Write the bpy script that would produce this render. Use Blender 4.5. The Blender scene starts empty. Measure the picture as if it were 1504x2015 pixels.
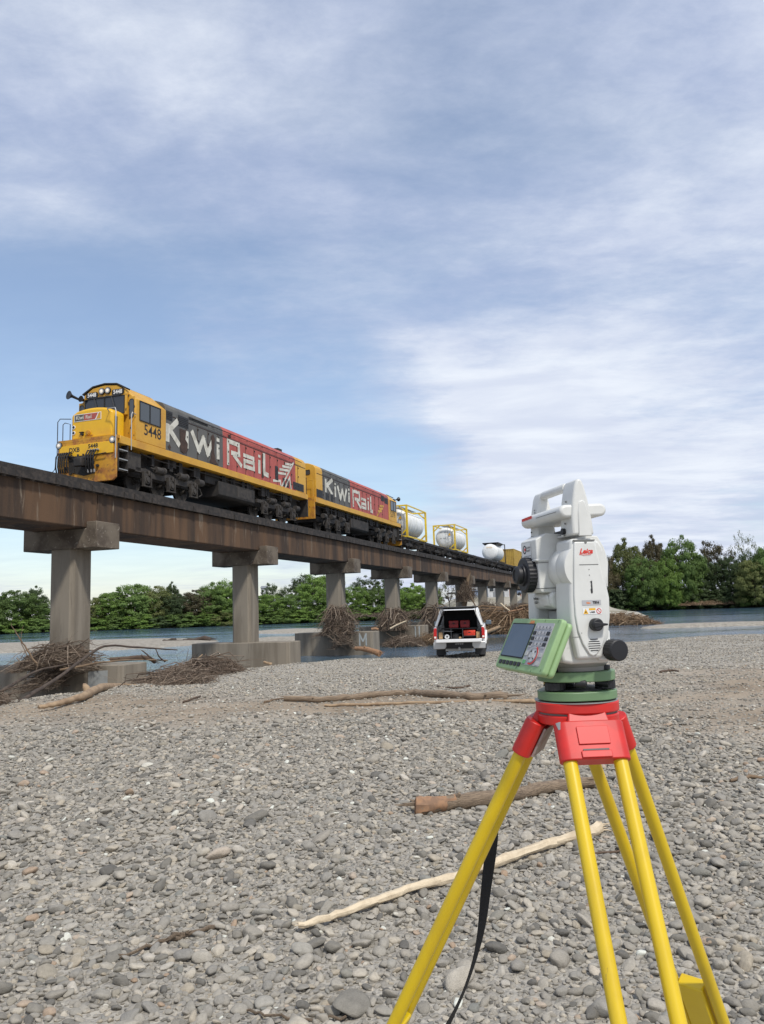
import bpy, bmesh, math, random
import numpy as np
from mathutils import Vector, Matrix, Euler, noise as mnoise
R = math.radians
random.seed(7); RNG = np.random.default_rng(7)
S = bpy.context.scene
COL = S.collection

# ------------------------------------------------------------------ camera, sky, sun
FPX, CX, CY, CAMH = 1510.0, 752.0, 1007.5, 1.65
PITCH, ROLL = math.atan(191.4 / 1510.0), math.atan(0.0335)
fw = Vector((0, math.cos(PITCH), math.sin(PITCH)))
up0 = Vector((0, -math.sin(PITCH), math.cos(PITCH)))
cr = math.cos(ROLL) * Vector((1, 0, 0)) - math.sin(ROLL) * up0
cu_ = math.cos(ROLL) * up0 + math.sin(ROLL) * Vector((1, 0, 0))
CAM = Vector((0, 0, CAMH))
cam_data = bpy.data.cameras.new('camera')
cam = bpy.data.objects.new('camera', cam_data); COL.objects.link(cam)
cam.matrix_world = Matrix(((cr.x, cu_.x, -fw.x, 0), (cr.y, cu_.y, -fw.y, 0), (cr.z, cu_.z, -fw.z, CAMH), (0, 0, 0, 1)))
cam_data.sensor_fit = 'VERTICAL'; cam_data.sensor_height = 36.0
cam_data.lens = 36.0 * FPX / 2015.0
cam_data.clip_start = 0.05; cam_data.clip_end = 6000
S.camera = cam
S.render.engine = 'CYCLES'
S.view_settings.view_transform = 'Standard'; S.view_settings.look = 'None'
S.view_settings.exposure = 0.15; S.view_settings.gamma = 1.0; S.view_settings.use_curve_mapping = False
S.cycles.max_bounces = 6; S.cycles.transparent_max_bounces = 8; S.cycles.use_denoising = True

SUN_DIR = Vector((0.28, -0.52, 0.80)).normalized()
W = bpy.data.worlds.new('World'); S.world = W; W.use_nodes = True
def build_world():
    nt = W.node_tree; n = nt.nodes; L = nt.links
    for x in list(n): n.remove(x)
    out = n.new('ShaderNodeOutputWorld'); bg = n.new('ShaderNodeBackground'); bg.inputs[1].default_value = 0.14
    sky = n.new('ShaderNodeTexSky'); sky.sky_type = 'NISHITA'; sky.sun_disc = False
    sky.sun_elevation = math.asin(SUN_DIR.z); sky.sun_rotation = math.atan2(SUN_DIR.x, SUN_DIR.y)
    sky.air_density = 1.15; sky.dust_density = 0.6; sky.ozone_density = 2.2
    tc = n.new('ShaderNodeTexCoord'); sep = n.new('ShaderNodeSeparateXYZ'); L.new(tc.outputs['Generated'], sep.inputs[0])
    def math_(op, a, b=None, c=None, clamp=False):
        m = n.new('ShaderNodeMath'); m.operation = op; m.use_clamp = clamp
        for i, v in enumerate((a, b, c)):
            if v is None: continue
            if isinstance(v, (int, float)): m.inputs[i].default_value = v
            else: L.new(v, m.inputs[i])
        return m.outputs[0]
    def ramp(fac, lo, hi, interp='EASE'):
        r = n.new('ShaderNodeValToRGB'); r.color_ramp.interpolation = interp
        r.color_ramp.elements[0].position = lo; r.color_ramp.elements[1].position = hi
        L.new(fac, r.inputs[0]); return r.outputs[0]
    zc = math_('MAXIMUM', sep.outputs[2], 0.0)
    den = math_('ADD', zc, 0.10)
    px = math_('DIVIDE', sep.outputs[0], den); py = math_('DIVIDE', sep.outputs[1], den)
    comb = n.new('ShaderNodeCombineXYZ'); L.new(px, comb.inputs[0]); L.new(py, comb.inputs[1])
    def noise(scale, detail, rough, dist, off, sx=1.0, sy=1.0, rot=0.0):
        mp = n.new('ShaderNodeMapping'); mp.inputs['Location'].default_value = off
        mp.inputs['Scale'].default_value = (sx, sy, 1); mp.inputs['Rotation'].default_value = (0, 0, rot)
        L.new(comb.outputs[0], mp.inputs[0])
        t = n.new('ShaderNodeTexNoise'); t.inputs['Scale'].default_value = scale; t.inputs['Detail'].default_value = detail
        t.inputs['Roughness'].default_value = rough; t.inputs['Distortion'].default_value = dist
        L.new(mp.outputs[0], t.inputs['Vector']); return t.outputs[0]
    big = noise(0.55, 3, 0.5, 0.4, (3.1, 1.7, 0), 1.0, 1.0, 0.4)
    mid = noise(1.7, 7, 0.56, 0.35, (0.4, 5.2, 0), 0.62, 1.05, 0.12)
    fine = noise(9.0, 8, 0.66, 0.15, (7.4, 2.2, 0), 0.85, 1.2, -0.1)
    cov = math_('ADD', math_('MULTIPLY', big, 0.62), math_('ADD', math_('MULTIPLY', mid, 0.40), math_('ADD', math_('MULTIPLY', fine, 0.20), -0.055)))
    def blob(px, py, w):
        d = (fw + cr * ((px - CX) / FPX) - cu_ * ((py - CY) / FPX)).normalized()
        v = n.new('ShaderNodeVectorMath'); v.operation = 'DOT_PRODUCT'; L.new(tc.outputs['Generated'], v.inputs[0]); v.inputs[1].default_value = d
        m = n.new('ShaderNodeMapRange'); m.interpolation_type = 'SMOOTHSTEP'; m.inputs[1].default_value = math.cos(w); m.inputs[2].default_value = 1.0
        L.new(v.outputs['Value'], m.inputs[0]); return m.outputs[0]
    # broad weather: clearer gaps behind the train and low over the trees, brighter banks of cloud towards the right
    for (bx_, by_, bw, amt) in ((360, 880, .34, -.20), (30, 850, .28, -.19), (700, 860, .16, -.07), (840, 970, .12, -.13), (300, 1130, .20, -.07), (760, 380, .30, -.04), (1150, 120, .26, -.04), (1130, 870, .24, .04), (1360, 720, .24, .04), (950, 940, .16, .05), (150, 330, .38, .06), (1150, 330, .30, -.04)):
        cov = math_('ADD', cov, math_('MULTIPLY', blob(bx_, by_, bw), amt))
    veil = ramp(cov, 0.30, 0.68)
    thick = ramp(cov, 0.47, 0.68)
    # more cloud low down towards the right
    lowband = ramp(zc, 0.0, 0.42, 'LINEAR')
    inv = math_('SUBTRACT', 1.0, lowband)
    veil2 = math_('ADD', math_('MULTIPLY', veil, 0.78), math_('ADD', math_('MULTIPLY', math_('MULTIPLY', inv, inv), 0.18), 0.20), clamp=True)
    shade = noise(2.6, 6, 0.58, 0.3, (1.2, 9.2, 0), 0.6, 1.1, 0.1)
    cmix = n.new('ShaderNodeMix'); cmix.data_type = 'RGBA'
    cmix.inputs['A'].default_value = (3.45, 3.90, 5.15, 1); cmix.inputs['B'].default_value = (5.5, 5.85, 6.45, 1)
    L.new(math_('ADD', math_('MULTIPLY', ramp(shade, 0.35, 0.68), 0.5), math_('MULTIPLY', thick, 0.5), clamp=True), cmix.inputs['Factor'])
    mix = n.new('ShaderNodeMix'); mix.data_type = 'RGBA'
    L.new(veil2, mix.inputs['Factor']); L.new(sky.outputs[0], mix.inputs['A']); L.new(cmix.outputs['Result'], mix.inputs['B'])
    L.new(mix.outputs['Result'], bg.inputs[0]); L.new(bg.outputs[0], out.inputs[0])
build_world()
sd = bpy.data.lights.new('sun', 'SUN'); sd.energy = 2.9; sd.angle = R(5); sd.color = (1.0, 0.955, 0.88)
sun = bpy.data.objects.new('sun', sd); COL.objects.link(sun); sun.rotation_euler = SUN_DIR.to_track_quat('Z', 'Y').to_euler()
sun.location = (0, -20, 40)

def ray(x, y): return fw + cr * ((x - CX) / FPX) - cu_ * ((y - CY) / FPX)
def atz(x, y, z):
    d = ray(x, y); return CAM + d * ((z - CAMH) / d.z)
def atY(x, y, Y):
    d = ray(x, y); return CAM + d * (Y / d.y)

# ------------------------------------------------------------------ materials
MATS = {}
def mat(name, col, rough=0.6, metal=0.0, col2=None, nscale=3.0, nrange=(0.4, 0.65), stretch=(1, 1, 1), col3=None, n3=8.0, r3=(0.6, 0.72),
        bump=0.0, bscale=40.0, spec=0.5, coat=0.0, rand=0.0, detail=6, coords='Object', bstretch=(1, 1, 1)):
    if name in MATS: return MATS[name]
    m = bpy.data.materials.new(name); m.use_nodes = True; nt = m.node_tree; n = nt.nodes; L = nt.links
    p = n['Principled BSDF']
    p.inputs['Roughness'].default_value = rough; p.inputs['Metallic'].default_value = metal
    p.inputs['Specular IOR Level'].default_value = spec; p.inputs['Coat Weight'].default_value = coat
    tc = n.new('ShaderNodeTexCoord')
    def noise(scale, st, det=detail, dist=0.3):
        mp = n.new('ShaderNodeMapping'); mp.inputs['Scale'].default_value = st
        L.new(tc.outputs[coords], mp.inputs[0])
        t = n.new('ShaderNodeTexNoise'); t.inputs['Scale'].default_value = scale; t.inputs['Detail'].default_value = det
        t.inputs['Roughness'].default_value = 0.6; t.inputs['Distortion'].default_value = dist
        L.new(mp.outputs[0], t.inputs[0]); return t.outputs[0]
    def ramp(f, lo, hi):
        r = n.new('ShaderNodeMapRange'); r.inputs[1].default_value = lo; r.inputs[2].default_value = hi; r.interpolation_type = 'SMOOTHSTEP'
        L.new(f, r.inputs[0]); return r.outputs[0]
    cur = None
    def mix(f, a, b):
        x = n.new('ShaderNodeMix'); x.data_type = 'RGBA'; L.new(f, x.inputs['Factor'])
        if isinstance(a, tuple): x.inputs['A'].default_value = (*a, 1)
        else: L.new(a, x.inputs['A'])
        x.inputs['B'].default_value = (*b, 1); return x.outputs['Result']
    if col2 is not None: cur = mix(ramp(noise(nscale, stretch), *nrange), col, col2)
    if col3 is not None: cur = mix(ramp(noise(n3, stretch, 8, 0.8), *r3), cur if cur is not None else col, col3)
    if rand:
        oi = n.new('ShaderNodeObjectInfo'); hs = n.new('ShaderNodeHueSaturation')
        mr = n.new('ShaderNodeMapRange'); mr.inputs[3].default_value = 1 - rand; mr.inputs[4].default_value = 1 + rand
        L.new(oi.outputs['Random'], mr.inputs[0]); L.new(mr.outputs[0], hs.inputs['Value'])
        if cur is None: hs.inputs['Color'].default_value = (*col, 1)
        else: L.new(cur, hs.inputs['Color'])
        cur = hs.outputs[0]
    if cur is None: p.inputs['Base Color'].default_value = (*col, 1)
    else: L.new(cur, p.inputs['Base Color'])
    if bump:
        b = n.new('ShaderNodeBump'); b.inputs['Strength'].default_value = bump; b.inputs['Distance'].default_value = 0.02
        L.new(noise(bscale, bstretch), b.inputs['Height']); L.new(b.outputs[0], p.inputs['Normal'])
    MATS[name] = m; return m

concrete_brown = mat('weathered girder concrete', (0.122, 0.068, 0.035), 0.9, col2=(0.042, 0.027, 0.018), nscale=0.75, nrange=(0.38, 0.66), detail=11, stretch=(1.5, 1.5, 0.15),
                     col3=(0.25, 0.20, 0.145), n3=2.6, r3=(0.58, 0.74), bump=0.25, bscale=14)
concrete_cap = mat('stained pier cap concrete', (0.160, 0.130, 0.096), 0.9, col2=(0.078, 0.058, 0.042), nscale=1.3, col3=(0.29, 0.255, 0.205), n3=6, r3=(0.58, 0.70), bump=0.25, bscale=16)
concrete = mat('pier concrete', (0.245, 0.212, 0.165), 0.9, col2=(0.160, 0.135, 0.102), nscale=0.9, nrange=(0.38, 0.66), detail=10, stretch=(2, 2, 0.22), col3=(0.105, 0.088, 0.068), n3=2.2, r3=(0.60, 0.74), bump=0.2, bscale=18)
timber_dark = mat('creosoted timber', (0.022, 0.019, 0.017), 0.85, col2=(0.05, 0.04, 0.033), nscale=5, bump=0.3, bscale=25, rand=0.35)
rail_steel = mat('rusty rail steel', (0.06, 0.038, 0.028), 0.6, metal=0.6, col2=(0.1, 0.08, 0.07), nscale=8)
loco_yellow = mat('weathered yellow paint', (0.60, 0.325, 0.030), 0.5, col2=(0.48, 0.235, 0.03), nscale=1.2, nrange=(0.4, 0.75), col3=(0.10, 0.055, 0.03), n3=5.0, r3=(0.70, 0.80), bump=0.05, bscale=5)
nose_yellow = mat('cleaner yellow paint', (0.76, 0.43, 0.012), 0.35, col2=(0.66, 0.35, 0.02), nscale=1.6, nrange=(0.45, 0.75), col3=(0.2, 0.11, 0.04), n3=5.0, r3=(0.74, 0.84))
pilot_yellow = mat('rusty yellow pilot paint', (0.55, 0.27, 0.02), 0.6, col2=(0.34, 0.13, 0.025), nscale=2.6, nrange=(0.42, 0.66), col3=(0.05, 0.032, 0.025), n3=5.5, r3=(0.56, 0.70))
loco_grey = mat('weathered grey paint', (0.105, 0.102, 0.092), 0.6, col2=(0.075, 0.072, 0.066), nscale=1.5, stretch=(1, 1, 0.4), col3=(0.045, 0.028, 0.022), n3=3.2, r3=(0.66, 0.74))
loco_red = mat('faded red paint', (0.42, 0.090, 0.070), 0.6, col2=(0.33, 0.066, 0.052), nscale=1.6, stretch=(1, 1, 0.4), col3=(0.10, 0.03, 0.025), n3=4.0, r3=(0.68, 0.76))
lett_white = mat('chalky white lettering', (0.62, 0.60, 0.52), 0.7, col2=(0.45, 0.43, 0.36), nscale=3)
rust = mat('flaked rusty steel', (0.045, 0.027, 0.02), 0.85, col2=(0.07, 0.04, 0.028), nscale=6)
under = mat('grimy underframe', (0.020, 0.018, 0.016), 0.8, col2=(0.040, 0.033, 0.028), nscale=3, bump=0.15, bscale=20)
under_lit = mat('lit bogie steel', (0.050, 0.043, 0.036), 0.8, col2=(0.026, 0.022, 0.020), nscale=5, bump=0.15, bscale=20)  # paler copy of the underframe colour, with the light put into it
black_paint = mat('black paint', (0.012, 0.012, 0.013), 0.45)
black_rubber = mat('black rubber', (0.016, 0.016, 0.017), 0.7)
glass_dark = mat('dark cab glass', (0.018, 0.022, 0.028), 0.06, spec=0.8)
glass_grey = mat('tinted side glass', (0.045, 0.055, 0.062), 0.08, spec=0.9)
chrome = mat('bright steel', (0.62, 0.62, 0.60), 0.3, metal=1.0)
galv = mat('galvanised rail', (0.38, 0.38, 0.37), 0.5, metal=0.5)
lamp_white = mat('lamp lens', (0.85, 0.80, 0.72), 0.15, spec=0.8)
bm_ = bpy.data.materials.new('lit headlight'); bm_.use_nodes = True
bm_.node_tree.nodes['Principled BSDF'].inputs['Base Color'].default_value = (0.5, 0.46, 0.40, 1)
bm_.node_tree.nodes['Principled BSDF'].inputs['Emission Color'].default_value = (1, 0.88, 0.72, 1)
bm_.node_tree.nodes['Principled BSDF'].inputs['Emission Strength'].default_value = 0.45
lamp_lit = bm_
tank_white = mat('grubby white tank', (0.78, 0.78, 0.75), 0.5, col2=(0.66, 0.66, 0.62), nscale=1.4, col3=(0.42, 0.41, 0.37), n3=4, r3=(0.66, 0.8))
frame_yellow = mat('yellow frame paint', (0.75, 0.52, 0.02), 0.45, col2=(0.6, 0.4, 0.03), nscale=3)
box_yellow = mat('mustard container paint', (0.42, 0.27, 0.045), 0.6, col2=(0.34, 0.21, 0.04), nscale=1.5)
ute_white = mat('white car paint', (0.80, 0.80, 0.78), 0.3, coat=0.5)
ute_grey = mat('dark grey plastic', (0.035, 0.036, 0.038), 0.6)
red_lens = mat('red tail lamp', (0.50, 0.012, 0.012), 0.2, coat=0.6)
box_red = mat('dark red plastic', (0.30, 0.014, 0.016), 0.45)
case_orange = mat('orange red case', (0.75, 0.06, 0.025), 0.45)
ply = mat('pale plywood', (0.50, 0.33, 0.17), 0.7, col2=(0.42, 0.27, 0.13), nscale=6, stretch=(1, 1, 8))
ts_white = mat('instrument white plastic', (0.66, 0.66, 0.625), 0.42, col2=(0.62, 0.62, 0.585), nscale=30, bump=0.02, bscale=900)
ts_grey = mat('instrument grey plastic', (0.46, 0.46, 0.44), 0.5)
ts_green = mat('pale green plastic', (0.290, 0.440, 0.205), 0.5, col2=(0.275, 0.415, 0.195), nscale=40, bump=0.02, bscale=900)
tri_green = mat('tribrach green enamel', (0.150, 0.250, 0.125), 0.45, col2=(0.135, 0.225, 0.112), nscale=30)
ts_black = mat('black knob plastic', (0.012, 0.012, 0.014), 0.48)
screen_m = mat('unlit display glass', (0.042, 0.052, 0.072), 0.12, spec=0.6)
keypad_m = mat('keypad grey', (0.40, 0.40, 0.41), 0.5)
print_black = mat('black print', (0.015, 0.015, 0.016), 0.6)
print_red = mat('red print', (0.62, 0.03, 0.018), 0.5)
print_orange = mat('orange print', (0.75, 0.24, 0.07), 0.5)
print_white = mat('white sticker', (0.75, 0.75, 0.73), 0.5)
print_silver = mat('silver sticker', (0.42, 0.42, 0.43), 0.4)
print_warn = mat('warning yellow', (0.78, 0.42, 0.02), 0.5)
seam_m = mat('dark seam', (0.16, 0.16, 0.15), 0.7)
tri_red = mat('tripod red enamel', (0.60, 0.020, 0.014), 0.46, col2=(0.50, 0.02, 0.015), nscale=20, col3=(0.34, 0.05, 0.04), n3=70, r3=(0.70, 0.76), coat=0.1)
tri_yellow = mat('tripod yellow lacquer', (0.66, 0.46, 0.006), 0.36, col2=(0.57, 0.39, 0.01), nscale=14, nrange=(0.45, 0.7), stretch=(1, 1, 0.25), col3=(0.26, 0.17, 0.03), n3=42, r3=(0.69, 0.73), coat=0.2)
strap_m = mat('black webbing', (0.012, 0.012, 0.013), 0.85, bump=0.4, bscale=700)
alu_worn = mat('scuffed bare metal', (0.40, 0.34, 0.31), 0.55, metal=0.5, col2=(0.3, 0.16, 0.14), nscale=60)
bark_brown = mat('weathered log bark', (0.27, 0.20, 0.135), 0.9, col2=(0.155, 0.112, 0.075), nscale=7, stretch=(3, 3, 3), col3=(0.32, 0.25, 0.17), n3=14, r3=(0.6, 0.72), bump=0.9, bscale=22, coords='Generated')
wood_pale = mat('bare bleached wood', (0.64, 0.53, 0.37), 0.8, col2=(0.50, 0.40, 0.27), nscale=10, col3=(0.22, 0.15, 0.10), n3=18, r3=(0.66, 0.78), bump=0.4, bscale=30)
wood_tan = mat('stripped tan wood', (0.36, 0.255, 0.155), 0.85, col2=(0.25, 0.17, 0.105), nscale=6, bump=0.4, bscale=25)
wood_orange = mat('fresh broken wood', (0.33, 0.185, 0.10), 0.85, col2=(0.21, 0.125, 0.075), nscale=12)
stick_brown = mat('tangled brown sticks', (0.105, 0.070, 0.047), 0.95, col2=(0.062, 0.043, 0.031), nscale=2.0, col3=(0.19, 0.135, 0.09), n3=5, r3=(0.58, 0.7))
stick_tan = mat('tangled tan sticks', (0.19, 0.130, 0.080), 0.95, col2=(0.10, 0.068, 0.044), nscale=1.2, col3=(0.30, 0.215, 0.135), n3=3, r3=(0.58, 0.7))
stick_dark = mat('dark wet branch', (0.055, 0.040, 0.031), 0.9, col2=(0.09, 0.066, 0.048), nscale=5)
def stick_mat(name, dark, mid, pale):
    m = bpy.data.materials.new(name); m.use_nodes = True; nt = m.node_tree; n = nt.nodes; L = nt.links
    p = n['Principled BSDF']; p.inputs['Roughness'].default_value = 0.9; p.inputs['Specular IOR Level'].default_value = 0.25
    g = n.new('ShaderNodeNewGeometry'); r = n.new('ShaderNodeValToRGB'); e = r.color_ramp.elements
    e[0].color = (*dark, 1); e[1].color = (*pale, 1); e[1].position = 0.97; x = e.new(0.45); x.color = (*mid, 1); y = e.new(0.82); y.color = tuple(0.6 * a + 0.4 * b for a, b in zip(mid, pale)) + (1,)
    L.new(g.outputs['Random Per Island'], r.inputs[0])
    tc = n.new('ShaderNodeTexCoord'); t = n.new('ShaderNodeTexNoise'); t.inputs['Scale'].default_value = 9; t.inputs['Detail'].default_value = 4; L.new(tc.outputs['Object'], t.inputs[0])
    v = n.new('ShaderNodeMapRange'); v.inputs[1].default_value = .3; v.inputs[2].default_value = .7; v.inputs[3].default_value = .7; v.inputs[4].default_value = 1.25; L.new(t.outputs[0], v.inputs[0])
    h = n.new('ShaderNodeHueSaturation'); L.new(v.outputs[0], h.inputs['Value']); L.new(r.outputs[0], h.inputs['Color']); L.new(h.outputs[0], p.inputs['Base Color']); return m
heap_brown = stick_mat('heaped brown sticks', (0.062, 0.046, 0.036), (0.145, 0.105, 0.076), (0.31, 0.25, 0.19))
heap_tan = stick_mat('heaped tan sticks', (0.085, 0.055, 0.034), (0.20, 0.130, 0.075), (0.38, 0.28, 0.18))
trunk_m = mat('tree bark', (0.075, 0.060, 0.046), 0.95, col2=(0.05, 0.04, 0.03), nscale=3)
shed_white = mat('pale shed cladding', (0.55, 0.56, 0.56), 0.6, col2=(0.46, 0.47, 0.48), nscale=0.5)
shed_grey = mat('grey shed roof', (0.22, 0.23, 0.24), 0.6)
rust_orange = mat('orange steelwork', (0.40, 0.15, 0.07), 0.7)
car_blue = mat('silver blue car paint', (0.22, 0.27, 0.36), 0.35, metal=0.3)

def leaf_mat(name, col, col2):
    m = bpy.data.materials.new(name); m.use_nodes = True; nt = m.node_tree; n = nt.nodes; L = nt.links
    p = n['Principled BSDF']; p.inputs['Roughness'].default_value = 0.65; p.inputs['Specular IOR Level'].default_value = 0.25
    g = n.new('ShaderNodeNewGeometry'); tc = n.new('ShaderNodeTexCoord'); t = n.new('ShaderNodeTexNoise'); t.inputs['Scale'].default_value = 2.2; t.inputs['Detail'].default_value = 3
    L.new(tc.outputs['Object'], t.inputs[0])
    a = n.new('ShaderNodeMath'); a.operation = 'MULTIPLY'; a.inputs[1].default_value = 0.5; L.new(g.outputs['Random Per Island'], a.inputs[0])
    b = n.new('ShaderNodeMath'); b.operation = 'MULTIPLY_ADD'; b.inputs[1].default_value = 0.9; L.new(t.outputs[0], b.inputs[0]); L.new(a.outputs[0], b.inputs[2])
    mr = n.new('ShaderNodeMapRange'); mr.inputs[1].default_value = 0.35; mr.inputs[2].default_value = 1.0; L.new(b.outputs[0], mr.inputs[0])
    x = n.new('ShaderNodeMix'); x.data_type = 'RGBA'; x.inputs['A'].default_value = (*col, 1); x.inputs['B'].default_value = (*col2, 1)
    L.new(mr.outputs[0], x.inputs['Factor'])
    oi = n.new('ShaderNodeObjectInfo'); hs = n.new('ShaderNodeHueSaturation'); v = n.new('ShaderNodeMapRange'); v.inputs[3].default_value = 0.8; v.inputs[4].default_value = 1.2
    L.new(oi.outputs['Random'], v.inputs[0]); L.new(v.outputs[0], hs.inputs['Value']); L.new(x.outputs['Result'], hs.inputs['Color'])
    L.new(hs.outputs[0], p.inputs['Base Color'])
    tr = n.new('ShaderNodeBsdfTranslucent'); L.new(hs.outputs[0], tr.inputs[0])
    ms = n.new('ShaderNodeMixShader'); ms.inputs[0].default_value = 0.33
    L.new(p.outputs[0], ms.inputs[1]); L.new(tr.outputs[0], ms.inputs[2]); L.new(ms.outputs[0], n['Material Output'].inputs[0])
    return m
LEAF = {'mid': leaf_mat('mid green leaves', (0.095, 0.155, 0.045), (0.160, 0.235, 0.062)),
        'bright': leaf_mat('bright green leaves', (0.118, 0.195, 0.045), (0.195, 0.295, 0.062)),
        'olive': leaf_mat('olive leaves', (0.108, 0.132, 0.044), (0.190, 0.205, 0.070)),
        'dark': leaf_mat('dark green leaves', (0.055, 0.086, 0.036), (0.095, 0.132, 0.052)),
        'brown': leaf_mat('brownish leaves', (0.075, 0.068, 0.036), (0.140, 0.118, 0.062))}

# ------------------------------------------------------------------ mesh helpers
class MB:
    def __init__(s): s.v = []; s.f = []
    def add(s, vs, fs):
        o = len(s.v); s.v.extend([tuple(v) for v in vs]); s.f.extend([tuple(i + o for i in f) for f in fs]); return s
    def box(s, x0, x1, y0, y1, z0, z1):
        return s.add([(x0, y0, z0), (x1, y0, z0), (x1, y1, z0), (x0, y1, z0), (x0, y0, z1), (x1, y0, z1), (x1, y1, z1), (x0, y1, z1)],
                     [(0, 3, 2, 1), (4, 5, 6, 7), (0, 1, 5, 4), (1, 2, 6, 5), (2, 3, 7, 6), (3, 0, 4, 7)])
    def prism(s, prof, axis, a0, a1, prof2=None):
        """prof: 2-D outline in the two other axes (order x,y,z minus axis); prof2 the outline at a1"""
        prof2 = prof2 or prof; n = len(prof)
        def mk(p, a):
            return {'x': (a, p[0], p[1]), 'y': (p[0], a, p[1]), 'z': (p[0], p[1], a)}[axis]
        vs = [mk(p, a0) for p in prof] + [mk(p, a1) for p in prof2]
        fs = [(i, (i + 1) % n, n + (i + 1) % n, n + i) for i in range(n)] + [tuple(range(n))[::-1], tuple(range(n, 2 * n))]
        return s.add(vs, fs)
    def lathe(s, prof, n=24, origin=(0, 0, 0), axis=(0, 0, 1), caps=None):
        """prof: list of (radius, height along axis)"""
        q = Vector(axis).normalized().to_track_quat('Z', 'Y'); o = Vector(origin); vs = []; fs = []
        for r, h in prof:
            for k in range(n):
                t = 2 * math.pi * k / n; vs.append(o + q @ Vector((r * math.cos(t), r * math.sin(t), h)))
        m = len(prof)
        for j in range(m - 1):
            for k in range(n):
                fs.append((j * n + k, j * n + (k + 1) % n, (j + 1) * n + (k + 1) % n, (j + 1) * n + k))
        if caps is None: caps = not (m > 3 and abs(prof[0][0] - prof[-1][0]) < 1e-9 and abs(prof[0][1] - prof[-1][1]) < 1e-9)
        if caps: fs.append(tuple(range(n))[::-1]); fs.append(tuple((m - 1) * n + k for k in range(n)))
        return s.add(vs, fs)
    def cyl(s, p0, p1, r, n=12, r1=None):
        p0 = Vector(p0); p1 = Vector(p1); d = p1 - p0
        return s.lathe([(r, 0), (r if r1 is None else r1, d.length)], n, p0, d)
    def tube(s, pts, rad, n=8, jit=0.0, seed=0):
        pts = [Vector(p) for p in pts]; m = len(pts)
        if isinstance(rad, (int, float)): rad = [rad] * m
        vs = []; fs = []; ref = None; rr = random.Random(seed)
        for i, p in enumerate(pts):
            t = (pts[min(i + 1, m - 1)] - pts[max(i - 1, 0)])
            t = t.normalized() if t.length > 1e-9 else Vector((0, 0, 1))
            if ref is None:
                ref = t.cross(Vector((0, 0, 1)));
                if ref.length < 1e-3: ref = Vector((1, 0, 0))
            ref = (ref - t * ref.dot(t)).normalized(); b = t.cross(ref)
            for k in range(n):
                a = 2 * math.pi * k / n; r = rad[i] * (1 + jit * (rr.random() - 0.5) * 2)
                vs.append(p + ref * (r * math.cos(a)) + b * (r * math.sin(a)))
        for i in range(m - 1):
            for k in range(n):
                fs.append((i * n + k, i * n + (k + 1) % n, (i + 1) * n + (k + 1) % n, (i + 1) * n + k))
        fs.append(tuple(range(n))[::-1]); fs.append(tuple((m - 1) * n + k for k in range(n)))
        return s.add(vs, fs)
    def xf(s, M):
        s.v = [tuple(M @ Vector(v)) for v in s.v]; return s
    def mesh(s, name, m, smooth=None):
        me = bpy.data.meshes.new(name); me.from_pydata(s.v, [], s.f); me.validate(); me.update()
        b = bmesh.new(); b.from_mesh(me); bmesh.ops.recalc_face_normals(b, faces=b.faces); b.to_mesh(me); b.free()
        if m: me.materials.append(m)
        if smooth is not None:
            me.polygons.foreach_set('use_smooth', [True] * len(me.polygons))
            me.set_sharp_from_angle(angle=R(smooth))
        return me

def obj(name, mb, m, parent=None, bevel=0.0, seg=2, smooth=35, loc=None, rz=None):
    me = mb.mesh(name, m, smooth) if isinstance(mb, MB) else mb
    o = bpy.data.objects.new(name, me); COL.objects.link(o)
    if parent: o.parent = parent
    if loc: o.location = loc
    if rz is not None: o.rotation_euler = (0, 0, rz)
    if bevel:
        bv = o.modifiers.new('bevel', 'BEVEL'); bv.width = bevel; bv.segments = seg; bv.limit_method = 'ANGLE'; bv.angle_limit = R(32)
        bv.harden_normals = False
    return o
def tag(o, label=None, cat=None, group=None, kind=None):
    if label: o['label'] = label
    if cat: o['category'] = cat
    if group: o['group'] = group
    if kind: o['kind'] = kind
    return o
def thing(name, loc, rz, label, cat, group=None):
    o = bpy.data.objects.new(name, None); COL.objects.link(o); o.empty_display_size = 0.3
    o.location = loc; o.rotation_euler = (0, 0, rz); return tag(o, label, cat, group)
def text_mb(body, size, frame, bold=0.0, ext=0.0004, align='CENTER', shear=0.0, sx=1.0):
    """flat lettering laid on frame = (origin, xdir, ydir)"""
    c = bpy.data.curves.new('lettering', 'FONT'); c.body = body; c.size = size; c.align_x = align; c.align_y = 'CENTER'
    c.offset = bold; c.extrude = 0; c.shear = shear; c.resolution_u = 3
    t = bpy.data.objects.new('lettering', c); me = bpy.data.meshes.new_from_object(t)
    o, X, Y = (Vector(q) for q in frame); N = X.cross(Y).normalized()
    mb = MB(); mb.v = [tuple(o + X * (v.co.x * sx) + Y * v.co.y + N * ext) for v in me.vertices]; mb.f = [tuple(p.vertices) for p in me.polygons]
    bpy.data.objects.remove(t); bpy.data.curves.remove(c); bpy.data.meshes.remove(me); return mb
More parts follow.
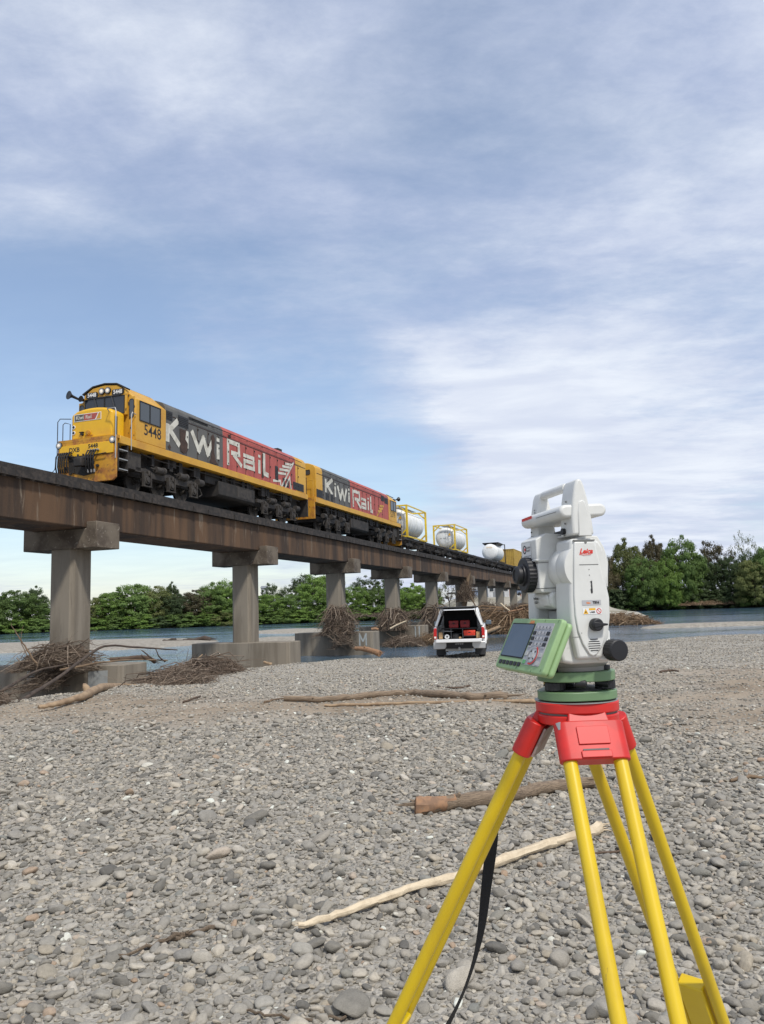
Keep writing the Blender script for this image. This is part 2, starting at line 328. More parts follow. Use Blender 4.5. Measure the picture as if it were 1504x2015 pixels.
def strokes(paths, w, frame, lift=0.006):
    """stroke lettering from polylines, each a tiny step above the last so that none share a plane"""
    o, X, Y = (Vector(q) for q in frame); N = X.cross(Y).normalized(); mb = MB(); k = 0
    for path in paths:
        ww = w
        if isinstance(path[0], (int, float)): ww, path = path[0], path[1]
        for (x0, y0), (x1, y1) in zip(path[:-1], path[1:]):
            d = Vector((x1 - x0, y1 - y0)); l = d.length; d /= l; q = Vector((-d.y, d.x)) * (ww / 2); e = d * (ww / 2 * 0.98) if len(path) > 2 else d * 0
            P = [Vector((x0, y0)) - e - q, Vector((x1, y1)) + e - q, Vector((x1, y1)) + e + q, Vector((x0, y0)) - e + q]
            h = lift + k * 0.0006; k += 1
            mb.add([o + X * p.x + Y * p.y + N * h for p in P], [(0, 1, 2, 3)])
    return mb
def poly(pts, frame, lift):
    o, X, Y = (Vector(q) for q in frame); N = X.cross(Y).normalized()
    return MB().add([o + X * p[0] + Y * p[1] + N * lift for p in pts], [tuple(range(len(pts)))])
def copy_tree(o, parent=None):
    c = o.copy(); COL.objects.link(c)
    if parent: c.parent = parent
    for ch in list(o.children): copy_tree(ch, c)
    return c

# ------------------------------------------------------------------ terrain
PHI = R(18.42)
U = Vector((math.sin(PHI), math.cos(PHI), 0)); WV = Vector((-math.cos(PHI), math.sin(PHI), 0)); BROT = math.pi / 2 - PHI
def sw(s, w, z=0.0): return U * s + WV * w + Vector((0, 0, z))
CREST = np.array([(-70, -40), (-22, -4), (-10.5, 8.5), (-8.3, 14.0), (-6.3, 20.5), (-4.4, 26.5), (-1.4, 29.6), (3, 31), (9, 33.5), (15, 38), (24, 39.5), (45, 46), (90, 58), (200, 80)], float)
def crest_d(x, y):
    """signed distance past the crest of the gravel bar (positive on the river side)"""
    x = np.asarray(x, float); y = np.asarray(y, float); best = np.full(x.shape, 1e9); sg = np.zeros(x.shape)
    for (ax, ay), (bx, by) in zip(CREST[:-1], CREST[1:]):
        dx, dy = bx - ax, by - ay; t = np.clip(((x - ax) * dx + (y - ay) * dy) / (dx * dx + dy * dy), 0, 1)
        d = np.hypot(x - ax - t * dx, y - ay - t * dy); c = dx * (y - ay) - dy * (x - ax)
        u = d < best; best = np.where(u, d, best); sg = np.where(u, np.sign(c), sg)
    return best * sg
def sstep(a, b, v):
    t = np.clip((v - a) / (b - a), 0, 1); return t * t * (3 - 2 * t)
_ph = RNG.uniform(0, 6.28, (14, 3)); _fr = [(0.13, .05), (0.21, .04), (0.34, .035), (0.55, .028), (0.8, .02), (1.2, .014), (1.9, .010), (2.7, .007), (3.6, .005)]
def undul(x, y):
    z = 0
    for i, (f, a) in enumerate(_fr):
        th = _ph[i, 2]; z = z + a * np.sin(f * (x * math.cos(th) + y * math.sin(th)) * 2 + _ph[i, 0]) * np.cos(f * (y * math.cos(th) - x * math.sin(th)) * 2.3 + _ph[i, 1])
    return z
def sand_mask(x, y):
    """1 where fine silt lies between the cobbles: the wheel-track band and the patch on the right"""
    wob = 0.5 * np.sin(x * 0.9 + 1) + 0.35 * np.sin(x * 2.1) + 0.3 * np.sin(y * 1.7 + x)
    band = np.exp(-((y - (13.9 - 0.02 * x + wob)) / 1.5) ** 2) * (0.85 + 0.15 * np.sin(x * 0.7 + 2))
    left = np.exp(-(((x + 6) / 3.0) ** 2 + ((y - 15.0) / 2.2) ** 2))
    patch = np.exp(-(((x - 6.0) / 2.6) ** 2 + ((y - 10.6 + 0.4 * wob) / 2.6) ** 2) * 1.0)
    far = 0.75 * np.exp(-(((x - 9) / 5) ** 2 + ((y - 16.5) / 3.5) ** 2))
    return np.clip(np.maximum(np.maximum(np.maximum(band, left), patch), far) * 1.25 - 0.04, 0, 1)
def rut(x, y):
    z = 0
    for off in (-0.78, 0.78, 1.15):
        yc = 13.9 + off - 0.02 * x + 0.35 * np.sin(x * 0.33 + 1); z = z - 0.045 * np.exp(-((y - yc) / 0.16) ** 2) + 0.022 * np.exp(-((np.abs(y - yc) - 0.3) / 0.12) ** 2)
    return z * (0.6 + 0.4 * np.sin(x * 1.1))
def ground_z(x, y):
    x = np.asarray(x, float); y = np.asarray(y, float); d = crest_d(x, y)
    base = undul(x, y) * sstep(0.5, 6, np.hypot(x, y)) + rut(x, y) - 0.19 * sstep(15, 28, y)
    return base - 0.62 * sstep(-0.6, 4.5, d) - 0.75 * sstep(4.0, 15, d) - 0.4 * sstep(14, 25, d)
def gz(x, y): return float(ground_z(np.array([x]), np.array([y]))[0])
def gp(px, py, dz=0.0):
    """the point of the gravel bar seen at a pixel of the photograph"""
    z = 0.0
    for _ in range(12):
        p = atz(px, py, z); z = 0.5 * z + 0.5 * gz(p.x, p.y)
    return Vector((p.x, p.y, gz(p.x, p.y) + dz))

def ground_material(name, sandy=True, c1=(0.40, 0.37, 0.315), c2=(0.27, 0.25, 0.215)):
    m = bpy.data.materials.new(name); m.use_nodes = True; nt = m.node_tree; n = nt.nodes; L = nt.links
    p = n['Principled BSDF']; p.inputs['Roughness'].default_value = 0.95; p.inputs['Specular IOR Level'].default_value = 0.2
    tc = n.new('ShaderNodeTexCoord')
    v = n.new('ShaderNodeTexVoronoi'); v.inputs['Scale'].default_value = 17.0 if sandy else 5.0; v.inputs['Randomness'].default_value = 1; L.new(tc.outputs['Object'], v.inputs['Vector'])
    v2 = n.new('ShaderNodeTexVoronoi'); v2.inputs['Scale'].default_value = 55.0; L.new(tc.outputs['Object'], v2.inputs['Vector'])
    ns = n.new('ShaderNodeTexNoise'); ns.inputs['Scale'].default_value = 0.8; ns.inputs['Detail'].default_value = 8; L.new(tc.outputs['Object'], ns.inputs[0])
    cr_ = n.new('ShaderNodeValToRGB'); cr_.color_ramp.elements[0].color = (*c2, 1); cr_.color_ramp.elements[1].color = (*c1, 1)
    sp = n.new('ShaderNodeSeparateColor'); L.new(v.outputs['Color'], sp.inputs[0]); L.new(sp.outputs[0], cr_.inputs[0])
    x = n.new('ShaderNodeMix'); x.data_type = 'RGBA'; L.new(cr_.outputs[0], x.inputs['A'])
    cs = n.new('ShaderNodeValToRGB'); cs.color_ramp.elements[0].color = (0.235, 0.185, 0.132, 1); cs.color_ramp.elements[1].color = (0.36, 0.295, 0.220, 1)
    cs.color_ramp.elements[0].position = 0.35; cs.color_ramp.elements[1].position = 0.65; L.new(ns.outputs[0], cs.inputs[0]); L.new(cs.outputs[0], x.inputs['B'])
    if sandy:
        at = n.new('ShaderNodeAttribute'); at.attribute_name = 'sand'; L.new(at.outputs['Fac'], x.inputs['Factor'])
    else: x.inputs['Factor'].default_value = 0.15
    L.new(x.outputs['Result'], p.inputs['Base Color'])
    h = n.new('ShaderNodeMath'); h.operation = 'MULTIPLY_ADD'; h.inputs[1].default_value = 0.4; L.new(v2.outputs['Distance'], h.inputs[0]); L.new(v.outputs['Distance'], h.inputs[2])
    b = n.new('ShaderNodeBump'); b.invert = True; b.inputs['Strength'].default_value = 0.7; b.inputs['Distance'].default_value = 0.03
    L.new(h.outputs[0], b.inputs['Height']); L.new(b.outputs[0], p.inputs['Normal'])
    return m
gravel_ground = ground_material('silty gravel bed')
island_mat = ground_material('pale gravel island', False, (0.42, 0.385, 0.32), (0.20, 0.185, 0.155))

def polar_ground():
    rings = np.concatenate([[0.0], np.geomspace(0.6, 45, 230), np.geomspace(47, 160, 30)]); na = 300
    # finer towards the view, coarser behind
    t = np.linspace(0, 1, na, endpoint=False); fine = np.radians(np.linspace(-42, 42, 210)); coarse = np.radians(np.linspace(42, 318, 92)[1:-1]); ang = np.concatenate([fine, coarse])
    na = len(ang); X = np.outer(rings[1:], np.sin(ang)).ravel(); Y = np.outer(rings[1:], np.cos(ang)).ravel()
    X = np.concatenate([[0], X]); Y = np.concatenate([[0], Y]); Z = ground_z(X, Y)
    vs = np.stack([X, Y, Z], 1); fs = [(0, 1 + (k + 1) % na, 1 + k) for k in range(na)]
    for i in range(len(rings) - 2):
        a = 1 + i * na; b = a + na
        fs += [(a + k, a + (k + 1) % na, b + (k + 1) % na, b + k) for k in range(na)]
    me = bpy.data.meshes.new('gravel_bar'); me.from_pydata(vs.tolist(), [], fs); me.update()
    at = me.attributes.new('sand', 'FLOAT', 'POINT'); at.data.foreach_set('value', sand_mask(X, Y).astype(np.float32))
    me.polygons.foreach_set('use_smooth', [True] * len(me.polygons)); me.materials.append(gravel_ground)
    if me.polygons[0].normal.z < 0: me.flip_normals()
    return me
GROUND = obj('ground', polar_ground(), None); tag(GROUND, 'grey gravel river bar of rounded stones with silty wheel tracks', kind='structure')

def water_mat():
    m = bpy.data.materials.new('river water'); m.use_nodes = True; nt = m.node_tree; n = nt.nodes; L = nt.links
    p = n['Principled BSDF']; p.inputs['Roughness'].default_value = 0.08; p.inputs['IOR'].default_value = 1.33
    tc = n.new('ShaderNodeTexCoord')
    def noise(sc, st, det):
        mp = n.new('ShaderNodeMapping'); mp.inputs['Scale'].default_value = st; mp.inputs['Rotation'].default_value = (0, 0, R(12)); L.new(tc.outputs['Object'], mp.inputs[0])
        t = n.new('ShaderNodeTexNoise'); t.inputs['Scale'].default_value = sc; t.inputs['Detail'].default_value = det; L.new(mp.outputs[0], t.inputs[0]); return t.outputs[0]
    big = noise(0.05, (0.5, 2.2, 1), 4)
    r = n.new('ShaderNodeValToRGB'); r.color_ramp.elements[0].position = 0.36; r.color_ramp.elements[1].position = 0.56
    r.color_ramp.elements[0].color = (0.020, 0.065, 0.075, 1); r.color_ramp.elements[1].color = (0.090, 0.150, 0.215, 1); L.new(big, r.inputs[0]); L.new(r.outputs[0], p.inputs['Base Color'])  # the paler blue puts some sky reflection into the base colour
    a = noise(0.9, (0.5, 1.6, 1), 5); c = noise(4.0, (0.6, 1.3, 1), 4)
    sm = n.new('ShaderNodeMath'); sm.operation = 'MULTIPLY_ADD'; sm.inputs[1].default_value = 0.25; L.new(c, sm.inputs[0]); L.new(a, sm.inputs[2])
    rp = n.new('ShaderNodeMapRange'); rp.inputs[1].default_value = 0.35; rp.inputs[2].default_value = 0.65; rp.inputs[3].default_value = 0.15; rp.inputs[4].default_value = 1.0; L.new(big, rp.inputs[0])
    b = n.new('ShaderNodeBump'); b.inputs['Distance'].default_value = 0.14; L.new(rp.outputs[0], b.inputs['Strength']); L.new(sm.outputs[0], b.inputs['Height']); L.new(b.outputs[0], p.inputs['Normal'])
    return m
WATER_Z = -1.2
obj('river', MB().add([(-900, -300, WATER_Z), (900, -300, WATER_Z), (900, 420, WATER_Z), (-900, 420, WATER_Z)], [(0, 1, 2, 3)]), water_mat())
tag(bpy.data.objects['river'], 'blue green braided river flowing under the bridge', kind='structure')

def island(name, outline, top, label):
    c = Vector((0, 0)); pts = [Vector(p) for p in outline]
    for p in pts: c += p
    c /= len(pts); n = 72; vs = []; rr = random.Random(len(name) + int(c.x))
    def rim(t):
        k = t * len(pts); i = int(k) % len(pts); f = k - int(k); p0, p1, p2, p3 = (pts[(i + j - 1) % len(pts)] for j in range(4))
        return 0.5 * ((2 * p1) + (p2 - p0) * f + (2 * p0 - 5 * p1 + 4 * p2 - p3) * f * f + (3 * p1 - p0 - 3 * p2 + p3) * f ** 3)
    rings = [(1.08, WATER_Z - 0.25), (1.0, WATER_Z - 0.02), (0.93, WATER_Z + 0.35 * top), (0.8, WATER_Z + 0.8 * top), (0.5, WATER_Z + top), (0.2, WATER_Z + top)]
    fs = []
    for s_, z in rings:
        for k in range(n):
            q = c + (rim(k / n) - c) * (s_ * (1 + 0.02 * math.sin(k * 1.7))); vs.append((q.x, q.y, z + (0.06 * mnoise.noise((q.x * .4, q.y * .4, 0)) if z > WATER_Z else 0)))
    for j in range(len(rings) - 1):
        for k in range(n): fs.append((j * n + k, j * n + (k + 1) % n, (j + 1) * n + (k + 1) % n, (j + 1) * n + k))
    fs.append(tuple((len(rings) - 1) * n + k for k in range(n)))
    o = obj(name, MB().add(vs, fs), island_mat); return tag(o, label, kind='structure')
def wz(px, py, z=WATER_Z): p = atz(px, py, z); return (p.x, p.y)
island('gravel_island', [wz(-160, 1290), wz(60, 1284), wz(240, 1279), wz(380, 1270), wz(432, 1262), wz(380, 1257), wz(200, 1260), wz(0, 1267), wz(-160, 1274)], 0.28, 'long pale gravel island in the river behind the first two piers')
island('gravel_island', [wz(480, 1246), wz(560, 1247), wz(640, 1243), wz(650, 1238), wz(590, 1238), wz(520, 1241)], 0.2, 'narrow gravel shoal between the second and third piers')
island('gravel_island', [wz(470, 1262), wz(560, 1262), wz(640, 1257), wz(600, 1253), wz(520, 1255)], 0.15, 'low shoal just above the water beside the second pier')
island('gravel_island', [wz(1265, 1237), wz(1390, 1234), wz(1530, 1230), wz(1800, 1222), wz(1800, 1213), wz(1530, 1224), wz(1400, 1228), wz(1290, 1231)], 0.25, 'thin gravel spit in the river right of the survey instrument')

SHORE = [(-420, 150), (-200, 165), (-120, 180), (-60, 190), (-21, 200), (20, 205), (50, 214), (80, 220), (110, 206), (200, 190), (450, 150)]
def shore_y(x): return float(np.interp(x, [p[0] for p in SHORE], [p[1] for p in SHORE]))
bank_mat = mat('grassy river bank', (0.075, 0.082, 0.030), 0.95, col2=(0.10, 0.085, 0.055), nscale=0.12, col3=(0.16, 0.13, 0.09), n3=0.4, r3=(0.6, 0.72), bump=0.4, bscale=2)
def far_bank():
    xs = np.concatenate([np.linspace(-420, -130, 20), np.linspace(-125, 125, 110), np.linspace(130, 450, 22)]); prof = [(-1.5, -1.5), (0, -1.15), (1.2, -0.5), (3, 0.1), (7, 0.5), (20, 0.8), (60, 1.2), (300, 2.0), (1800, 3.0)]
    vs = []; fs = []; n = len(prof)
    for x in xs:
        y0 = shore_y(x) + 1.5 * mnoise.noise((x * 0.12, 0, 5)); sc = 1 if abs(x) < 125 else 1
        for dy, z in prof: vs.append((x * (1 + dy * 0.004), y0 + dy, z + (0.25 * mnoise.noise((x * .2, dy * .2, 3)) if 0 < dy < 100 else 0)))
    for i in range(len(xs) - 1):
        for j in range(n - 1): fs.append((i * n + j, (i + 1) * n + j, (i + 1) * n + j + 1, i * n + j + 1))
    o = obj('far_bank', MB().add(vs, fs), bank_mat); tag(o, 'low green far bank of the river under the trees', kind='structure')
far_bank()

# ------------------------------------------------------------------ stones
STONE_MAT = None
def stone_material():
    m = bpy.data.materials.new('river stone'); m.use_nodes = True; nt = m.node_tree; n = nt.nodes; L = nt.links
    p = n['Principled BSDF']; p.inputs['Roughness'].default_value = 0.82; p.inputs['Specular IOR Level'].default_value = 0.3
    oi = n.new('ShaderNodeObjectInfo'); r = n.new('ShaderNodeValToRGB'); r.color_ramp.interpolation = 'LINEAR'
    cols = [(0.0, (0.129, 0.121, 0.106)), (0.12, (0.204, 0.188, 0.157)), (0.30, (0.324, 0.293, 0.242)), (0.45, (0.254, 0.238, 0.207)), (0.58, (0.401, 0.363, 0.299)), (0.70, (0.285, 0.263, 0.221)),
            (0.80, (0.457, 0.410, 0.331)), (0.87, (0.352, 0.302, 0.226)), (0.92, (0.204, 0.202, 0.179)), (0.965, (0.494, 0.447, 0.373)), (0.985, (0.340, 0.238, 0.157)), (0.996, (0.640, 0.640, 0.557))]
    e = r.color_ramp.elements; e[0].position = cols[0][0]; e[0].color = (*cols[0][1], 1); e[1].position = cols[-1][0]; e[1].color = (*cols[-1][1], 1)
    for pos, c in cols[1:-1]:
        q = e.new(pos); q.color = (*c, 1)
    L.new(oi.outputs['Random'], r.inputs[0])
    tc = n.new('ShaderNodeTexCoord'); ad = n.new('ShaderNodeVectorMath'); ad.operation = 'MULTIPLY_ADD'
    cb = n.new('ShaderNodeCombineXYZ'); L.new(oi.outputs['Random'], cb.inputs[0]); L.new(oi.outputs['Random'], cb.inputs[2])
    ad.inputs[1].default_value = (1, 1, 1); L.new(tc.outputs['Object'], ad.inputs[0])
    sc = n.new('ShaderNodeVectorMath'); sc.operation = 'SCALE'; sc.inputs['Scale'].default_value = 57.0; L.new(cb.outputs[0], sc.inputs[0]); L.new(sc.outputs[0], ad.inputs[2])
    a = n.new('ShaderNodeTexNoise'); a.inputs['Scale'].default_value = 2.2; a.inputs['Detail'].default_value = 7; a.inputs['Roughness'].default_value = 0.65; L.new(ad.outputs[0], a.inputs[0])
    b = n.new('ShaderNodeTexNoise'); b.inputs['Scale'].default_value = 14; b.inputs['Detail'].default_value = 4; L.new(ad.outputs[0], b.inputs[0])
    hs = n.new('ShaderNodeHueSaturation'); mr = n.new('ShaderNodeMapRange'); mr.inputs[1].default_value = 0.3; mr.inputs[2].default_value = 0.7; mr.inputs[3].default_value = 0.74; mr.inputs[4].default_value = 1.25
    sm = n.new('ShaderNodeMath'); sm.operation = 'MULTIPLY_ADD'; sm.inputs[1].default_value = 0.4; L.new(b.outputs[0], sm.inputs[0])
    s2 = n.new('ShaderNodeMath'); s2.operation = 'MULTIPLY'; s2.inputs[1].default_value = 0.6; L.new(a.outputs[0], s2.inputs[0]); L.new(s2.outputs[0], sm.inputs[2])
    L.new(sm.outputs[0], mr.inputs[0]); L.new(mr.outputs[0], hs.inputs['Value']); L.new(r.outputs[0], hs.inputs['Color']); L.new(hs.outputs[0], p.inputs['Base Color'])
    bp = n.new('ShaderNodeBump'); bp.inputs['Strength'].default_value = 0.35; bp.inputs['Distance'].default_value = 0.05; L.new(sm.outputs[0], bp.inputs['Height']); L.new(bp.outputs[0], p.inputs['Normal'])
    return m
STONE_MAT = stone_material()
def stone_mesh(i, sub=3):
    b = bmesh.new(); bmesh.ops.create_icosphere(b, subdivisions=sub, radius=1.0); rr = random.Random(100 + i); off = Vector((rr.uniform(0, 90), rr.uniform(0, 90), rr.uniform(0, 90)))
    ax = (1.0, rr.uniform(0.66, 0.92), rr.uniform(0.42, 0.72)); planes = [(Vector((rr.gauss(0, 1), rr.gauss(0, 1), rr.gauss(0, 1))).normalized(), rr.uniform(0.62, 0.9)) for _ in range(rr.randint(5, 10))]
    for v in b.verts:
        d = v.co.normalized(); k = 1 + 0.20 * mnoise.noise(d * 0.9 + off) + 0.10 * mnoise.noise(d * 2.3 + off)
        co = d * k
        for pn, h in planes:
            e = co.dot(pn) - h
            if e > 0: co -= pn * (e * 0.78)
        v.co = Vector((co.x * ax[0], co.y * ax[1], co.z * ax[2]))
    me = bpy.data.meshes.new('stone'); b.to_mesh(me); b.free(); me.polygons.foreach_set('use_smooth', [True] * len(me.polygons)); me.materials.append(STONE_MAT); return me
STONES = [stone_mesh(i, 3) for i in range(18)]
def project(P):
    d = P - np.array(CAM); z = d @ np.array(fw); return CX + FPX * (d @ np.array(cr)) / z, CY - FPX * (d @ np.array(cu_)) / z, z
def scatter(spacing, r0, r1, rmin, rmax, dens=None, keep=1.0, half=38):
    """jittered grid of stones in the wedge the photograph looks into"""
    xm = rmax * math.sin(R(half)); gx = np.arange(-xm, xm, spacing); gy = np.arange(0.3, rmax, spacing)
    X, Y = np.meshgrid(gx, gy); X = X.ravel() + RNG.uniform(-.5, .5, X.size) * spacing; Y = Y.ravel() + RNG.uniform(-.5, .5, Y.size) * spacing
    rr = np.hypot(X, Y); ok = (rr > rmin) & (rr < rmax) & (np.abs(np.degrees(np.arctan2(X, Y))) < half) & (RNG.uniform(0, 1, X.size) < keep)
    X, Y = X[ok], Y[ok]
    cd = crest_d(X, Y); ok = cd < 9; X, Y = X[ok], Y[ok]
    s = sand_mask(X, Y); patchy = 0.5 + 0.5 * np.sin(X * 1.3 + 2 * np.sin(Y * .8)) * np.cos(Y * 1.1 + np.sin(X * 0.9))
    if dens is not None:
        ok = RNG.uniform(0, 1, X.size) < dens(s, patchy); X, Y = X[ok], Y[ok]
    rad = r0 * (r1 / r0) ** (RNG.uniform(0, 1, X.size) ** 1.5)
    return X, Y, rad
sets = []
sets.append(scatter(0.030, 0.0095, 0.021, 1.6, 5.2, lambda s, p: 1 - 0.70 * s))
sets.append(scatter(0.040, 0.012, 0.026, 5.2, 10.0, lambda s, p: 1 - 0.76 * s))
sets.append(scatter(0.062, 0.016, 0.030, 10.0, 18.0, lambda s, p: 1 - 0.70 * s))
sets.append(scatter(0.105, 0.024, 0.040, 18.0, 42.0, lambda s, p: 0.85 - 0.75 * s))
sets.append(scatter(0.060, 0.020, 0.040, 1.6, 12.0, lambda s, p: (0.45 + 0.45 * p) * (1 - 0.90 * s)))
sets.append(scatter(0.10, 0.028, 0.045, 12.0, 22.0, lambda s, p: (0.20 + 0.30 * p) * (1 - 0.95 * s)))
sets.append(scatter(0.14, 0.034, 0.062, 1.6, 13.0, lambda s, p: (0.16 + 0.36 * p) * (1 - 0.95 * s)))
sets.append(scatter(0.42, 0.055, 0.090, 2.0, 14.0, lambda s, p: (0.12 + 0.25 * p) * (1 - 0.96 * s)))
SX = np.concatenate([q[0] for q in sets]); SY = np.concatenate([q[1] for q in sets]); SR = np.concatenate([q[2] for q in sets])
lift = np.concatenate([np.full(len(q[0]), k) for q, k in zip(sets, (0.12, 0.12, 0.12, 0.12, 0.30, 0.28, 0.36, 0.30))])
SZ = ground_z(SX, SY) + SR * lift
N = len(SX); SROT = np.stack([RNG.normal(0, 0.28, N), RNG.normal(0, 0.28, N), RNG.uniform(0, 6.283, N)], 1); SIDX = RNG.integers(0, len(STONES), N)
SSC = np.stack([SR * RNG.uniform(0.9, 1.2, N), SR * RNG.uniform(0.85, 1.1, N), SR * RNG.uniform(0.62, 1.05, N)], 1)
ppx, ppy, pd = project(np.stack([SX, SY, SZ], 1)); inside = (ppx > -10) & (ppx < 1514) & (ppy < 2030) & (ppy > 1200)
big = np.argsort(-np.where(inside, SR / pd, 0))[:300]
for i in big:
    o = bpy.data.objects.new('stone', STONES[SIDX[i]]); COL.objects.link(o); o.parent = GROUND
    o.location = (SX[i], SY[i], SZ[i]); o.rotation_euler = tuple(SROT[i]); o.scale = tuple(SSC[i])
rest = np.ones(N, bool); rest[big] = False
def gravel_points():
    k = int(rest.sum()); me = bpy.data.meshes.new('gravel'); me.vertices.add(k)
    me.vertices.foreach_set('co', np.stack([SX, SY, SZ], 1)[rest].astype(np.float32).ravel())
    a = me.attributes.new('rot', 'FLOAT_VECTOR', 'POINT'); a.data.foreach_set('vector', SROT[rest].astype(np.float32).ravel())
    a = me.attributes.new('scl', 'FLOAT_VECTOR', 'POINT'); a.data.foreach_set('vector', SSC[rest].astype(np.float32).ravel())
    a = me.attributes.new('idx', 'INT', 'POINT'); a.data.foreach_set('value', SIDX[rest].astype(np.int32)); me.update(); return me
src = bpy.data.collections.new('stone_shapes')
for i, me in enumerate(STONES):
    src.objects.link(bpy.data.objects.new('stone_shape_%02d' % i, me))
grav = obj('gravel', gravel_points(), None, GROUND); grav['kind'] = 'stuff'
ng = bpy.data.node_groups.new('scatter_stones', 'GeometryNodeTree')
ng.interface.new_socket('Geometry', in_out='INPUT', socket_type='NodeSocketGeometry'); ng.interface.new_socket('Geometry', in_out='OUTPUT', socket_type='NodeSocketGeometry')
gi = ng.nodes.new('NodeGroupInput'); go = ng.nodes.new('NodeGroupOutput'); iop = ng.nodes.new('GeometryNodeInstanceOnPoints'); ci = ng.nodes.new('GeometryNodeCollectionInfo')
ci.inputs['Collection'].default_value = src; ci.inputs['Separate Children'].default_value = True; ci.inputs['Reset Children'].default_value = True
def named(nm, ty):
    a = ng.nodes.new('GeometryNodeInputNamedAttribute'); a.data_type = ty; a.inputs['Name'].default_value = nm; return a.outputs[0]
iop.inputs['Pick Instance'].default_value = True
ng.links.new(gi.outputs[0], iop.inputs['Points']); ng.links.new(ci.outputs[0], iop.inputs['Instance']); ng.links.new(named('idx', 'INT'), iop.inputs['Instance Index'])
ng.links.new(named('rot', 'FLOAT_VECTOR'), iop.inputs['Rotation']); ng.links.new(named('scl', 'FLOAT_VECTOR'), iop.inputs['Scale']); ng.links.new(iop.outputs[0], go.inputs[0])
gm = grav.modifiers.new('scatter', 'NODES'); gm.node_group = ng
print('stones', N)

# ------------------------------------------------------------------ bridge
WC = 19.15                                        # centre line of the track, metres across from the viewer
RAILZ = 6.45
bridge = thing('railway_bridge', sw(22.35, WC, 0), BROT, 'long brown stained concrete railway bridge on square piers crossing the river', 'bridge')
B0 = 22.35
PIERS = [-2.3, 10.05, 22.35, 35.05, 47.3, 59.45, 71.75, 84.3, 96.7, 109.0, 121.4, 133.8, 146.2, 158.6, 171.0, 183.4, 195.8, 208.2]
def bx(s): return s - B0
# girders: a rough-faced beam with shallow relief along its lower edge
for a, b in zip(PIERS[:-1], PIERS[1:]):
    g = MB(); x0, x1 = bx(a) + 0.012, bx(b) - 0.012
    prof = [(-1.10, 4.80), (-1.075, 4.775), (1.075, 4.775), (1.10, 4.80), (1.10, 6.06), (-1.10, 6.06)]
    n = 7
    for i in range(n): pass
    g.prism(prof, 'x', x0, x1)
    obj('girder', g, concrete_brown, bridge, bevel=0.018, seg=1)
def cap_mb():
    m = MB(); h = 0.62
    m.prism([(-1.57, 4.09), (1.57, 4.09), (1.57, 5.0), (1.135, 5.0), (1.135, 4.772), (-1.135, 4.772), (-1.135, 5.0), (-1.57, 5.0)], 'x', -h, h); return m
def pier_mb(zb):
    a, b, c = 0.53, 0.52, 0.13
    pr = [(-a + c, -b), (a - c, -b), (a, -b + c), (a, b - c), (a - c, b), (-a + c, b), (-a, b - c), (-a, -b + c)]
    return MB().prism(pr, 'z', zb, 4.087)
def footing_mb(top):
    w0, w1 = 16.42 - WC, 21.85 - WC; h = 0.75; m = MB()
    m.prism([(-h, w0 + .12), (-h + .12, w0), (h - .12, w0), (h, w0 + .12), (h, w1), (-h, w1)], 'z', -3.0, top); return m
cap_me = cap_mb().mesh('pier_cap', concrete_cap, 35); pier_me = pier_mb(0.05).mesh('pier', concrete, 20)
foot_me = [footing_mb(t).mesh('footing', concrete, 20) for t in (0.12, 0.23, 0.27, 0.30)]
for i, s in enumerate(PIERS):
    p = obj('pier', pier_me, None, bridge, loc=(bx(s), 0, 0))
    obj('pier_cap', cap_me, None, p, bevel=0.02, seg=1)
    obj('footing', foot_me[0 if i <= 2 else min(i - 2, 3)], None, p, bevel=0.035, seg=2)
# track deck: sleepers, guard timbers, rails
sl = MB().box(-0.11, 0.11, -1.30, 1.30, 6.062, 6.27).mesh('sleeper', timber_dark)
x = -3.0; k = 0; sleepers = []
while len(sleepers) < 300 and x < 208:
    o = obj('sleeper', sl, None, bridge, loc=(bx(x), random.uniform(-.03, .03), random.uniform(-.006, .006)), rz=random.uniform(-.02, .02)); sleepers.append(o); x += 0.58
rest_sl = MB()
while x < 208:
    rest_sl.box(bx(x) - .11, bx(x) + .11, -1.3, 1.3, 6.062, 6.27); x += 0.58
tag(obj('sleepers_beyond', rest_sl, timber_dark, bridge), kind='stuff')
def beam(name, y0, y1, z0, z1, m):
    return obj(name, MB().box(bx(-4), bx(208), y0, y1, z0, z1), m, bridge)
beam('guard_timber', -1.28, -1.10, 6.272, 6.43, timber_dark); beam('guard_timber', 1.10, 1.28, 6.272, 6.43, timber_dark)
beam('gap_shade_strip', -1.285, -1.20, 6.066, 6.27, timber_dark); beam('gap_shade_strip', 1.20, 1.285, 6.066, 6.27, timber_dark)  # added dark strips that fill the gaps between sleeper ends with shade
for y in (-0.534, 0.534):
    m = MB(); x0, x1 = bx(-4), bx(208)
    m.prism([(y - .065, 6.275), (y + .065, 6.275), (y + .065, 6.29), (y + .01, 6.31), (y + .01, 6.41), (y + .034, 6.42), (y + .034, RAILZ), (y - .034, RAILZ), (y - .034, 6.42), (y - .01, 6.41), (y - .01, 6.31), (y - .065, 6.29)], 'x', x0, x1)
    obj('rail', m, rail_steel, bridge)
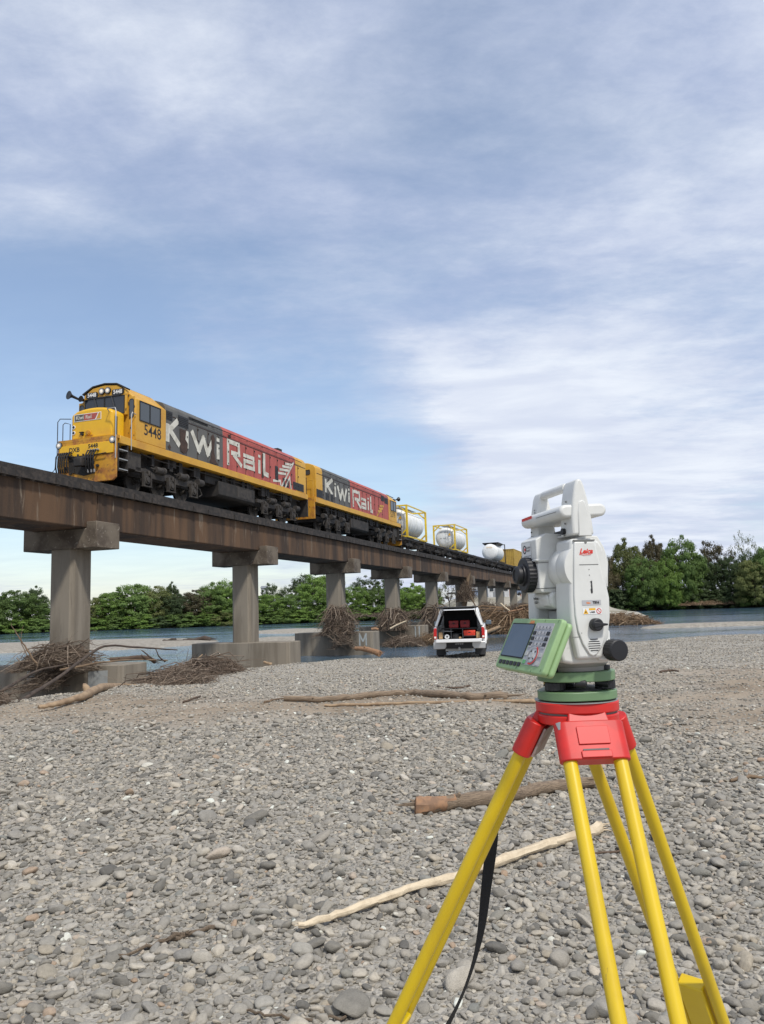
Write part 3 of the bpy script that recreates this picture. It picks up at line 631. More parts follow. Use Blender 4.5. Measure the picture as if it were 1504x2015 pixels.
# blue white paint marks on pier footings: a stencilled letter at the near end of the third, plain patches elsewhere
def mark_on_footing(i, pts_list, m, name, lift=0.004):
    pass
fx = bx(PIERS[4]) - 0.75
paint_pale = mat('pale paint patch', (0.42, 0.46, 0.46), 0.8, col2=(0.34, 0.37, 0.37), nscale=6)
y0 = 16.42 + 0.18 - WC
fr = (Vector((fx, y0 + 0.75, -0.60)), Vector((0, -1, 0)), Vector((0, 0, 1)))
obj('painted_letter', strokes([[(0.06, 0), (0.06, 0.78)], [(0.06, 0.74), (0.28, 0.25)], [(0.28, 0.25), (0.50, 0.74)], [(0.50, 0.78), (0.50, 0)]], 0.09, fr, 0.004), paint_pale, bridge)
fx = bx(PIERS[5]) - 0.75
fr = (Vector((fx, y0 + 0.55, -0.60)), Vector((0, -1, 0)), Vector((0, 0, 1)))
obj('paint_mark', strokes([[(0.04, 0.0), (0.04, 0.85)], [(0.36, 0.0), (0.36, 0.85)]], 0.10, fr, 0.004), paint_pale, bridge)
grey_patch = mat('grey cement patch', (0.31, 0.32, 0.31), 0.9, col2=(0.27, 0.275, 0.265), nscale=4)
fx = bx(PIERS[2]) - 0.75
for (a, b, z0, z1) in ((19.0, 20.3, -0.55, 0.02), (16.95, 17.75, -0.75, -0.05)):
    obj('cement_patch', poly([(0, 0), (b - a, 0.03), (b - a, z1 - z0), (0.02, z1 - z0 - .04)], (Vector((fx, b - WC, z0)), Vector((0, -1, 0)), Vector((0, 0, 1))), 0.004), grey_patch, bridge)
fxp = bx(PIERS[2]) - 0.53
obj('cement_patch', poly([(0, 0), (0.36, 0), (0.36, 0.42), (0, 0.42)], (Vector((fxp, 0.36, 0.25)), Vector((0, -1, 0)), Vector((0, 0, 1))), 0.004), grey_patch, bridge)

# ------------------------------------------------------------------ locomotives (local x runs back from the front coupler, y away from the viewer, z from the rail)
HW = 1.33; SILL = 1.60; SILT = 1.89; EAVE = 3.86
def letters_on(side_y, x_of, paths, w, name, m, parent):
    fr = (Vector((0, side_y, 0)), Vector((1, 0, 0)), Vector((0, 0, 1)))
    return obj(name, strokes(paths, w, fr), m, parent)
wheel_me = MB().lathe([(0.10, -0.07), (0.36, -0.07), (0.36, -0.03), (0.40, -0.05), (0.46, -0.055), (0.47, 0.055), (0.44, 0.06), (0.40, 0.035), (0.13, 0.05), (0.12, 0.12), (0.06, 0.12)], 28, (0, 0, 0), (0, -1, 0)).mesh('wheel', under_lit, 40)
def bogie_frame_mb(axles):
    m = MB(); a0, a2 = axles[0], axles[-1]
    for y in (-1.05, 1.05):
        s_ = -1 if y < 0 else 1; y0, y1 = sorted((y, y + 0.13 * s_))
        for q in range(len(axles) - 1):        # side frame dips between the axles
            p, r_ = axles[q], axles[q + 1]; mid = (p + r_) / 2
            m.prism([(p - .02, 0.72), (mid - .35, .60), (mid + .35, .60), (r_ + .02, 0.72), (r_ + .02, 0.95), (mid + .3, 0.88), (mid - .3, 0.88), (p - .02, 0.95)], 'y', y0, y1)
        m.box(a0 - .62, a0, y0, y1, 0.74, 0.92); m.box(a2, a2 + .62, y0, y1, 0.74, 0.92)
        for p in axles:
            ya, yb = sorted((y + .135 * s_, y + .27 * s_))
            m.box(p - .24, p - .19, ya, yb, 0.24, 0.80); m.box(p + .19, p + .24, ya, yb, 0.24, 0.80); m.box(p - .27, p + .27, ya, yb, 0.20, 0.245)
            m.cyl((p, y + .02 * s_, 0.47), (p, y + .25 * s_, 0.47), 0.165, 16); m.cyl((p, y + .25 * s_, 0.47), (p, y + .30 * s_, 0.47), 0.10, 12)
            m.box(p - .17, p + .17, y + (.02 if s_ > 0 else -.2), y + (.2 if s_ > 0 else -.02), 0.60, 0.74)
            m.cyl((p + .12, y + .2 * s_, 0.66), (p + .12, y + .2 * s_, 0.86), 0.055, 10)
        for p in axles[:-1]:
            m.cyl((p + .55, y + .20 * s_, 0.98), (p + 1.0, y + .20 * s_, 0.98), 0.13, 16); m.cyl((p + 1.0, y + .20 * s_, 0.98), (p + 1.12, y + .20 * s_, 0.98), 0.16, 16); m.cyl((p + .25, y + .20 * s_, 1.0), (p + .55, y + .20 * s_, 0.98), 0.03, 8)
        m.cyl((a2 + .28, y + .20 * s_, 0.92), (a2 + .68, y + .20 * s_, 0.92), 0.15, 16)
        m.tube([(a2 + .1, y + .16 * s_, .8), (a2 + .5, y + .2 * s_, .62), (a2 + .66, y + .2 * s_, .42), (a2 + .45, y + .18 * s_, .3)], 0.03, 8)
    m.box(a0 - .5, a2 + .5, -0.75, 0.75, 0.62, 0.95)
    for p in axles: m.cyl((p, -.9, .47), (p, .9, .47), .09, 10)
    return m
def make_bogie(parent, axles, name='bogie'):
    bg = obj(name, bogie_frame_mb(axles), under_lit, parent, bevel=0.012, seg=1)
    for p in axles:
        for y in (-0.56, 0.56):
            w = obj('wheel', wheel_me, None, bg, loc=(p, y, 0.47)); w.rotation_euler = (0, 0, 0 if y < 0 else math.pi)
    return bg
def roundrect(cx, cz, w, h, r, n=5):
    pts = []
    for (sx, sz, a0) in ((1, 1, 0), (-1, 1, 90), (-1, -1, 180), (1, -1, 270)):
        for k in range(n + 1):
            a = R(a0 + 90 * k / n); pts.append((cx + sx * (w / 2 - r) + r * math.cos(a), cz + sz * (h / 2 - r) + r * math.sin(a)))
    return pts
def pane(name, pts, axis, a, thick, frame_m, glass_m, parent, grow=0.03):
    """window: rubber frame proud of the body and glass set into it; returns the frame"""
    c = (sum(p[0] for p in pts) / len(pts), sum(p[1] for p in pts) / len(pts))
    outer = [(c[0] + (p[0] - c[0]) * (1 + grow / max(abs(p[0] - c[0]), .15)), c[1] + (p[1] - c[1]) * (1 + grow / max(abs(p[1] - c[1]), .15))) for p in pts]
    f = MB(); n = len(pts)
    def mk(p, t): return (t, p[0], p[1]) if axis == 'x' else (p[0], t, p[1])
    vs = [mk(p, a) for p in outer] + [mk(p, a + thick) for p in outer] + [mk(p, a + thick) for p in pts] + [mk(p, a + thick * .3) for p in pts]
    fs = []
    for i in range(n):
        j = (i + 1) % n
        for q in range(3): fs.append((q * n + i, q * n + j, (q + 1) * n + j, (q + 1) * n + i))
    fr_ = obj(name, f.add(vs, fs), frame_m, parent)
    obj('pane', MB().add([mk(p, a + thick * .35) for p in pts], [tuple(range(n))]), glass_m, fr_)
    return fr_
def make_loco(name, s_front, flip, label, number, L, layout, lead):
    """layout: positions along the body as seen on the viewer's side; flip turns the cab to the far end"""
    loc = sw(s_front if not flip else s_front + L, WC, RAILZ)
    T = thing(name, loc, BROT + (math.pi if flip else 0), label, 'locomotive', 'diesel locomotives hauling the freight train')
    ny = -1 if not flip else 1                     # local side that faces the viewer
    cabf, cabr, nosef = 1.18, 3.15, 0.30           # cab front wall, cab rear wall, nose front
    hood_end = L - 0.45
    # frame sill stripe, deck, underframe
    obj('frame_sill', MB().box(0.25, L - .3, -HW - .012, HW + .012, SILL, SILT - .002), loco_yellow, T, bevel=.01, seg=1)
    ub = MB().box(0.5, L - .6, -.75, .75, 1.05, SILL - .002); ub.box(6.6, 11.2, -1.0, 1.0, 1.1, SILL - .003); obj('underframe', ub, under, T)
    # long hood: cross-section with rolled eaves, in three colour sections
    prof = [(-HW + .03, SILT), (-HW + .03, 3.52), (-HW + .05, 3.70), (-HW + .20, 3.88), (-.8, 4.0), (-.4, 4.05), (.4, 4.05), (.8, 4.0), (HW - .20, 3.88), (HW - .05, 3.70), (HW - .03, 3.52), (HW - .03, SILT)]
    (g0, g1), (r0, r1) = layout['grey'], layout['red']
    gh = obj('hood_grey', MB().prism(prof, 'x', g0, g1), loco_grey, T, bevel=.012, seg=1)
    rh = obj('hood_red', MB().prism(prof, 'x', r0, r1), loco_red, T, bevel=.012, seg=1)
    y0_, y1_ = layout['end']
    eh = obj('hood_end', MB().prism(prof, 'x', y0_, y1_), loco_yellow, T, bevel=.03, seg=2)
    # door joints: narrow recess strips and hinge studs on the viewer's side, roof handrail
    side = ny * (HW - .03)
    d = MB(); hinge = MB()
    xx = cabr + 1.5
    while xx < hood_end - .3:
        a, b = sorted((side + ny * .001, side + ny * .012)); d.box(xx - .012, xx + .012, a, b, SILT + .03, 3.35)
        for zz in (2.15, 2.7, 3.2): hinge.box(xx + .03, xx + .08, *sorted((side, side + ny * .03)), zz, zz + .07)
        xx += 0.86
    a, b = sorted((side + ny * .001, side + ny * .014)); d.box(cabr + .1, hood_end - .1, a, b, 3.36, 3.385)
    obj('door_joint', d, rust, T); obj('hinge', hinge, under, T)
    hr = MB().tube([(cabr + 1.8, side + ny * .10, 3.60), (hood_end - .8, side + ny * .10, 3.60)], .016, 6)
    for q in np.arange(cabr + 2.0, hood_end - .8, 1.6): hr.tube([(q, side, 3.60), (q, side + ny * .10, 3.60)], .014, 6)
    obj('grab_rail', hr, under, T)
    rb = MB()                                        # roof boxes, exhaust, fans
    rb.box(cabr + 1.9, cabr + 3.4, -.6, .6, 4.05, 4.14); rb.box(8.9, 9.5, -.35, .35, 4.05, 4.22); rb.cyl((12.2, 0, 4.04), (12.2, 0, 4.15), .55, 20); rb.cyl((13.9, 0, 4.04), (13.9, 0, 4.15), .55, 20); rb.box(L - 3.2, L - 2.7, -.9, -.5, 3.95, 4.12)
    obj('roof_equipment', rb, under, T)
    for (x0, x1, z0, z1) in layout['dark']:
        v = MB(); a, b = sorted((side + ny * .002, side + ny * .016)); v.box(x0, x1, a, b, z0, z1)
        o = obj('louvre_panel', v, black_paint, T)
        sl_ = MB(); zz = z0 + .05
        while zz < z1 - .03:
            a2, b2 = sorted((side + ny * .016, side + ny * .03)); sl_.box(x0 + .03, x1 - .03, a2, b2, zz, zz + .02); zz += .075
        obj('louvre', sl_, under, o)
    # cab: walls with chamfered roof edge
    cp = [(-HW, SILT), (-HW, 3.52), (-.64, 4.11), (0, 4.20), (.64, 4.11), (HW, 3.52), (HW, SILT)]
    cab = obj('cab', MB().prism(cp, 'x', cabf, cabr), loco_yellow, T, bevel=.03, seg=2)
    cw = [(-.98, 2.9), (-.98, 3.86), (-.55, 4.12), (0, 4.18), (.55, 4.12), (.98, 3.86), (.98, 2.9)]
    obj('windscreen_surround', MB().prism(cw, 'x', cabf - .14, cabf + .02), loco_yellow, cab, bevel=.03, seg=2)
    br = MB().prism([(-1.02, 3.88), (-.55, 4.15), (0, 4.215), (.55, 4.15), (1.02, 3.88), (1.05, 3.93), (.57, 4.19), (0, 4.255), (-.57, 4.19), (-1.05, 3.93)], 'x', cabf - .17, cabf + .02)
    obj('roof_brow', br, under, cab)
    obj('roof_sheet', MB().prism([(-.60, 4.13), (0, 4.225), (.60, 4.13), (.60, 4.10), (0, 4.19), (-.60, 4.10)], 'x', cabf - .1, cabr), under, cab)
    fx_ = cabf - .14
    for (ya, yb) in ((-.90, -.02), (.02, .90)):
        pane('windscreen', [(ya, 2.98), (yb, 2.98), (yb, 3.66), (ya, 3.66)], 'x', fx_, -.035, black_rubber, glass_dark, cab, .02)
    wp = MB()
    for yw in (-.35, .45): wp.tube([(fx_ - .06, yw, 3.66), (fx_ - .06, yw - .18, 3.05)], .012, 5)
    obj('wiper', wp, black_paint, cab)
    obj('sun_hood', MB().prism([(-.78, 3.665), (.78, 3.665), (.74, 3.715), (-.74, 3.715)], 'x', fx_ - .05, fx_ - .002), black_paint, cab)
    for yy in (-.16, .12):
        hl = obj('headlight', MB().lathe([(.135, 0), (.135, .05), (.115, .06)], 20, (fx_ - .002, yy, 3.93), (-1, 0, 0)), black_paint, cab)
        obj('headlight_lens', MB().lathe([(.112, .061), (.095, .066), (.05, .069), (.001, .070)], 20, (fx_ - .002, yy, 3.93), (-1, 0, 0)), galv, hl)
        obj('bulb', MB().lathe([(.072, .0695), (.05, .080), (.001, .084)], 16, (fx_ - .002, yy, 3.93), (-1, 0, 0)), lamp_lit if lead else lamp_white, hl)
    for yy in (-.62, .58):
        nb = obj('number_board', MB().prism(roundrect(yy, 3.83, .54, .22, .07), 'x', fx_ - .035, fx_ + .01), black_paint, cab)
        obj('number', text_mb(number, .22, (Vector((fx_ - .036, yy, 3.83)), Vector((0, -1, 0)), Vector((0, 0, 1))), .006, .002, sx=.92), print_white, nb)
    for s_ in (-1, 1):                               # door with oblong window beside the windscreen
        yd = s_ * 1.155
        dr = obj('cab_door', MB().box(cabf - .03, cabf - .001, *sorted((yd - .15, yd + .15)), SILT + .03, 3.62), loco_yellow, cab, bevel=.008, seg=1)
        pane('door_window', roundrect(yd, 3.15, .19, .72, .09), 'x', cabf - .03, -.02, black_rubber, glass_grey, dr, .018)
        ys = s_ * HW
        w = pane('side_window', [(1.42, 2.74), (2.72, 2.74), (2.72, 3.46), (1.42, 3.46)], 'y', ys, s_ * .03, black_rubber, glass_grey, cab, .035)
        a, b = sorted((ys + s_ * .012, ys + s_ * .03)); obj('window_bar', MB().box(2.03, 2.07, a, b, 2.74, 3.46), black_rubber, w)
        X_ = Vector((1 if s_ < 0 else -1, 0, 0))
        obj('cab_number', text_mb(number, .60, (Vector((2.24, ys, 2.40)), X_, Vector((0, 0, 1))), .006, .004, sx=.95), print_black, cab)
    ch = MB(); rr_c = random.Random(3)
    for q in range(26):
        y_, z_ = rr_c.choice(((rr_c.uniform(1.0, 1.28), rr_c.uniform(1.9, 3.5)), (rr_c.choice((-1.0, 1.0)) + rr_c.uniform(-.03, .03), rr_c.uniform(2.9, 3.8)))); y_ *= rr_c.choice((-1, 1)) if q % 3 == 0 else -1; s_q = rr_c.uniform(.015, .05)
        ch.add([(cabf - .0335 if abs(y_) > 1.0 else cabf - .143, y_ + s_q * math.cos(a) * rr_c.uniform(.5, 1), z_ + s_q * 1.6 * math.sin(a) * rr_c.uniform(.5, 1)) for a in np.linspace(0, 6.283, 8)[:-1]], [tuple(range(7))])
    obj('paint_chip', ch, rust, cab)
    # short nose with rounded corners and domed top
    npf = []
    for k in range(9): npf.append((-.92 + 1.84 * k / 8, 2.98 + .13 * (1 - ((k - 4) / 4) ** 2)))
    nprof = [(-.94, SILT)] + [(-.94, 2.90)] + npf[1:-1] + [(.94, 2.90), (.94, SILT)]
    nose = obj('nose', MB().prism(nprof, 'x', nosef, cabf - .142), nose_yellow, T, bevel=.10, seg=4, smooth=60)
    obj('nose_gap_strip', MB().box(nosef + .13, nosef + .28, -.952, -.938, SILT + .03, 2.72), black_paint, nose)  # black strip painting the dark gap on the nose side
    pl = obj('nameplate', MB().box(nosef - .012, nosef + .02, -.44, .78, 2.62, 2.90), print_white, nose)
    fxn = nosef - .013
    fr = (Vector((fxn, .76, 2.64)), Vector((0, -1, 0)), Vector((0, 0, 1)))
    obj('plate_grey', poly([(0, 0), (.43, 0), (.43, .24), (0, .24)], fr, .002), loco_grey, pl)
    obj('plate_red', poly([(.432, 0), (.93, 0), (1.06, .24), (.432, .24)], fr, .002), loco_red, pl)
    obj('plate_swoosh', poly([(.98, 0), (1.18, 0), (1.18, .24), (1.10, .24)], fr, .002), loco_yellow, pl)
    obj('plate_lettering', text_mb('Kiwi', .20, (fr[0] + Vector((0, -.235, .12)), fr[1], fr[2]), .005, .004), lett_white, pl)
    obj('plate_lettering', text_mb('Rail', .20, (fr[0] + Vector((0, -.64, .12)), fr[1], fr[2]), .003, .004), lett_white, pl)
    fit = MB(); fit.cyl((nosef + .02, .12, 2.13), (nosef - .06, .12, 2.13), .10, 16); fit.cyl((nosef - .06, .12, 2.13), (nosef - .09, .12, 2.13), .06, 12); fit.box(nosef - .03, nosef + .01, -.08, .28, 2.03, 2.06)
    obj('nose_fitting', fit, pilot_yellow, nose)
    obj('nose_fitting', MB().cyl((nosef + .02, .38, 2.1), (nosef - .1, .38, 2.1), .05, 10).box(nosef - .08, nosef, .32, .50, 2.17, 2.2), under, nose)
    for zz in (2.2, 2.42):
        ml = obj('marker_light', MB().lathe([(.075, 0), (.075, .03)], 16, (nosef + .003, .80, zz), (-1, 0, 0)), print_white, nose)
        obj('marker_lens', MB().lathe([(.055, .031), (.03, .04), (.001, .042)], 14, (nosef + .003, .80, zz), (-1, 0, 0)), black_paint, ml)
    # front platform and pilot
    obj('front_platform', MB().box(0.06, cabf, -HW + .02, HW - .02, SILT - .11, SILT - .001), pilot_yellow, T)
    pil = MB().prism([(-HW + .02, .32), (-HW + .16, .20), (HW - .2, .16), (HW - .02, .24), (HW - .02, 1.775), (-HW + .02, 1.775)], 'x', 0.05, 0.14)
    p_ = obj('pilot', pil, pilot_yellow, T, bevel=.015, seg=1)
    obj('pilot_beam', MB().box(0.012, 0.049, -HW + .12, HW - .12, 1.22, 1.66), nose_yellow, p_, bevel=.01, seg=1)
    obj('pilot_recess', MB().prism([(-.40, .52), (.10, .46), (.78, .66), (.80, 1.21), (-.34, 1.2), (-.34, .9)], 'x', 0.03, 0.049), under, p_)
    obj('coupler', MB().box(-.34, .05, -.12, .12, .78, 1.02).box(-.44, -.28, -.17, .17, .74, 1.06).box(-.10, .05, -.30, .42, 1.06, 1.16), under, p_, bevel=.03, seg=2)
    hose = MB()
    for yh in (-.22, -.34, -.45, -.56, .62, .74, .84, .93, 1.02, 1.12):
        hose.tube([(0.02, yh, 1.35), (-.12, yh + .02, 1.36), (-.19, yh + .05, 1.2), (-.16, yh + .09, .85), (-.06, yh + .12, .62)], .028, 7)
    obj('brake_hose', hose, black_rubber, p_)
    hc = MB()
    for yh in (-.30, -.45, -.58): hc.cyl((0.03, yh, 1.37), (-.10, yh, 1.38), .035, 8); hc.cyl((-.07, yh + .12, .66), (-.05, yh + .13, .55), .035, 8)
    obj('hose_coupling', hc, galv, p_)
    cl = MB()
    for q in range(14):
        yq, zq = random.uniform(-.95, 1.05), random.uniform(.42, 1.25); cl.box(-.03, .049, yq - random.uniform(.02, .10), yq + .03, zq, zq + random.uniform(.03, .16))
    cl.tube([(-.05, -.95, 1.22), (-.05, .0, 1.16), (-.05, 1.2, 1.24)], .02, 6); cl.tube([(-.03, 1.20, 1.30), (-.05, .7, 1.34), (-.03, .5, 1.2)], .015, 6)
    obj('pilot_fittings', cl, under, p_)
    if lead:
        fr = (Vector((0.011, 0, 0)), Vector((0, -1, 0)), Vector((0, 0, 1)))
        obj('front_class_lettering', text_mb('DXB', .24, (Vector((0.011, .52, 1.46)), fr[1], fr[2]), .006, .003), print_black, p_)
        obj('front_number', text_mb(number, .22, (Vector((0.011, -.32, 1.54)), fr[1], fr[2]), .006, .003), print_black, p_)
    for yy in (-HW + .16, HW - .10):
        dl = obj('ditch_light', MB().lathe([(.09, -.12), (.135, 0), (.14, .05), (.122, .06)], 20, (0.06, yy, 1.70), (-1, 0, 0)), black_paint, p_)
        obj('ditch_lens', MB().lathe([(.120, .061), (.10, .066), (.06, .070), (.001, .072)], 20, (0.06, yy, 1.70), (-1, 0, 0)), galv, dl)
        obj('bulb', MB().lathe([(.066, .0715), (.05, .082), (.001, .086)], 16, (0.06, yy, 1.70), (-1, 0, 0)), lamp_lit if lead else lamp_white, dl)
    rails = MB()
    def hoop(pts, r=.02): rails.tube(pts, r, 7)
    hoop([(0.02, -HW + .02, 1.0), (0.02, -HW + .02, 2.78), (0.05, -HW + .08, 2.90), (0.1, -.86, 2.92), (nosef - .01, -.80, 2.86)])
    hoop([(cabf - .3, -HW - .02, 1.45), (cabf - .3, -HW - .02, 2.80), (cabf - .25, -HW - .02, 2.92), (cabf - .04, -HW - .02, 2.88)])
    obj('handrail', rails, galv, T)
    rails = MB()
    hoop([(0.02, HW - .02, 1.3), (0.02, HW - .02, 2.62), (0.05, HW - .1, 2.74), (nosef, .93, 2.76)], .016)
    hoop([(0.3, HW - .02, SILT), (0.3, HW - .02, 2.58), (0.36, HW - .06, 2.66), (0.6, HW - .1, 2.66), (0.6, HW - .1, SILT)], .016)
    hoop([(0.02, HW, 1.25), (0.0, HW + .06, .8), (-.1, HW + .16, .62)], .014)
    obj('handrail', rails, under, T)
    for s_ in (-1, 1):
        st = obj('step_ladder', MB().box(.16, .20, *sorted((s_ * HW, s_ * (HW - .3))), .55, SILL - .002).box(.70, .74, *sorted((s_ * HW, s_ * (HW - .3))), .55, SILL - .002), under, T)
        for zz in (.62, 1.0, 1.35): obj('step', MB().box(.201, .699, *sorted((s_ * (HW + .01), s_ * (HW - .22))), zz, zz + .035), galv, st)
    horn = obj('air_horn', MB().tube([(cabf + .1, 1.0, 3.72), (cabf - .1, 1.12, 3.70), (cabf - .45, 1.30, 3.82)], [.03, .035, .06], 10).lathe([(.06, 0), (.09, .06), (.17, .14), (.175, .16), (.14, .155)], 18, (cabf - .43, 1.29, 3.815), (-1, .35, .12)), black_paint, T)
    obj('horn_bell', MB().tube([(cabf + .1, 1.0, 3.66), (cabf - .15, 1.02, 3.72)], [.03, .05], 8).lathe([(.05, 0), (.08, .05), (.13, .12), (.11, .115)], 16, (cabf - .14, 1.02, 3.72), (-1, .1, .05)), black_paint, horn)
    # tank and boxes below the frame
    tk = obj('fuel_tank', MB().prism([(-1.18, .66), (-1.02, .56), (1.02, .56), (1.18, .66), (1.18, 1.28), (-1.18, 1.28)], 'x', 7.5, 10.95), under, T, bevel=.03, seg=2)
    obj('tank_patch', MB().box(9.2, 10.6, *sorted((ny * 1.181, ny * 1.19)), .74, 1.20), under_lit, tk)
    obj('battery_box', MB().box(.82, 1.72, -1.18, 1.18, .78, 1.45), under_lit, T, bevel=.02, seg=1)
    ug = MB()
    for q in range(26):
        xq = random.uniform(2, L - 2); ug.box(xq, xq + random.uniform(.1, .4), *sorted((ny * 1.12, ny * .9)), random.uniform(1.1, 1.3), SILL - .003)
    ug.tube([(1.8, ny * 1.1, 1.5), (3, ny * 1.1, 1.42), (7, ny * 1.1, 1.46), (L - 1, ny * 1.1, 1.44)], .03, 6)
    obj('underfloor_gear', ug, under, T)
    make_bogie(T, [2.0, 3.62, 5.28]); make_bogie(T, [L - 5.55, L - 3.88, L - 2.18])
    # rear end: buffer beam, coupler, end rails, small windows
    rb_ = obj('rear_beam', MB().box(L - .30, L - .18, -HW + .05, HW - .05, .62, SILT - .01), pilot_yellow if flip else under, T)
    obj('coupler', MB().box(L - .2, L + .22, -.12, .12, .78, 1.02).box(L + .16, L + .30, -.17, .17, .74, 1.06), under, rb_, bevel=.03)
    rr_ = MB()
    for y in (-HW + .12, -.5, .5, HW - .12): rr_.tube([(L - .2, y, 1.2), (L - .2, y, 2.9)], .018, 6)
    rr_.tube([(L - .2, -HW + .12, 2.9), (L - .2, -.5, 2.9)], .018, 6); rr_.tube([(L - .2, .5, 2.9), (L - .2, HW - .12, 2.9)], .018, 6)
    obj('end_handrail', rr_, loco_yellow if flip else under, T)
    for y in (-.7, .7): pane('end_window', roundrect(y, 3.45, .42, .26, .05), 'x', y1_, .03, black_rubber, glass_grey, eh, .02)
    # big side lettering on the viewer's side
    X_ = Vector((1, 0, 0)) if not flip else Vector((-1, 0, 0))
    o0 = Vector((0 if not flip else L, ny * (HW - .03), 0)); fr = (o0, X_, Vector((0, 0, 1)))
    for key, paths in layout['letters'].items():
        obj('side_lettering', strokes(paths, layout['lw'] * (.74 if key == 'a' else .86 if key == 'R' else 1), fr, .014), lett_white, T)
    obj('swoosh', strokes(layout['swoosh'], .13, fr, .013), layout.get('swm', lett_white), T)
    for pts in layout.get('chips', []): obj('paint_chip', poly(pts, fr, .022), rust, T)
    return T
z = lambda v: v - RAILZ
# positions (metres behind the front of each engine, heights above the rail) read along the body side
def shift(paths, dx): return [[(x - dx, zz - RAILZ) for x, zz in p] for p in paths]
K1 = shift([[(26.28, 9.46), (26.28, 8.70)], [(26.32, 9.16), (27.02, 9.74)], [(26.42, 9.24), (27.15, 8.70)]], 23.0)
I1 = shift([[(27.68, 9.44), (27.68, 8.70)]], 23.0)
W1 = shift([[(28.12, 9.44), (28.62, 8.78), (28.98, 9.38), (29.34, 8.76), (29.78, 9.46)]], 23.0)
I2 = shift([[(30.22, 9.36), (30.22, 8.66)], [(30.22, 9.66), (30.22, 9.48)]], 23.0)
R1_ = shift([[(31.12, 8.66), (31.12, 9.70), (32.12, 9.70), (32.16, 9.22), (31.5, 9.20)], [(31.62, 9.14), (32.42, 8.70)]], 23.0)
A1 = shift([[(32.66, 9.30), (33.6, 9.30), (33.64, 8.76), (32.68, 8.76), (32.68, 9.04), (33.6, 9.06)]], 23.0)
I3 = shift([[(34.22, 9.34), (34.22, 8.64)], [(34.22, 9.60), (34.22, 9.46)]], 23.0)
L1 = shift([[(34.75, 9.66), (34.75, 8.74), (35.1, 8.70)]], 23.0)
chip = lambda P: [(x - 23.0, zz - RAILZ) for x, zz in P]
lay1 = dict(grey=(3.152, 7.68), red=(7.683, 15.55), end=(15.553, 16.95), lw=.25,
            letters=dict(K=K1, i=I1, w=W1, i2=I2, R=R1_, a=A1, i3=I3, l=L1),
            swoosh=shift([[(35.8, 8.52), (36.6, 8.62), (36.62, 8.44)], [(36.2, 9.00), (37.3, 9.10)], [(36.5, 9.24), (37.7, 9.34)], [(36.85, 9.46), (38.0, 9.55)], [(37.2, 9.66), (38.2, 9.74)], [(36.72, 8.32), (38.3, 9.92)], [(37.2, 8.36), (37.75, 8.98), (37.9, 8.36)]], 23.0),
            dark=[(3.2, 3.62, 3.18, 3.55), (4.05, 4.8, 3.10, 3.55), (4.86, 6.35, 3.56, 3.66), (13.0, 13.35, 2.15, 2.9), (13.9, 14.2, 1.95, 2.4), (14.35, 14.65, 1.95, 2.4), (15.2, 16.6, 1.96, 2.38)],
            chips=[chip([(27.15, 9.44), (27.62, 9.44), (27.56, 9.05), (27.75, 8.9), (27.7, 8.55), (27.45, 8.42), (27.2, 8.5)]), chip([(29.45, 8.40), (30.2, 8.38), (29.98, 8.62), (29.86, 9.0), (29.95, 9.55), (29.8, 9.75), (29.62, 9.6), (29.66, 9.0), (29.6, 8.6)]),
                   chip([(26.3, 8.5), (26.42, 8.62), (26.52, 8.5), (26.42, 8.38)]), chip([(34.5, 9.6), (34.62, 9.62), (34.6, 8.9), (34.7, 8.5), (34.45, 8.5), (34.52, 9.0)]), chip([(31.1, 10.0), (31.35, 10.05), (31.4, 9.9), (31.2, 9.86)])])
make_loco('locomotive', 23.0, False, 'leading yellow grey and red diesel locomotive with its headlights lit', '5448', 17.4, lay1, True)
def sh2(P): return [[(x - 40.95, zz - RAILZ) for x, zz in p] for p in P]
lay2 = dict(grey=(17.4 - 6.15, 17.4 - 1.45), red=(3.152, 17.4 - 6.153), end=(17.4 - 1.447, 16.95), lw=.25,
            letters=dict(K=sh2([[(42.85, 9.68), (42.85, 8.85)], [(42.9, 9.25), (43.95, 9.78)], [(43.1, 9.32), (43.95, 8.80)]]), i=sh2([[(44.4, 9.42), (44.4, 8.75)], [(44.4, 9.64), (44.4, 9.52)]]),
                         w=sh2([[(44.85, 9.42), (45.25, 8.78), (45.6, 9.34), (45.95, 8.76), (46.3, 9.42)]]), i2=sh2([[(46.78, 9.36), (46.78, 8.70)], [(46.78, 9.62), (46.78, 9.47)]]),
                         R=sh2([[(47.55, 8.60), (47.55, 9.58), (48.75, 9.58), (48.8, 9.1), (47.95, 9.08)], [(48.2, 9.02), (49.0, 8.58)]]), a=sh2([[(49.2, 9.24), (50.0, 9.24), (50.05, 8.66), (49.2, 8.66), (49.2, 8.92), (50.0, 8.94)]]),
                         i3=sh2([[(50.55, 9.24), (50.55, 8.60)], [(50.55, 9.48), (50.55, 9.36)]]), l=sh2([[(51.08, 9.52), (51.08, 8.62), (51.35, 8.60)]])),
            swoosh=sh2([[(52.4, 8.4), (53.9, 9.3)], [(52.6, 8.78), (53.5, 8.84)], [(52.9, 9.0), (53.8, 9.06)], [(53.1, 9.22), (54.0, 9.28)]]), swm=loco_yellow,
            dark=[(16.0, 17.0 - .08, 1.95, 2.42), (15.05, 15.5, 1.95, 2.38), (14.3, 14.7, 1.95, 2.4), (3.3, 4.1, 3.1, 3.55), (4.2, 4.9, 3.2, 3.6)])
make_loco('locomotive', 40.95, True, 'second yellow grey and red diesel locomotive coupled backwards behind the leader', '5379', 17.4, lay2, False)

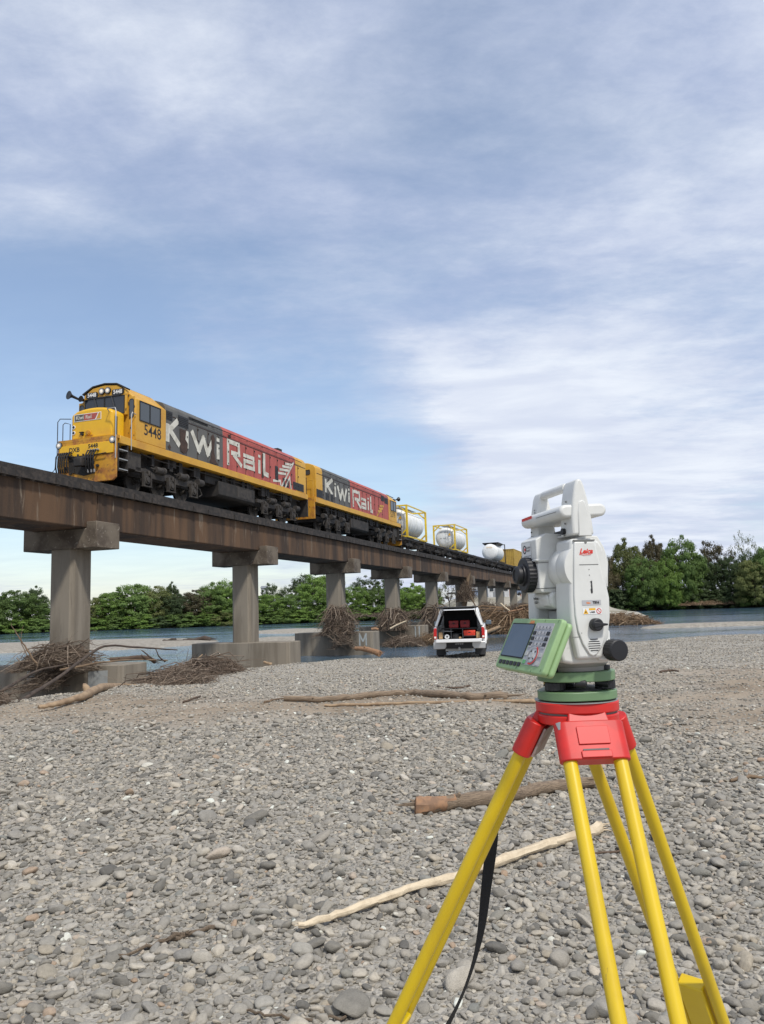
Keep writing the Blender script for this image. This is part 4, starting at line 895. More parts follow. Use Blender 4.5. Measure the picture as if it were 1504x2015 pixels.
# ------------------------------------------------------------------ wagons, tanks, container
wagw_me = MB().lathe([(0.08, -0.07), (0.33, -0.07), (0.36, -0.05), (0.42, -0.055), (0.43, 0.055), (0.40, 0.05), (0.12, 0.05), (0.10, 0.1)], 20, (0, 0, 0), (0, -1, 0)).mesh('wheel', under, 40)
def make_wagon(label):
    T = thing('flat_wagon', (0, 0, 0), BROT, label, 'wagon', 'flat wagons in the train'); L = 13.4
    m = MB().box(.1, L - .1, -1.12, -.98, .82, 1.02).box(.1, L - .1, .98, 1.12, .82, 1.02).box(.1, L - .1, -.22, .22, .66, .98)
    for q in np.arange(.3, L - .2, 1.4): m.box(q, q + .16, -.979, .979, .84, .99)
    obj('frame', m, under, T, bevel=.01, seg=1)
    obj('end_beam', MB().box(0, .1, -1.15, 1.15, .72, 1.04), under, T); obj('end_beam', MB().box(L - .1, L, -1.15, 1.15, .72, 1.04), under, T)
    for xx in (2.0, L - 2.0):
        b = obj('bogie', MB().box(xx - .9, xx + .9, -.98, -.86, .36, .60).box(xx - .9, xx + .9, .86, .98, .36, .60).box(xx - .3, xx + .3, -1.0, 1.0, .45, .80).cyl((xx - .85, -1.02, .43), (xx - .85, 1.02, .43), .11, 10).cyl((xx + .85, -1.02, .43), (xx + .85, 1.02, .43), .11, 10), under, T)
        for dx in (-.85, .85):
            for y in (-.56, .56):
                w = obj('wheel', wagw_me, None, b, loc=(xx + dx, y, .43)); w.rotation_euler = (0, 0, 0 if y < 0 else math.pi)
    obj('brake_gear', MB().box(5.4, 6.6, -.6, .2, .4, .65).tube([(3, -.5, .5), (10.4, -.5, .5)], .03, 6).cyl((6.0, -1.13, .72), (6.0, -1.17, .72), .22, 16), under, T)
    obj('coupler', MB().box(-.35, .02, -.1, .1, .62, .84).box(-.42, -.3, -.15, .15, .58, .88), under, T); obj('coupler', MB().box(L - .02, L + .3, -.1, .1, .62, .84), under, T)
    return T
wl = ['dark flat wagon under the first yellow framed tank, right behind the second locomotive', 'dark flat wagon carrying the second yellow framed tank', 'empty dark flat wagon between the yellow framed tank and the bare white tank', 'dark flat wagon carrying the white tank with the dark top frame', 'dark flat wagon under the mustard yellow box container']
w0 = make_wagon(wl[0]); WS = [59.5, 73.6, 87.7, 101.8, 115.9]
for i, s in enumerate(WS):
    t = w0 if i == 0 else copy_tree(w0); t.location = sw(s, WC, RAILZ); t['label'] = wl[i]
def tank_container(s, label, yellow=True):
    T = thing('tank_container', sw(s, WC, RAILZ + 1.045), BROT, label, 'tank container', 'tank containers on the flat wagons')
    L, hw, H = 6.05, 1.20, 2.72; r = 1.10; zc = 1.38
    prof = [(.02, .42), (.45, .33), (.75, .22), (.95, .10), (1.06, .02)] 
    lp = [(.001, .30), (.55, .33), (.85, .42), (1.03, .55), (r, .72)]
    m = MB().lathe(lp + [(r, L - .72)] + [(a, L - b) for a, b in lp[::-1]], 40, (0, 0, zc), (1, 0, 0))
    tk = obj('tank', m, tank_white, T, smooth=50)
    bands = MB()
    for xx in (1.6, 3.0, 4.4): bands.lathe([(r + .001, xx - .04), (r + .018, xx - .04), (r + .018, xx + .04), (r + .001, xx + .04), (r + .001, xx - .04)], 40, (0, 0, zc), (1, 0, 0))
    obj('tank_band', bands, tank_white, tk)
    fm = frame_yellow if yellow else under
    if yellow:
        for x0 in (0, L - .16):
            e = MB()
            for y in (-1, 1): e.box(x0, x0 + .16, *sorted((y * hw, y * (hw - .16))), 0, H)
            e.box(x0, x0 + .14, -hw + .161, hw - .161, 0, .14); e.box(x0, x0 + .14, -hw + .161, hw - .161, H - .12, H)
            for y in (-1, 1):
                for zz, sg in ((.14, 1), (H - .12, -1)):
                    e.prism([(y * (hw - .161), zz + sg * .55), (y * (hw - .161), zz + sg * .40), (y * (hw - .62), zz), (y * (hw - .78), zz)], 'x', x0 + .02, x0 + .12)
            obj('end_frame', e, fm, T, bevel=.01, seg=1)
        rl = MB()
        for y in (-1, 1):
            rl.box(.161, L - .161, *sorted((y * hw, y * (hw - .10))), 0, .12)
            rl.box(.161, L - .161, *sorted((y * hw, y * (hw - .09))), H - .10, H)
        obj('side_rail', rl, fm, T, bevel=.008, seg=1)
    else:
        e = MB().box(1.2, L - 1.2, -1.1, 1.1, H - .12, H - .02)
        for y in (-1, 1): e.prism([(y * 1.1, H - .12), (y * .9, H - .12), (y * .6, 2.35), (y * .75, 2.30)], 'x', 1.3, L - 1.3)
        obj('top_frame', e, black_paint, T)
        e = MB()
        for y in (-1, 1): e.box(L - .1, L, *sorted((y * hw, y * (hw - .12))), 0, H); e.box(0, L, *sorted((y * hw, y * (hw - .12))), 0, .1)
        e.box(L - .1, L, -hw, hw, H - .1, H); obj('rear_frame', e, under, T)
    if yellow:
        wk = MB()
        for k in range(9): wk.box(.9, L - .9, -.5 + k * .115, -.42 + k * .115, H - .07, H - .045)
        obj('walkway', wk, galv, T)
        obj('manhole', MB().cyl((L / 2, 0, zc + r - .05), (L / 2, 0, H - .08), .36, 20).box(L / 2 - .8, L / 2 + .8, -.45, .45, zc + r - .03, H - .2), fm, T)
        ld = MB()
        for y in (-.72, -.40): ld.tube([(-.02, y, .1), (-.02, y, H - .1)], .016, 6)
        for zz in np.arange(.3, H - .2, .3): ld.tube([(-.02, -.72, zz), (-.02, -.40, zz)], .013, 5)
        obj('ladder', ld, galv, T)
        fr = (Vector((.285, 0, 0)), Vector((0, -1, 0)), Vector((0, 0, 1)))
        obj('tank_lettering', text_mb('HAZ 720518', .17, (Vector((.288, .1, 1.95)), fr[1], fr[2]), .002, .012), print_black, tk)
        obj('tank_lettering', text_mb('22T6   34000 KG', .13, (Vector((.288, .1, 1.32)), fr[1], fr[2]), .001, .012), print_black, tk)
        obj('hazard_placard', poly([(-.16, 0), (.16, 0), (0, .28)], (Vector((.275, -.50, 1.58)), fr[1], fr[2]), .02), print_warn, tk)
    else:
        obj('tank_lettering', text_mb('ISO 2216', .20, (Vector((.29, 0, 1.98)), Vector((0, -1, 0)), Vector((0, 0, 1))), .003, .012), print_warn, tk)
    return T
tank_container(60.5, 'white tank in a yellow frame directly behind the second locomotive')
tank_container(77.75, 'white tank in a yellow frame showing its round end with a warning triangle')
tank_container(102.6, 'plain white tank with a dark top frame ahead of the mustard container', False)
def box_container(s, label, L=12.1):
    T = thing('box_container', sw(s, WC, RAILZ + 1.045), BROT, label, 'container'); hw, H = 1.21, 2.6; m = MB()
    for y in (-1, 1):                                  # corrugated sides
        pts = [(.08, 0)]; x = .1; k = 0
        while x < L - .2:
            pts += [(x, 0), (x + .05, -.035), (x + .14, -.035), (x + .19, 0)]; x += .28
        pts.append((L - .08, 0)); vs = []; 
        for px_, d in pts: vs += [(px_, y * (hw - .01 + d), .13), (px_, y * (hw - .01 + d), H - .1)]
        m.add(vs, [(2 * i, 2 * i + 2, 2 * i + 3, 2 * i + 1) for i in range(len(pts) - 1)])
    obj('side_wall', m, box_yellow, T, smooth=None)
    m = MB()
    pts = [(-hw + .09, 0)]; y = -hw + .12
    while y < hw - .25:
        pts += [(y, 0), (y + .05, .035), (y + .13, .035), (y + .18, 0)]; y += .26
    pts.append((hw - .09, 0)); vs = []
    for py_, d in pts: vs += [(.03 + d, py_, .13), (.03 + d, py_, H - .1)]
    m.add(vs, [(2 * i, 2 * i + 2, 2 * i + 3, 2 * i + 1) for i in range(len(pts) - 1)]); obj('end_wall', m, box_yellow, T, smooth=None)
    obj('roof', MB().box(.02, L - .02, -hw + .02, hw - .02, H - .09, H - .03), box_yellow, T)
    f = MB()
    for x0 in (0, L - .12):
        for y in (-1, 1): f.box(x0, x0 + .12, *sorted((y * hw, y * (hw - .12))), 0, H)
        f.box(x0, x0 + .1, -hw + .121, hw - .121, 0, .14); f.box(x0, x0 + .1, -hw + .121, hw - .121, H - .1, H)
    for y in (-1, 1): f.box(.121, L - .121, *sorted((y * hw, y * (hw - .09))), 0, .13); f.box(.121, L - .121, *sorted((y * hw, y * (hw - .08))), H - .09, H)
    obj('corner_frame', f, box_yellow, T); obj('rear_wall', MB().box(L - .05, L - .03, -hw + .1, hw - .1, .1, H - .1), box_yellow, T)
    obj('vent_panel', MB().box(7.4, 8.4, -hw - .012, -hw + .0, .7, 1.9), black_paint, T)
    return T
box_container(116.4, 'mustard yellow corrugated box container on the last wagon in view')
# ------------------------------------------------------------------ tripod and survey instrument (local x: towards the printed side cover, local y: away from the operator, z up)
INS = Vector((0.27904, 1.17, 1.51056))
IROT = math.atan2(-0.97963, 0.20083)
caz = math.atan2(INS.x, INS.y)
cv = Vector((-math.sin(caz), -math.cos(caz), 0)); rv = Vector((math.cos(caz), -math.sin(caz), 0))
TG = gz(INS.x, INS.y)
TRI = thing('tripod', (INS.x, INS.y, TG), 0, 'yellow legged tripod with red head and hanging black strap', 'tripod')
TZ = INS.z - TG                                        # height of the head top above the ground
def legdir(beta): return cv * math.cos(beta) + rv * math.sin(beta)
hd = MB()
nh = 48; ring = []
for k in range(nh):                                    # rounded three-lobed plate
    a = 2 * math.pi * k / nh; ring.append(a)
def lobed(r, amp, ph): return [(r * (1 + amp * math.cos(3 * (a - ph))) * math.cos(a), r * (1 + amp * math.cos(3 * (a - ph))) * math.sin(a)) for a in ring]
d0 = legdir(R(15.5)); ph = math.atan2(d0.y, d0.x)
hd.prism(lobed(.0600, -.03, ph), 'z', TZ - .0175, TZ - .003)
obj('head_plate', hd, tri_red, TRI, bevel=.0018, seg=2)
obj('head_ring', MB().prism(lobed(.0590, -.03, ph), 'z', TZ - .034, TZ - .0205), tri_red, TRI, bevel=.0018, seg=2)
obj('head_gap', MB().prism(lobed(.0560, -.03, ph), 'z', TZ - .0206, TZ - .0174), seam_m, TRI)
obj('head_rim', MB().lathe([(.050, TZ - .003), (.0605, TZ - .003), (.0605, TZ - .0022), (.050, TZ - .0022), (.050, TZ - .003)], 48), galv, TRI)
obj('centre_screw', MB().lathe([(.020, TZ - .075), (.020, TZ - .05), (.030, TZ - .05), (.030, TZ - .036)], 20), black_rubber, TRI)
def leg(beta, foot_r, lower_clamp=True):
    d = legdir(beta); side = Vector((-d.y, d.x, 0)); top = d * .052 + Vector((0, 0, TZ - .028)); foot = d * foot_r
    foot.z = gz(INS.x + foot.x, INS.y + foot.y) - TG - .02
    ax = (foot - top).normalized(); nrm = side.cross(ax).normalized()
    if nrm.dot(d) < 0: nrm = -nrm
    # frame: u along side, v outward normal, w down the leg
    def P(u, v, w): return top + side * u + nrm * v + ax * w
    def block(pts_uv, w0, w1, pts2=None):
        pts2 = pts2 or pts_uv; n = len(pts_uv)
        vs = [P(u, v, w0) for u, v in pts_uv] + [P(u, v, w1) for u, v in pts2]
        return vs, [(i, (i + 1) % n, n + (i + 1) % n, n + i) for i in range(n)] + [tuple(range(n))[::-1], tuple(range(n, 2 * n))]
    br_ = MB(); br_.add(*block([(-.026, -.010), (.026, -.010), (.026, .007), (-.026, .007)], -.016, .010, [(-.031, -.011), (.031, -.011), (.031, .008), (-.031, .008)]))
    hb = obj('hinge_bracket', br_, tri_red, TRI, bevel=.002, seg=2)
    half = .0350; r = .0098; cl = []
    def capsule(h, rr, n=8):
        pts = []
        for k in range(n + 1): a = -math.pi / 2 + math.pi * k / n; pts.append((h + rr * math.cos(a), rr * math.sin(a)))
        for k in range(n + 1): a = math.pi / 2 + math.pi * k / n; pts.append((-h + rr * math.cos(a), rr * math.sin(a)))
        return pts
    cb = obj('leg_clamp', MB().add(*block(capsule(half, .0142), .003, .057)), tri_red, TRI, bevel=.0015, seg=2)
    chip = [(-half + .01445 * math.cos(R(a)), .01445 * math.sin(R(a))) for a in (118, 130, 142, 150)] + [(-half + .0138 * math.cos(R(a)), .0138 * math.sin(R(a))) for a in (150, 118)]
    obj('paint_chip', MB().add(*block(chip, .0035, .014, [(-half + .01445 * math.cos(R(a)), .01445 * math.sin(R(a))) for a in (126, 130, 134, 138)] + [(-half + .0138 * math.cos(R(a)), .0138 * math.sin(R(a))) for a in (138, 126)])), galv, cb)
    pan = MB().add(*block([(-.022, .0153), (.022, .0153), (.022, .0165), (-.022, .0165)], .012, .037)); obj('raised_panel', pan, tri_red, cb, bevel=.001)
    obj('clamp_slot', MB().add(*block([(-.018, .0152), (.018, .0152), (.018, .0158), (-.018, .0158)], .0435, .0458)), black_paint, cb)
    obj('clamp_tab', MB().add(*block([(-.021, .0150), (.021, .0150), (.021, .0168), (-.021, .0168)], .0460, .0555)), tri_red, cb, bevel=.001)
    obj('inner_plate', MB().add(*block([(-half, -.0185), (half, -.0185), (half, -.0155), (-half, -.0155)], .007, .053)), alu_worn, cb)
    Ltot = (foot - top).length; Lt = 0.83
    for u in (-half, half):
        t = MB().cyl(P(u, 0, .053), P(u * .96, 0, Lt), r, 24); obj('leg_tube', t, tri_yellow, TRI)
    if lower_clamp:
        lc = obj('lower_clamp', MB().add(*block([(-half, -.009), (half, -.009), (half, .009), (-half, .009)], Lt - .085, Lt)), tri_yellow, TRI, bevel=.002)
        obj('clamp_lever', MB().add(*block([(-.02, .0092), (.016, .0092), (.016, .024), (-.02, .024)], Lt - .06, Lt - .03)), alu_worn, lc, bevel=.003)
    if lower_clamp:
        obj('clamp_nut', MB().add(*block([(-.010, -.0092), (.010, -.0092), (.010, -.014), (-.010, -.014)], Lt - .068, Lt - .046)), galv, lc, bevel=.002)
        obj('clamp_lip', MB().add(*block([(-half, -.0125), (half, -.0125), (half, .0125), (-half, .0125)], Lt - .092, Lt - .0855, [(-half, -.0105), (half, -.0105), (half, .0105), (-half, .0105)])), tri_yellow, lc, bevel=.001)
    obj('lower_leg', MB().add(*block([(-.022, -.012), (.022, -.012), (.022, .012), (-.022, .012)], Lt - .3, Ltot - .10)), tri_yellow, TRI, bevel=.003)
    obj('foot_spike', MB().cyl(P(0, 0, Ltot - .102), P(0, 0, Ltot + .03), .022, 14, .006).add(*block([(-.03, 0), (.03, 0), (.03, .06), (-.03, .06)], Ltot - .1, Ltot - .094)), galv, TRI)
    return P
leg(R(15.5), .85); PL = leg(R(-101), .86); leg(R(147.8), .85)
# hanging strap from the left leg: a twisting flat band
def strap():
    a = atY(972, 1600, 1.33); pts = [(972, 1610, 1.33), (966, 1680, 1.335), (955, 1760, 1.335), (950, 1820, 1.33), (938, 1880, 1.32), (915, 1950, 1.31), (885, 2010, 1.305), (850, 2075, 1.30)]
    wid = [.024, .024, .0215, .0185, .014, .012, .018, .022]; vs = []; base = Vector((INS.x, INS.y, TG))
    for (x, y, Y), w in zip(pts, wid):
        c = atY(x, y, Y) - base; tw = math.sqrt(max(0, .024 ** 2 - w ** 2)); h = Vector((w / 2 * .97, tw / 2, w * .12))
        vs += [c - h, c + h]
    n = len(pts); th = Vector((0.0004, .0016, 0)); k = len(vs); vs = vs + [v + th for v in vs]; fs = []
    for i in range(n - 1):
        fs += [(2 * i, 2 * i + 1, 2 * i + 3, 2 * i + 2), (k + 2 * i, k + 2 * i + 2, k + 2 * i + 3, k + 2 * i + 1), (2 * i, 2 * i + 2, k + 2 * i + 2, k + 2 * i), (2 * i + 1, k + 2 * i + 1, k + 2 * i + 3, 2 * i + 3)]
    fs += [(0, k, k + 1, 1), (2 * n - 2, 2 * n - 1, k + 2 * n - 1, k + 2 * n - 2)]
    o = obj('carry_strap', MB().add(vs, fs), strap_m, TRI, smooth=50); s_ = o.modifiers.new('round', 'SUBSURF'); s_.levels = 2; s_.render_levels = 2
strap()
# tribrach
TB = thing('tribrach', INS, IROT, 'round green base with black levelling screws clamped on the red tripod head', 'tribrach')
def tri_round(r, corner, n=12, rot=0.0):
    pts = []
    for k in range(3):
        a0 = rot + 2 * math.pi * k / 3
        cx_, cy_ = (r - corner) * math.cos(a0), (r - corner) * math.sin(a0)
        for j in range(n + 1):
            a = a0 - math.pi / 3 + (2 * math.pi / 3) * j / n; pts.append((cx_ + corner * math.cos(a), cy_ + corner * math.sin(a)))
    return pts
screw_rot = R(55)
obj('base_plate', MB().prism(tri_round(.0600, .046, rot=screw_rot), 'z', 0.0, .0125), tri_green, TB, bevel=.0012)
obj('spring_plate', MB().lathe([(.043, .0128), (.043, .0150), (.012, .0165), (.012, .0170), (.001, .0170)], 40), ts_black, TB)
obj('top_plate', MB().prism(tri_round(.0590, .045, rot=screw_rot), 'z', .0265, .0405), tri_green, TB, bevel=.0012)
for k in range(3):
    a = screw_rot + 2 * math.pi * k / 3; c = Vector((.0440 * math.cos(a), .0440 * math.sin(a), 0)); m = MB(); n = 60; pr = []
    for q in range(n): rr = .0142 + (.0006 if q % 4 < 2 else 0); t = 2 * math.pi * q / n; pr.append((c.x + rr * math.cos(t), c.y + rr * math.sin(t)))
    m.prism(pr, 'z', .0142, .0255)
    m.cyl(c + Vector((0, 0, .0126)), c + Vector((0, 0, .0166)), .008, 16)
    f = obj('levelling_screw', m, ts_black, TB, bevel=.0006, seg=1)
    obj('screw_cap', MB().cyl(c + Vector((0, 0, .0406)), c + Vector((0, 0, .0475)), .0088, 18), ts_black, f, bevel=.001)
lv = Vector((.018, -.050, .023)); obj('lock_lever', MB().lathe([(.001, -.009), (.005, -.008), (.0062, 0), (.0056, .006), (.003, .008), (.001, .0082)], 18, (.047, -.012, .0245), (.42, .9, 0)), ts_black, TB)
obj('plummet', MB().cyl((.030, .020, .024), (.040, .034, .022), .006, 14), ts_black, TB)
obj('adjuster', MB().cyl((-.012, -.030, .021), (-.020, -.040, .021), .0045, 12), mat('brass', (0.5, 0.34, 0.12), 0.35, metal=1.0), TB)

TS = thing('total_station', INS + Vector((0, 0, .0408)), IROT, 'white survey instrument with black eyepiece, carry handle and pale green keypad', 'total station')
ZO = .0408
def pf(pts): return [(-b, zz - ZO) for b, zz in pts]           # outlines given as (towards operator, height): to local (y, z)
def bv(b): return -b
mm = lambda pts: [(b / 1000, zz / 1000) for b, zz in pts]
# alidade foot and lower body
obj('rotating_foot', MB().lathe([(.046, .0003), (.046, .006), (.050, .010), (.050, .016)], 40), mat('grey beige plastic', (0.30, 0.285, 0.26), 0.55), TS)
low = mm([(46, 66), (44, 56), (30, 53), (-26, 53), (-32, 60), (-33, 100), (46, 100)])
lb = obj('lower_body', MB().prism(pf(low), 'x', -.085, .060), ts_white, TS, bevel=.006, seg=3)
def standard(name, a0, a1, taper=0.0):
    body = mm([(26, 60), (31, 92), (32, 120), (31, 150), (29, 185), (25, 231), (-14, 231), (-20, 200), (-26, 170), (-30, 145), (-29, 118), (-24, 90), (-12, 60)])
    return obj(name, MB().prism(pf(body), 'x', a0, a1), ts_white, TS, bevel=.005, seg=3)
near = standard('side_standard', .018, .0705); far = standard('side_standard', -.090, -.055)
# raised cover panel on the near side, bowed outline
cov = mm([(21, 226), (24, 190), (26.5, 150), (26.5, 122), (24, 100), (18, 82), (9, 67), (4, 64), (-2, 66), (-12, 78), (-19, 95), (-22.5, 118), (-23, 145), (-19.5, 172), (-14.5, 200), (-10, 226)])
obj('side_cover', MB().prism(pf(cov), 'x', .0700, .0735), ts_white, near, bevel=.0022, seg=3)
sc = obj('cover_seam', MB().prism(pf(mm([(22.5, 227), (21.5, 229), (-11, 229), (-10.5, 227)])), 'x', .0685, .0728), seam_m, near)
fr_side = lambda b, zz, lift=0: (Vector((.0736 + lift, bv(b / 1000), zz / 1000 - ZO)), Vector((0, 1, 0)), Vector((0, 0, 1)))
def sx_(b, zz): return Vector((.0736, bv(b / 1000), zz / 1000 - ZO))
YD, ZD = Vector((0, 1, 0)), Vector((0, 0, 1))
obj('logo', text_mb('Leica', .0098, (sx_(4.5, 212), YD, ZD), .0004, .0003, shear=.35), print_red, near)
obj('logo', strokes([[(-.0100, -.0044), (-.004, -.0052), (.007, -.0045)]], .0008, (sx_(4.5, 212), YD, ZD), .0003), print_red, near)
obj('cover_slot', strokes([[(-.015, 0), (.0145, 0)]], .0011, (sx_(1, 193), YD, ZD), .0002), seam_m, near)
for b, zz, r_ in ((4, 225, .0019), (1.5, 186, .0007), (1.5, 178, .0007), (19, 97, .0006)):
    obj('cover_screw', MB().cyl(sx_(b, zz), sx_(b, zz) + Vector((.0004, 0, 0)), r_, 12), seam_m, near)
obj('link_print', text_mb('Bluetooth', .0043, (sx_(-.6, 163), Vector((0, 0, 1)), Vector((0, -1, 0))), .0002, .0003, sx=.8), print_black, near)
obj('link_badge', MB().prism([(.0018 * math.cos(t) * .8, .0026 * math.sin(t)) for t in np.linspace(0, 6.28, 14)[:-1]], 'x', 0, .0004).xf(Matrix.Translation(sx_(-.6, 154.5))), print_black, near)
tsl = obj('model_sticker', poly([(-.0135, -.0036), (.0155, -.0036), (.0155, .0036), (-.0135, .0036)], (sx_(2.2, 139), YD, ZD), .0003), print_silver, near)
obj('model_print', text_mb('TS16', .0046, (sx_(-5.5, 139), YD, ZD), .0003, .0006), print_black, tsl)
obj('model_print', text_mb('Viva', .0036, (sx_(6.4, 138.6), YD, ZD), .0002, .0006, shear=.3), print_orange, tsl)
ws = obj('warning_sticker', poly([(-.0145, -.0044), (.0145, -.0044), (.0145, .0044), (-.0145, .0044)], (sx_(.8, 127), YD, ZD), .0003), print_white, near)
obj('warning_triangle', poly([(-.0138, -.0036), (-.0062, -.0036), (-.0100, .0038)], (sx_(.8, 127), YD, ZD), .0005), print_warn, ws)
obj('warning_mark', MB().cyl(sx_(10.8, 126) + Vector((.0005, 0, 0)), sx_(10.8, 126) + Vector((.0007, 0, 0)), .0011, 8), print_black, ws)
obj('warning_band', poly([(-.0050, .0014), (.0050, .0014), (.0050, .0042), (-.0050, .0042)], (sx_(.8, 127), YD, ZD), .0005), print_warn, ws)
obj('warning_print', text_mb('LASER', .0030, (sx_(.8, 125.6), YD, ZD), .0001, .0006), print_black, ws)
obj('prohibition_ring', MB().lathe([(.0030, 0), (.0038, 0), (.0038, .0002), (.0030, .0002), (.0030, 0)], 24, sx_(-9.2, 127) + Vector((.0005, 0, 0)), (1, 0, 0)), print_red, ws)
obj('prohibition_ring', strokes([[(-.0024, .0024), (.0024, -.0024)]], .0007, (sx_(-9.2, 127), YD, ZD), .0006), print_red, ws)
obj('body_seam', strokes([[(-.0325, 0), (.012, 0)]], .0007, (Vector((.0706, 0, .0915 - ZO)), YD, ZD), .0002), seam_m, near)
kn = MB().lathe([(.0090, 0), (.0090, .009), (.0078, .0115), (.001, .0115)], 28, sx_(-1.5, 108), (1, 0, 0))
kn.prism([(-.0065, -.0040), (.0145, -.0012), (.0145, .0012), (-.0065, .0040)], 'x', .0, .0125)
q0 = len(kn.v) - 8
kn.v[q0:] = [tuple(Vector(v) + sx_(-1.5, 108)) for v in kn.v[q0:]]
obj('locking_knob', kn, ts_black, near, bevel=.0008)
gr = obj('speaker_grille', MB().lathe([(.0100, -.0005), (.0100, .0003), (.0092, .0004), (.001, .0004)], 28, sx_(1.2, 80), (1, 0, 0)), ts_white, near)
for k in range(6):
    zz = -.0078 + k * .0031; hw_ = math.sqrt(max(.0001 - zz * zz, 1e-7)) * .92
    obj('grille_slot', strokes([[(-hw_, zz), (hw_, zz)]], .0013, (sx_(1.2, 80), YD, ZD), .0006), black_paint, gr)
def knurl(name, c, axis, r, L, parent, n=72):
    m = MB(); prof = []; q = Vector(axis).normalized().to_track_quat('Z', 'Y'); vs = []; fs = []
    for (rf, h) in ((.86, 0), (1, .0012), (1, L - .0015), (.90, L), (.001, L + .0004)):
        for k in range(n):
            rr = r * rf * (1 + (.030 if (k % 3 == 0 and rf > .95) else 0)); t = 2 * math.pi * k / n; vs.append(Vector(c) + q @ Vector((rr * math.cos(t), rr * math.sin(t), h)))
    for j in range(4):
        for k in range(n): fs.append((j * n + k, j * n + (k + 1) % n, (j + 1) * n + (k + 1) % n, (j + 1) * n + k))
    fs.append(tuple(range(n))[::-1]); return obj(name, m.add(vs, fs), ts_black, parent, smooth=25)
obj('drive_boss', MB().prism(pf(mm([(-8, 57), (-8, 82), (-22, 88), (-40, 80), (-43, 62), (-34, 55)])), 'x', .028, .066), ts_white, TS, bevel=.003)
knurl('drive_knob', (.0665, .0275, .0715 - ZO), (1, .10, 0), .0148, .021, TS)
# trunnion boss: a drum showing past the front of the standard
obj('trunnion_boss', MB().lathe([(.001, -.006), (.031, -.006), (.034, -.002), (.0345, .022), (.033, .025), (.0345, .028), (.0345, .053), (.0335, .056)], 56, (.014, bv(.0035), .190 - ZO), (1, 0, 0)), ts_white, TS, smooth=40)
# telescope
tp = mm([(53, 236), (53, 207), (51, 204), (51, 160), (47, 156), (-54, 156), (-60, 162), (-63, 200), (-58, 222), (-48, 240), (36, 245)])
tele = obj('telescope', MB().prism(pf(tp), 'x', -.050, .010), ts_white, TS, bevel=.004, seg=3)
obj('telescope_ledge', MB().prism(pf(mm([(54.5, 206.5), (54.5, 203), (-60, 203), (-60, 206.5)])), 'x', -.0515, .0115), ts_white, tele, bevel=.001)
obj('telescope_seam', MB().prism(pf(mm([(52.2, 201.3), (52.2, 200.3), (-60, 200.3), (-60, 201.3)])), 'x', -.0506, .0106), seam_m, tele)
obj('telescope_seam', MB().prism(pf(mm([(51.4, 163), (51.4, 162), (-60, 162), (-60, 163)])), 'x', -.0506, .0106), seam_m, tele)
stk = obj('owner_sticker', poly([(-.019, -.0115), (.014, -.0115), (.014, .0115), (-.019, .0115)], (Vector((-.0235, bv(.0532), .2215 - ZO)), Vector((1, 0, 0)), ZD), .0004), print_white, tele)
frs = (Vector((-.0335, bv(.0532), .2235 - ZO)), Vector((1, 0, 0)), ZD)
obj('sticker_emblem', MB().lathe([(.0046, 0), (.0066, 0), (.0066, .0002), (.0046, .0002), (.0046, 0)], 24, frs[0] + Vector((0, -.0005, 0)), (0, -1, 0)), print_black, stk)
obj('sticker_emblem', MB().lathe([(.0001, 0), (.0026, 0), (.0026, .0002), (.0001, .0002)], 16, frs[0] + Vector((.001, -.0005, 0)), (0, -1, 0)), print_red, stk)
obj('sticker_print', text_mb('GLOBAL', .0042, (frs[0] + Vector((.0150, 0, .0022)), frs[1], frs[2]), .0001, .0007), seam_m, stk)
obj('sticker_print', text_mb('SURVEY', .0042, (frs[0] + Vector((.0150, 0, -.0026)), frs[1], frs[2]), .0001, .0007), seam_m, stk)
obj('sticker_print', strokes([[(-.004, -.0105), (.024, -.0105)]], .0008, frs, .0007), seam_m, stk)
knurl('focus_ring', (-.020, bv(.0500), .184 - ZO), (0, -1, 0), .0262, .0150, tele, 90)
ey = obj('eyepiece', MB().lathe([(.0175, -.004), (.0165, .001), (.0130, .0018), (.0130, .003), (.0138, .0035), (.0138, .0075), (.0120, .0100), (.0085, .0105), (.0080, .0090), (.001, .0090)], 36, (-.020, bv(.0668), .184 - ZO), (0, -1, 0)), ts_black, tele)
obj('objective_rim', MB().lathe([(.017, 0), (.019, .002), (.019, .006), (.017, .0075), (.015, .004), (.001, .004)], 36, (-.020, bv(-.0630), .190 - ZO), (0, 1, 0)), ts_black, tele)
obj('objective_housing', MB().prism(pf(mm([(-20, 160), (-20, 236), (-46, 232), (-52, 222), (-57, 168), (-55, 160)])), 'x', -.030, .017), ts_white, tele, bevel=.004, seg=2)
# block between the standards under the telescope
yk = obj('yoke_block', MB().prism(pf(mm([(34, 157), (38, 150), (36, 137), (30, 131), (-25, 131), (-25, 157)])), 'x', -.053, .016), ts_white, TS, bevel=.004, seg=3)
obj('yoke_rib', MB().prism(pf(mm([(39, 154), (41, 148), (38, 136), (30, 133)])), 'x', -.012, .010), ts_white, yk, bevel=.002)
obj('yoke_print', text_mb('PinPoint', .0056, (Vector((-.036, bv(.0372), .1475 - ZO)), Vector((1, 0, 0)), ZD), .0002, .0016), print_black, yk)
obj('yoke_print', text_mb('R500', .0056, (Vector((-.036, bv(.0372), .1415 - ZO)), Vector((1, 0, 0)), ZD), .0002, .0016), print_black, yk)
obj('yoke_recess', MB().box(-.053, .016, bv(.012), .020, .095 - ZO, .128 - ZO), ts_grey, TS)
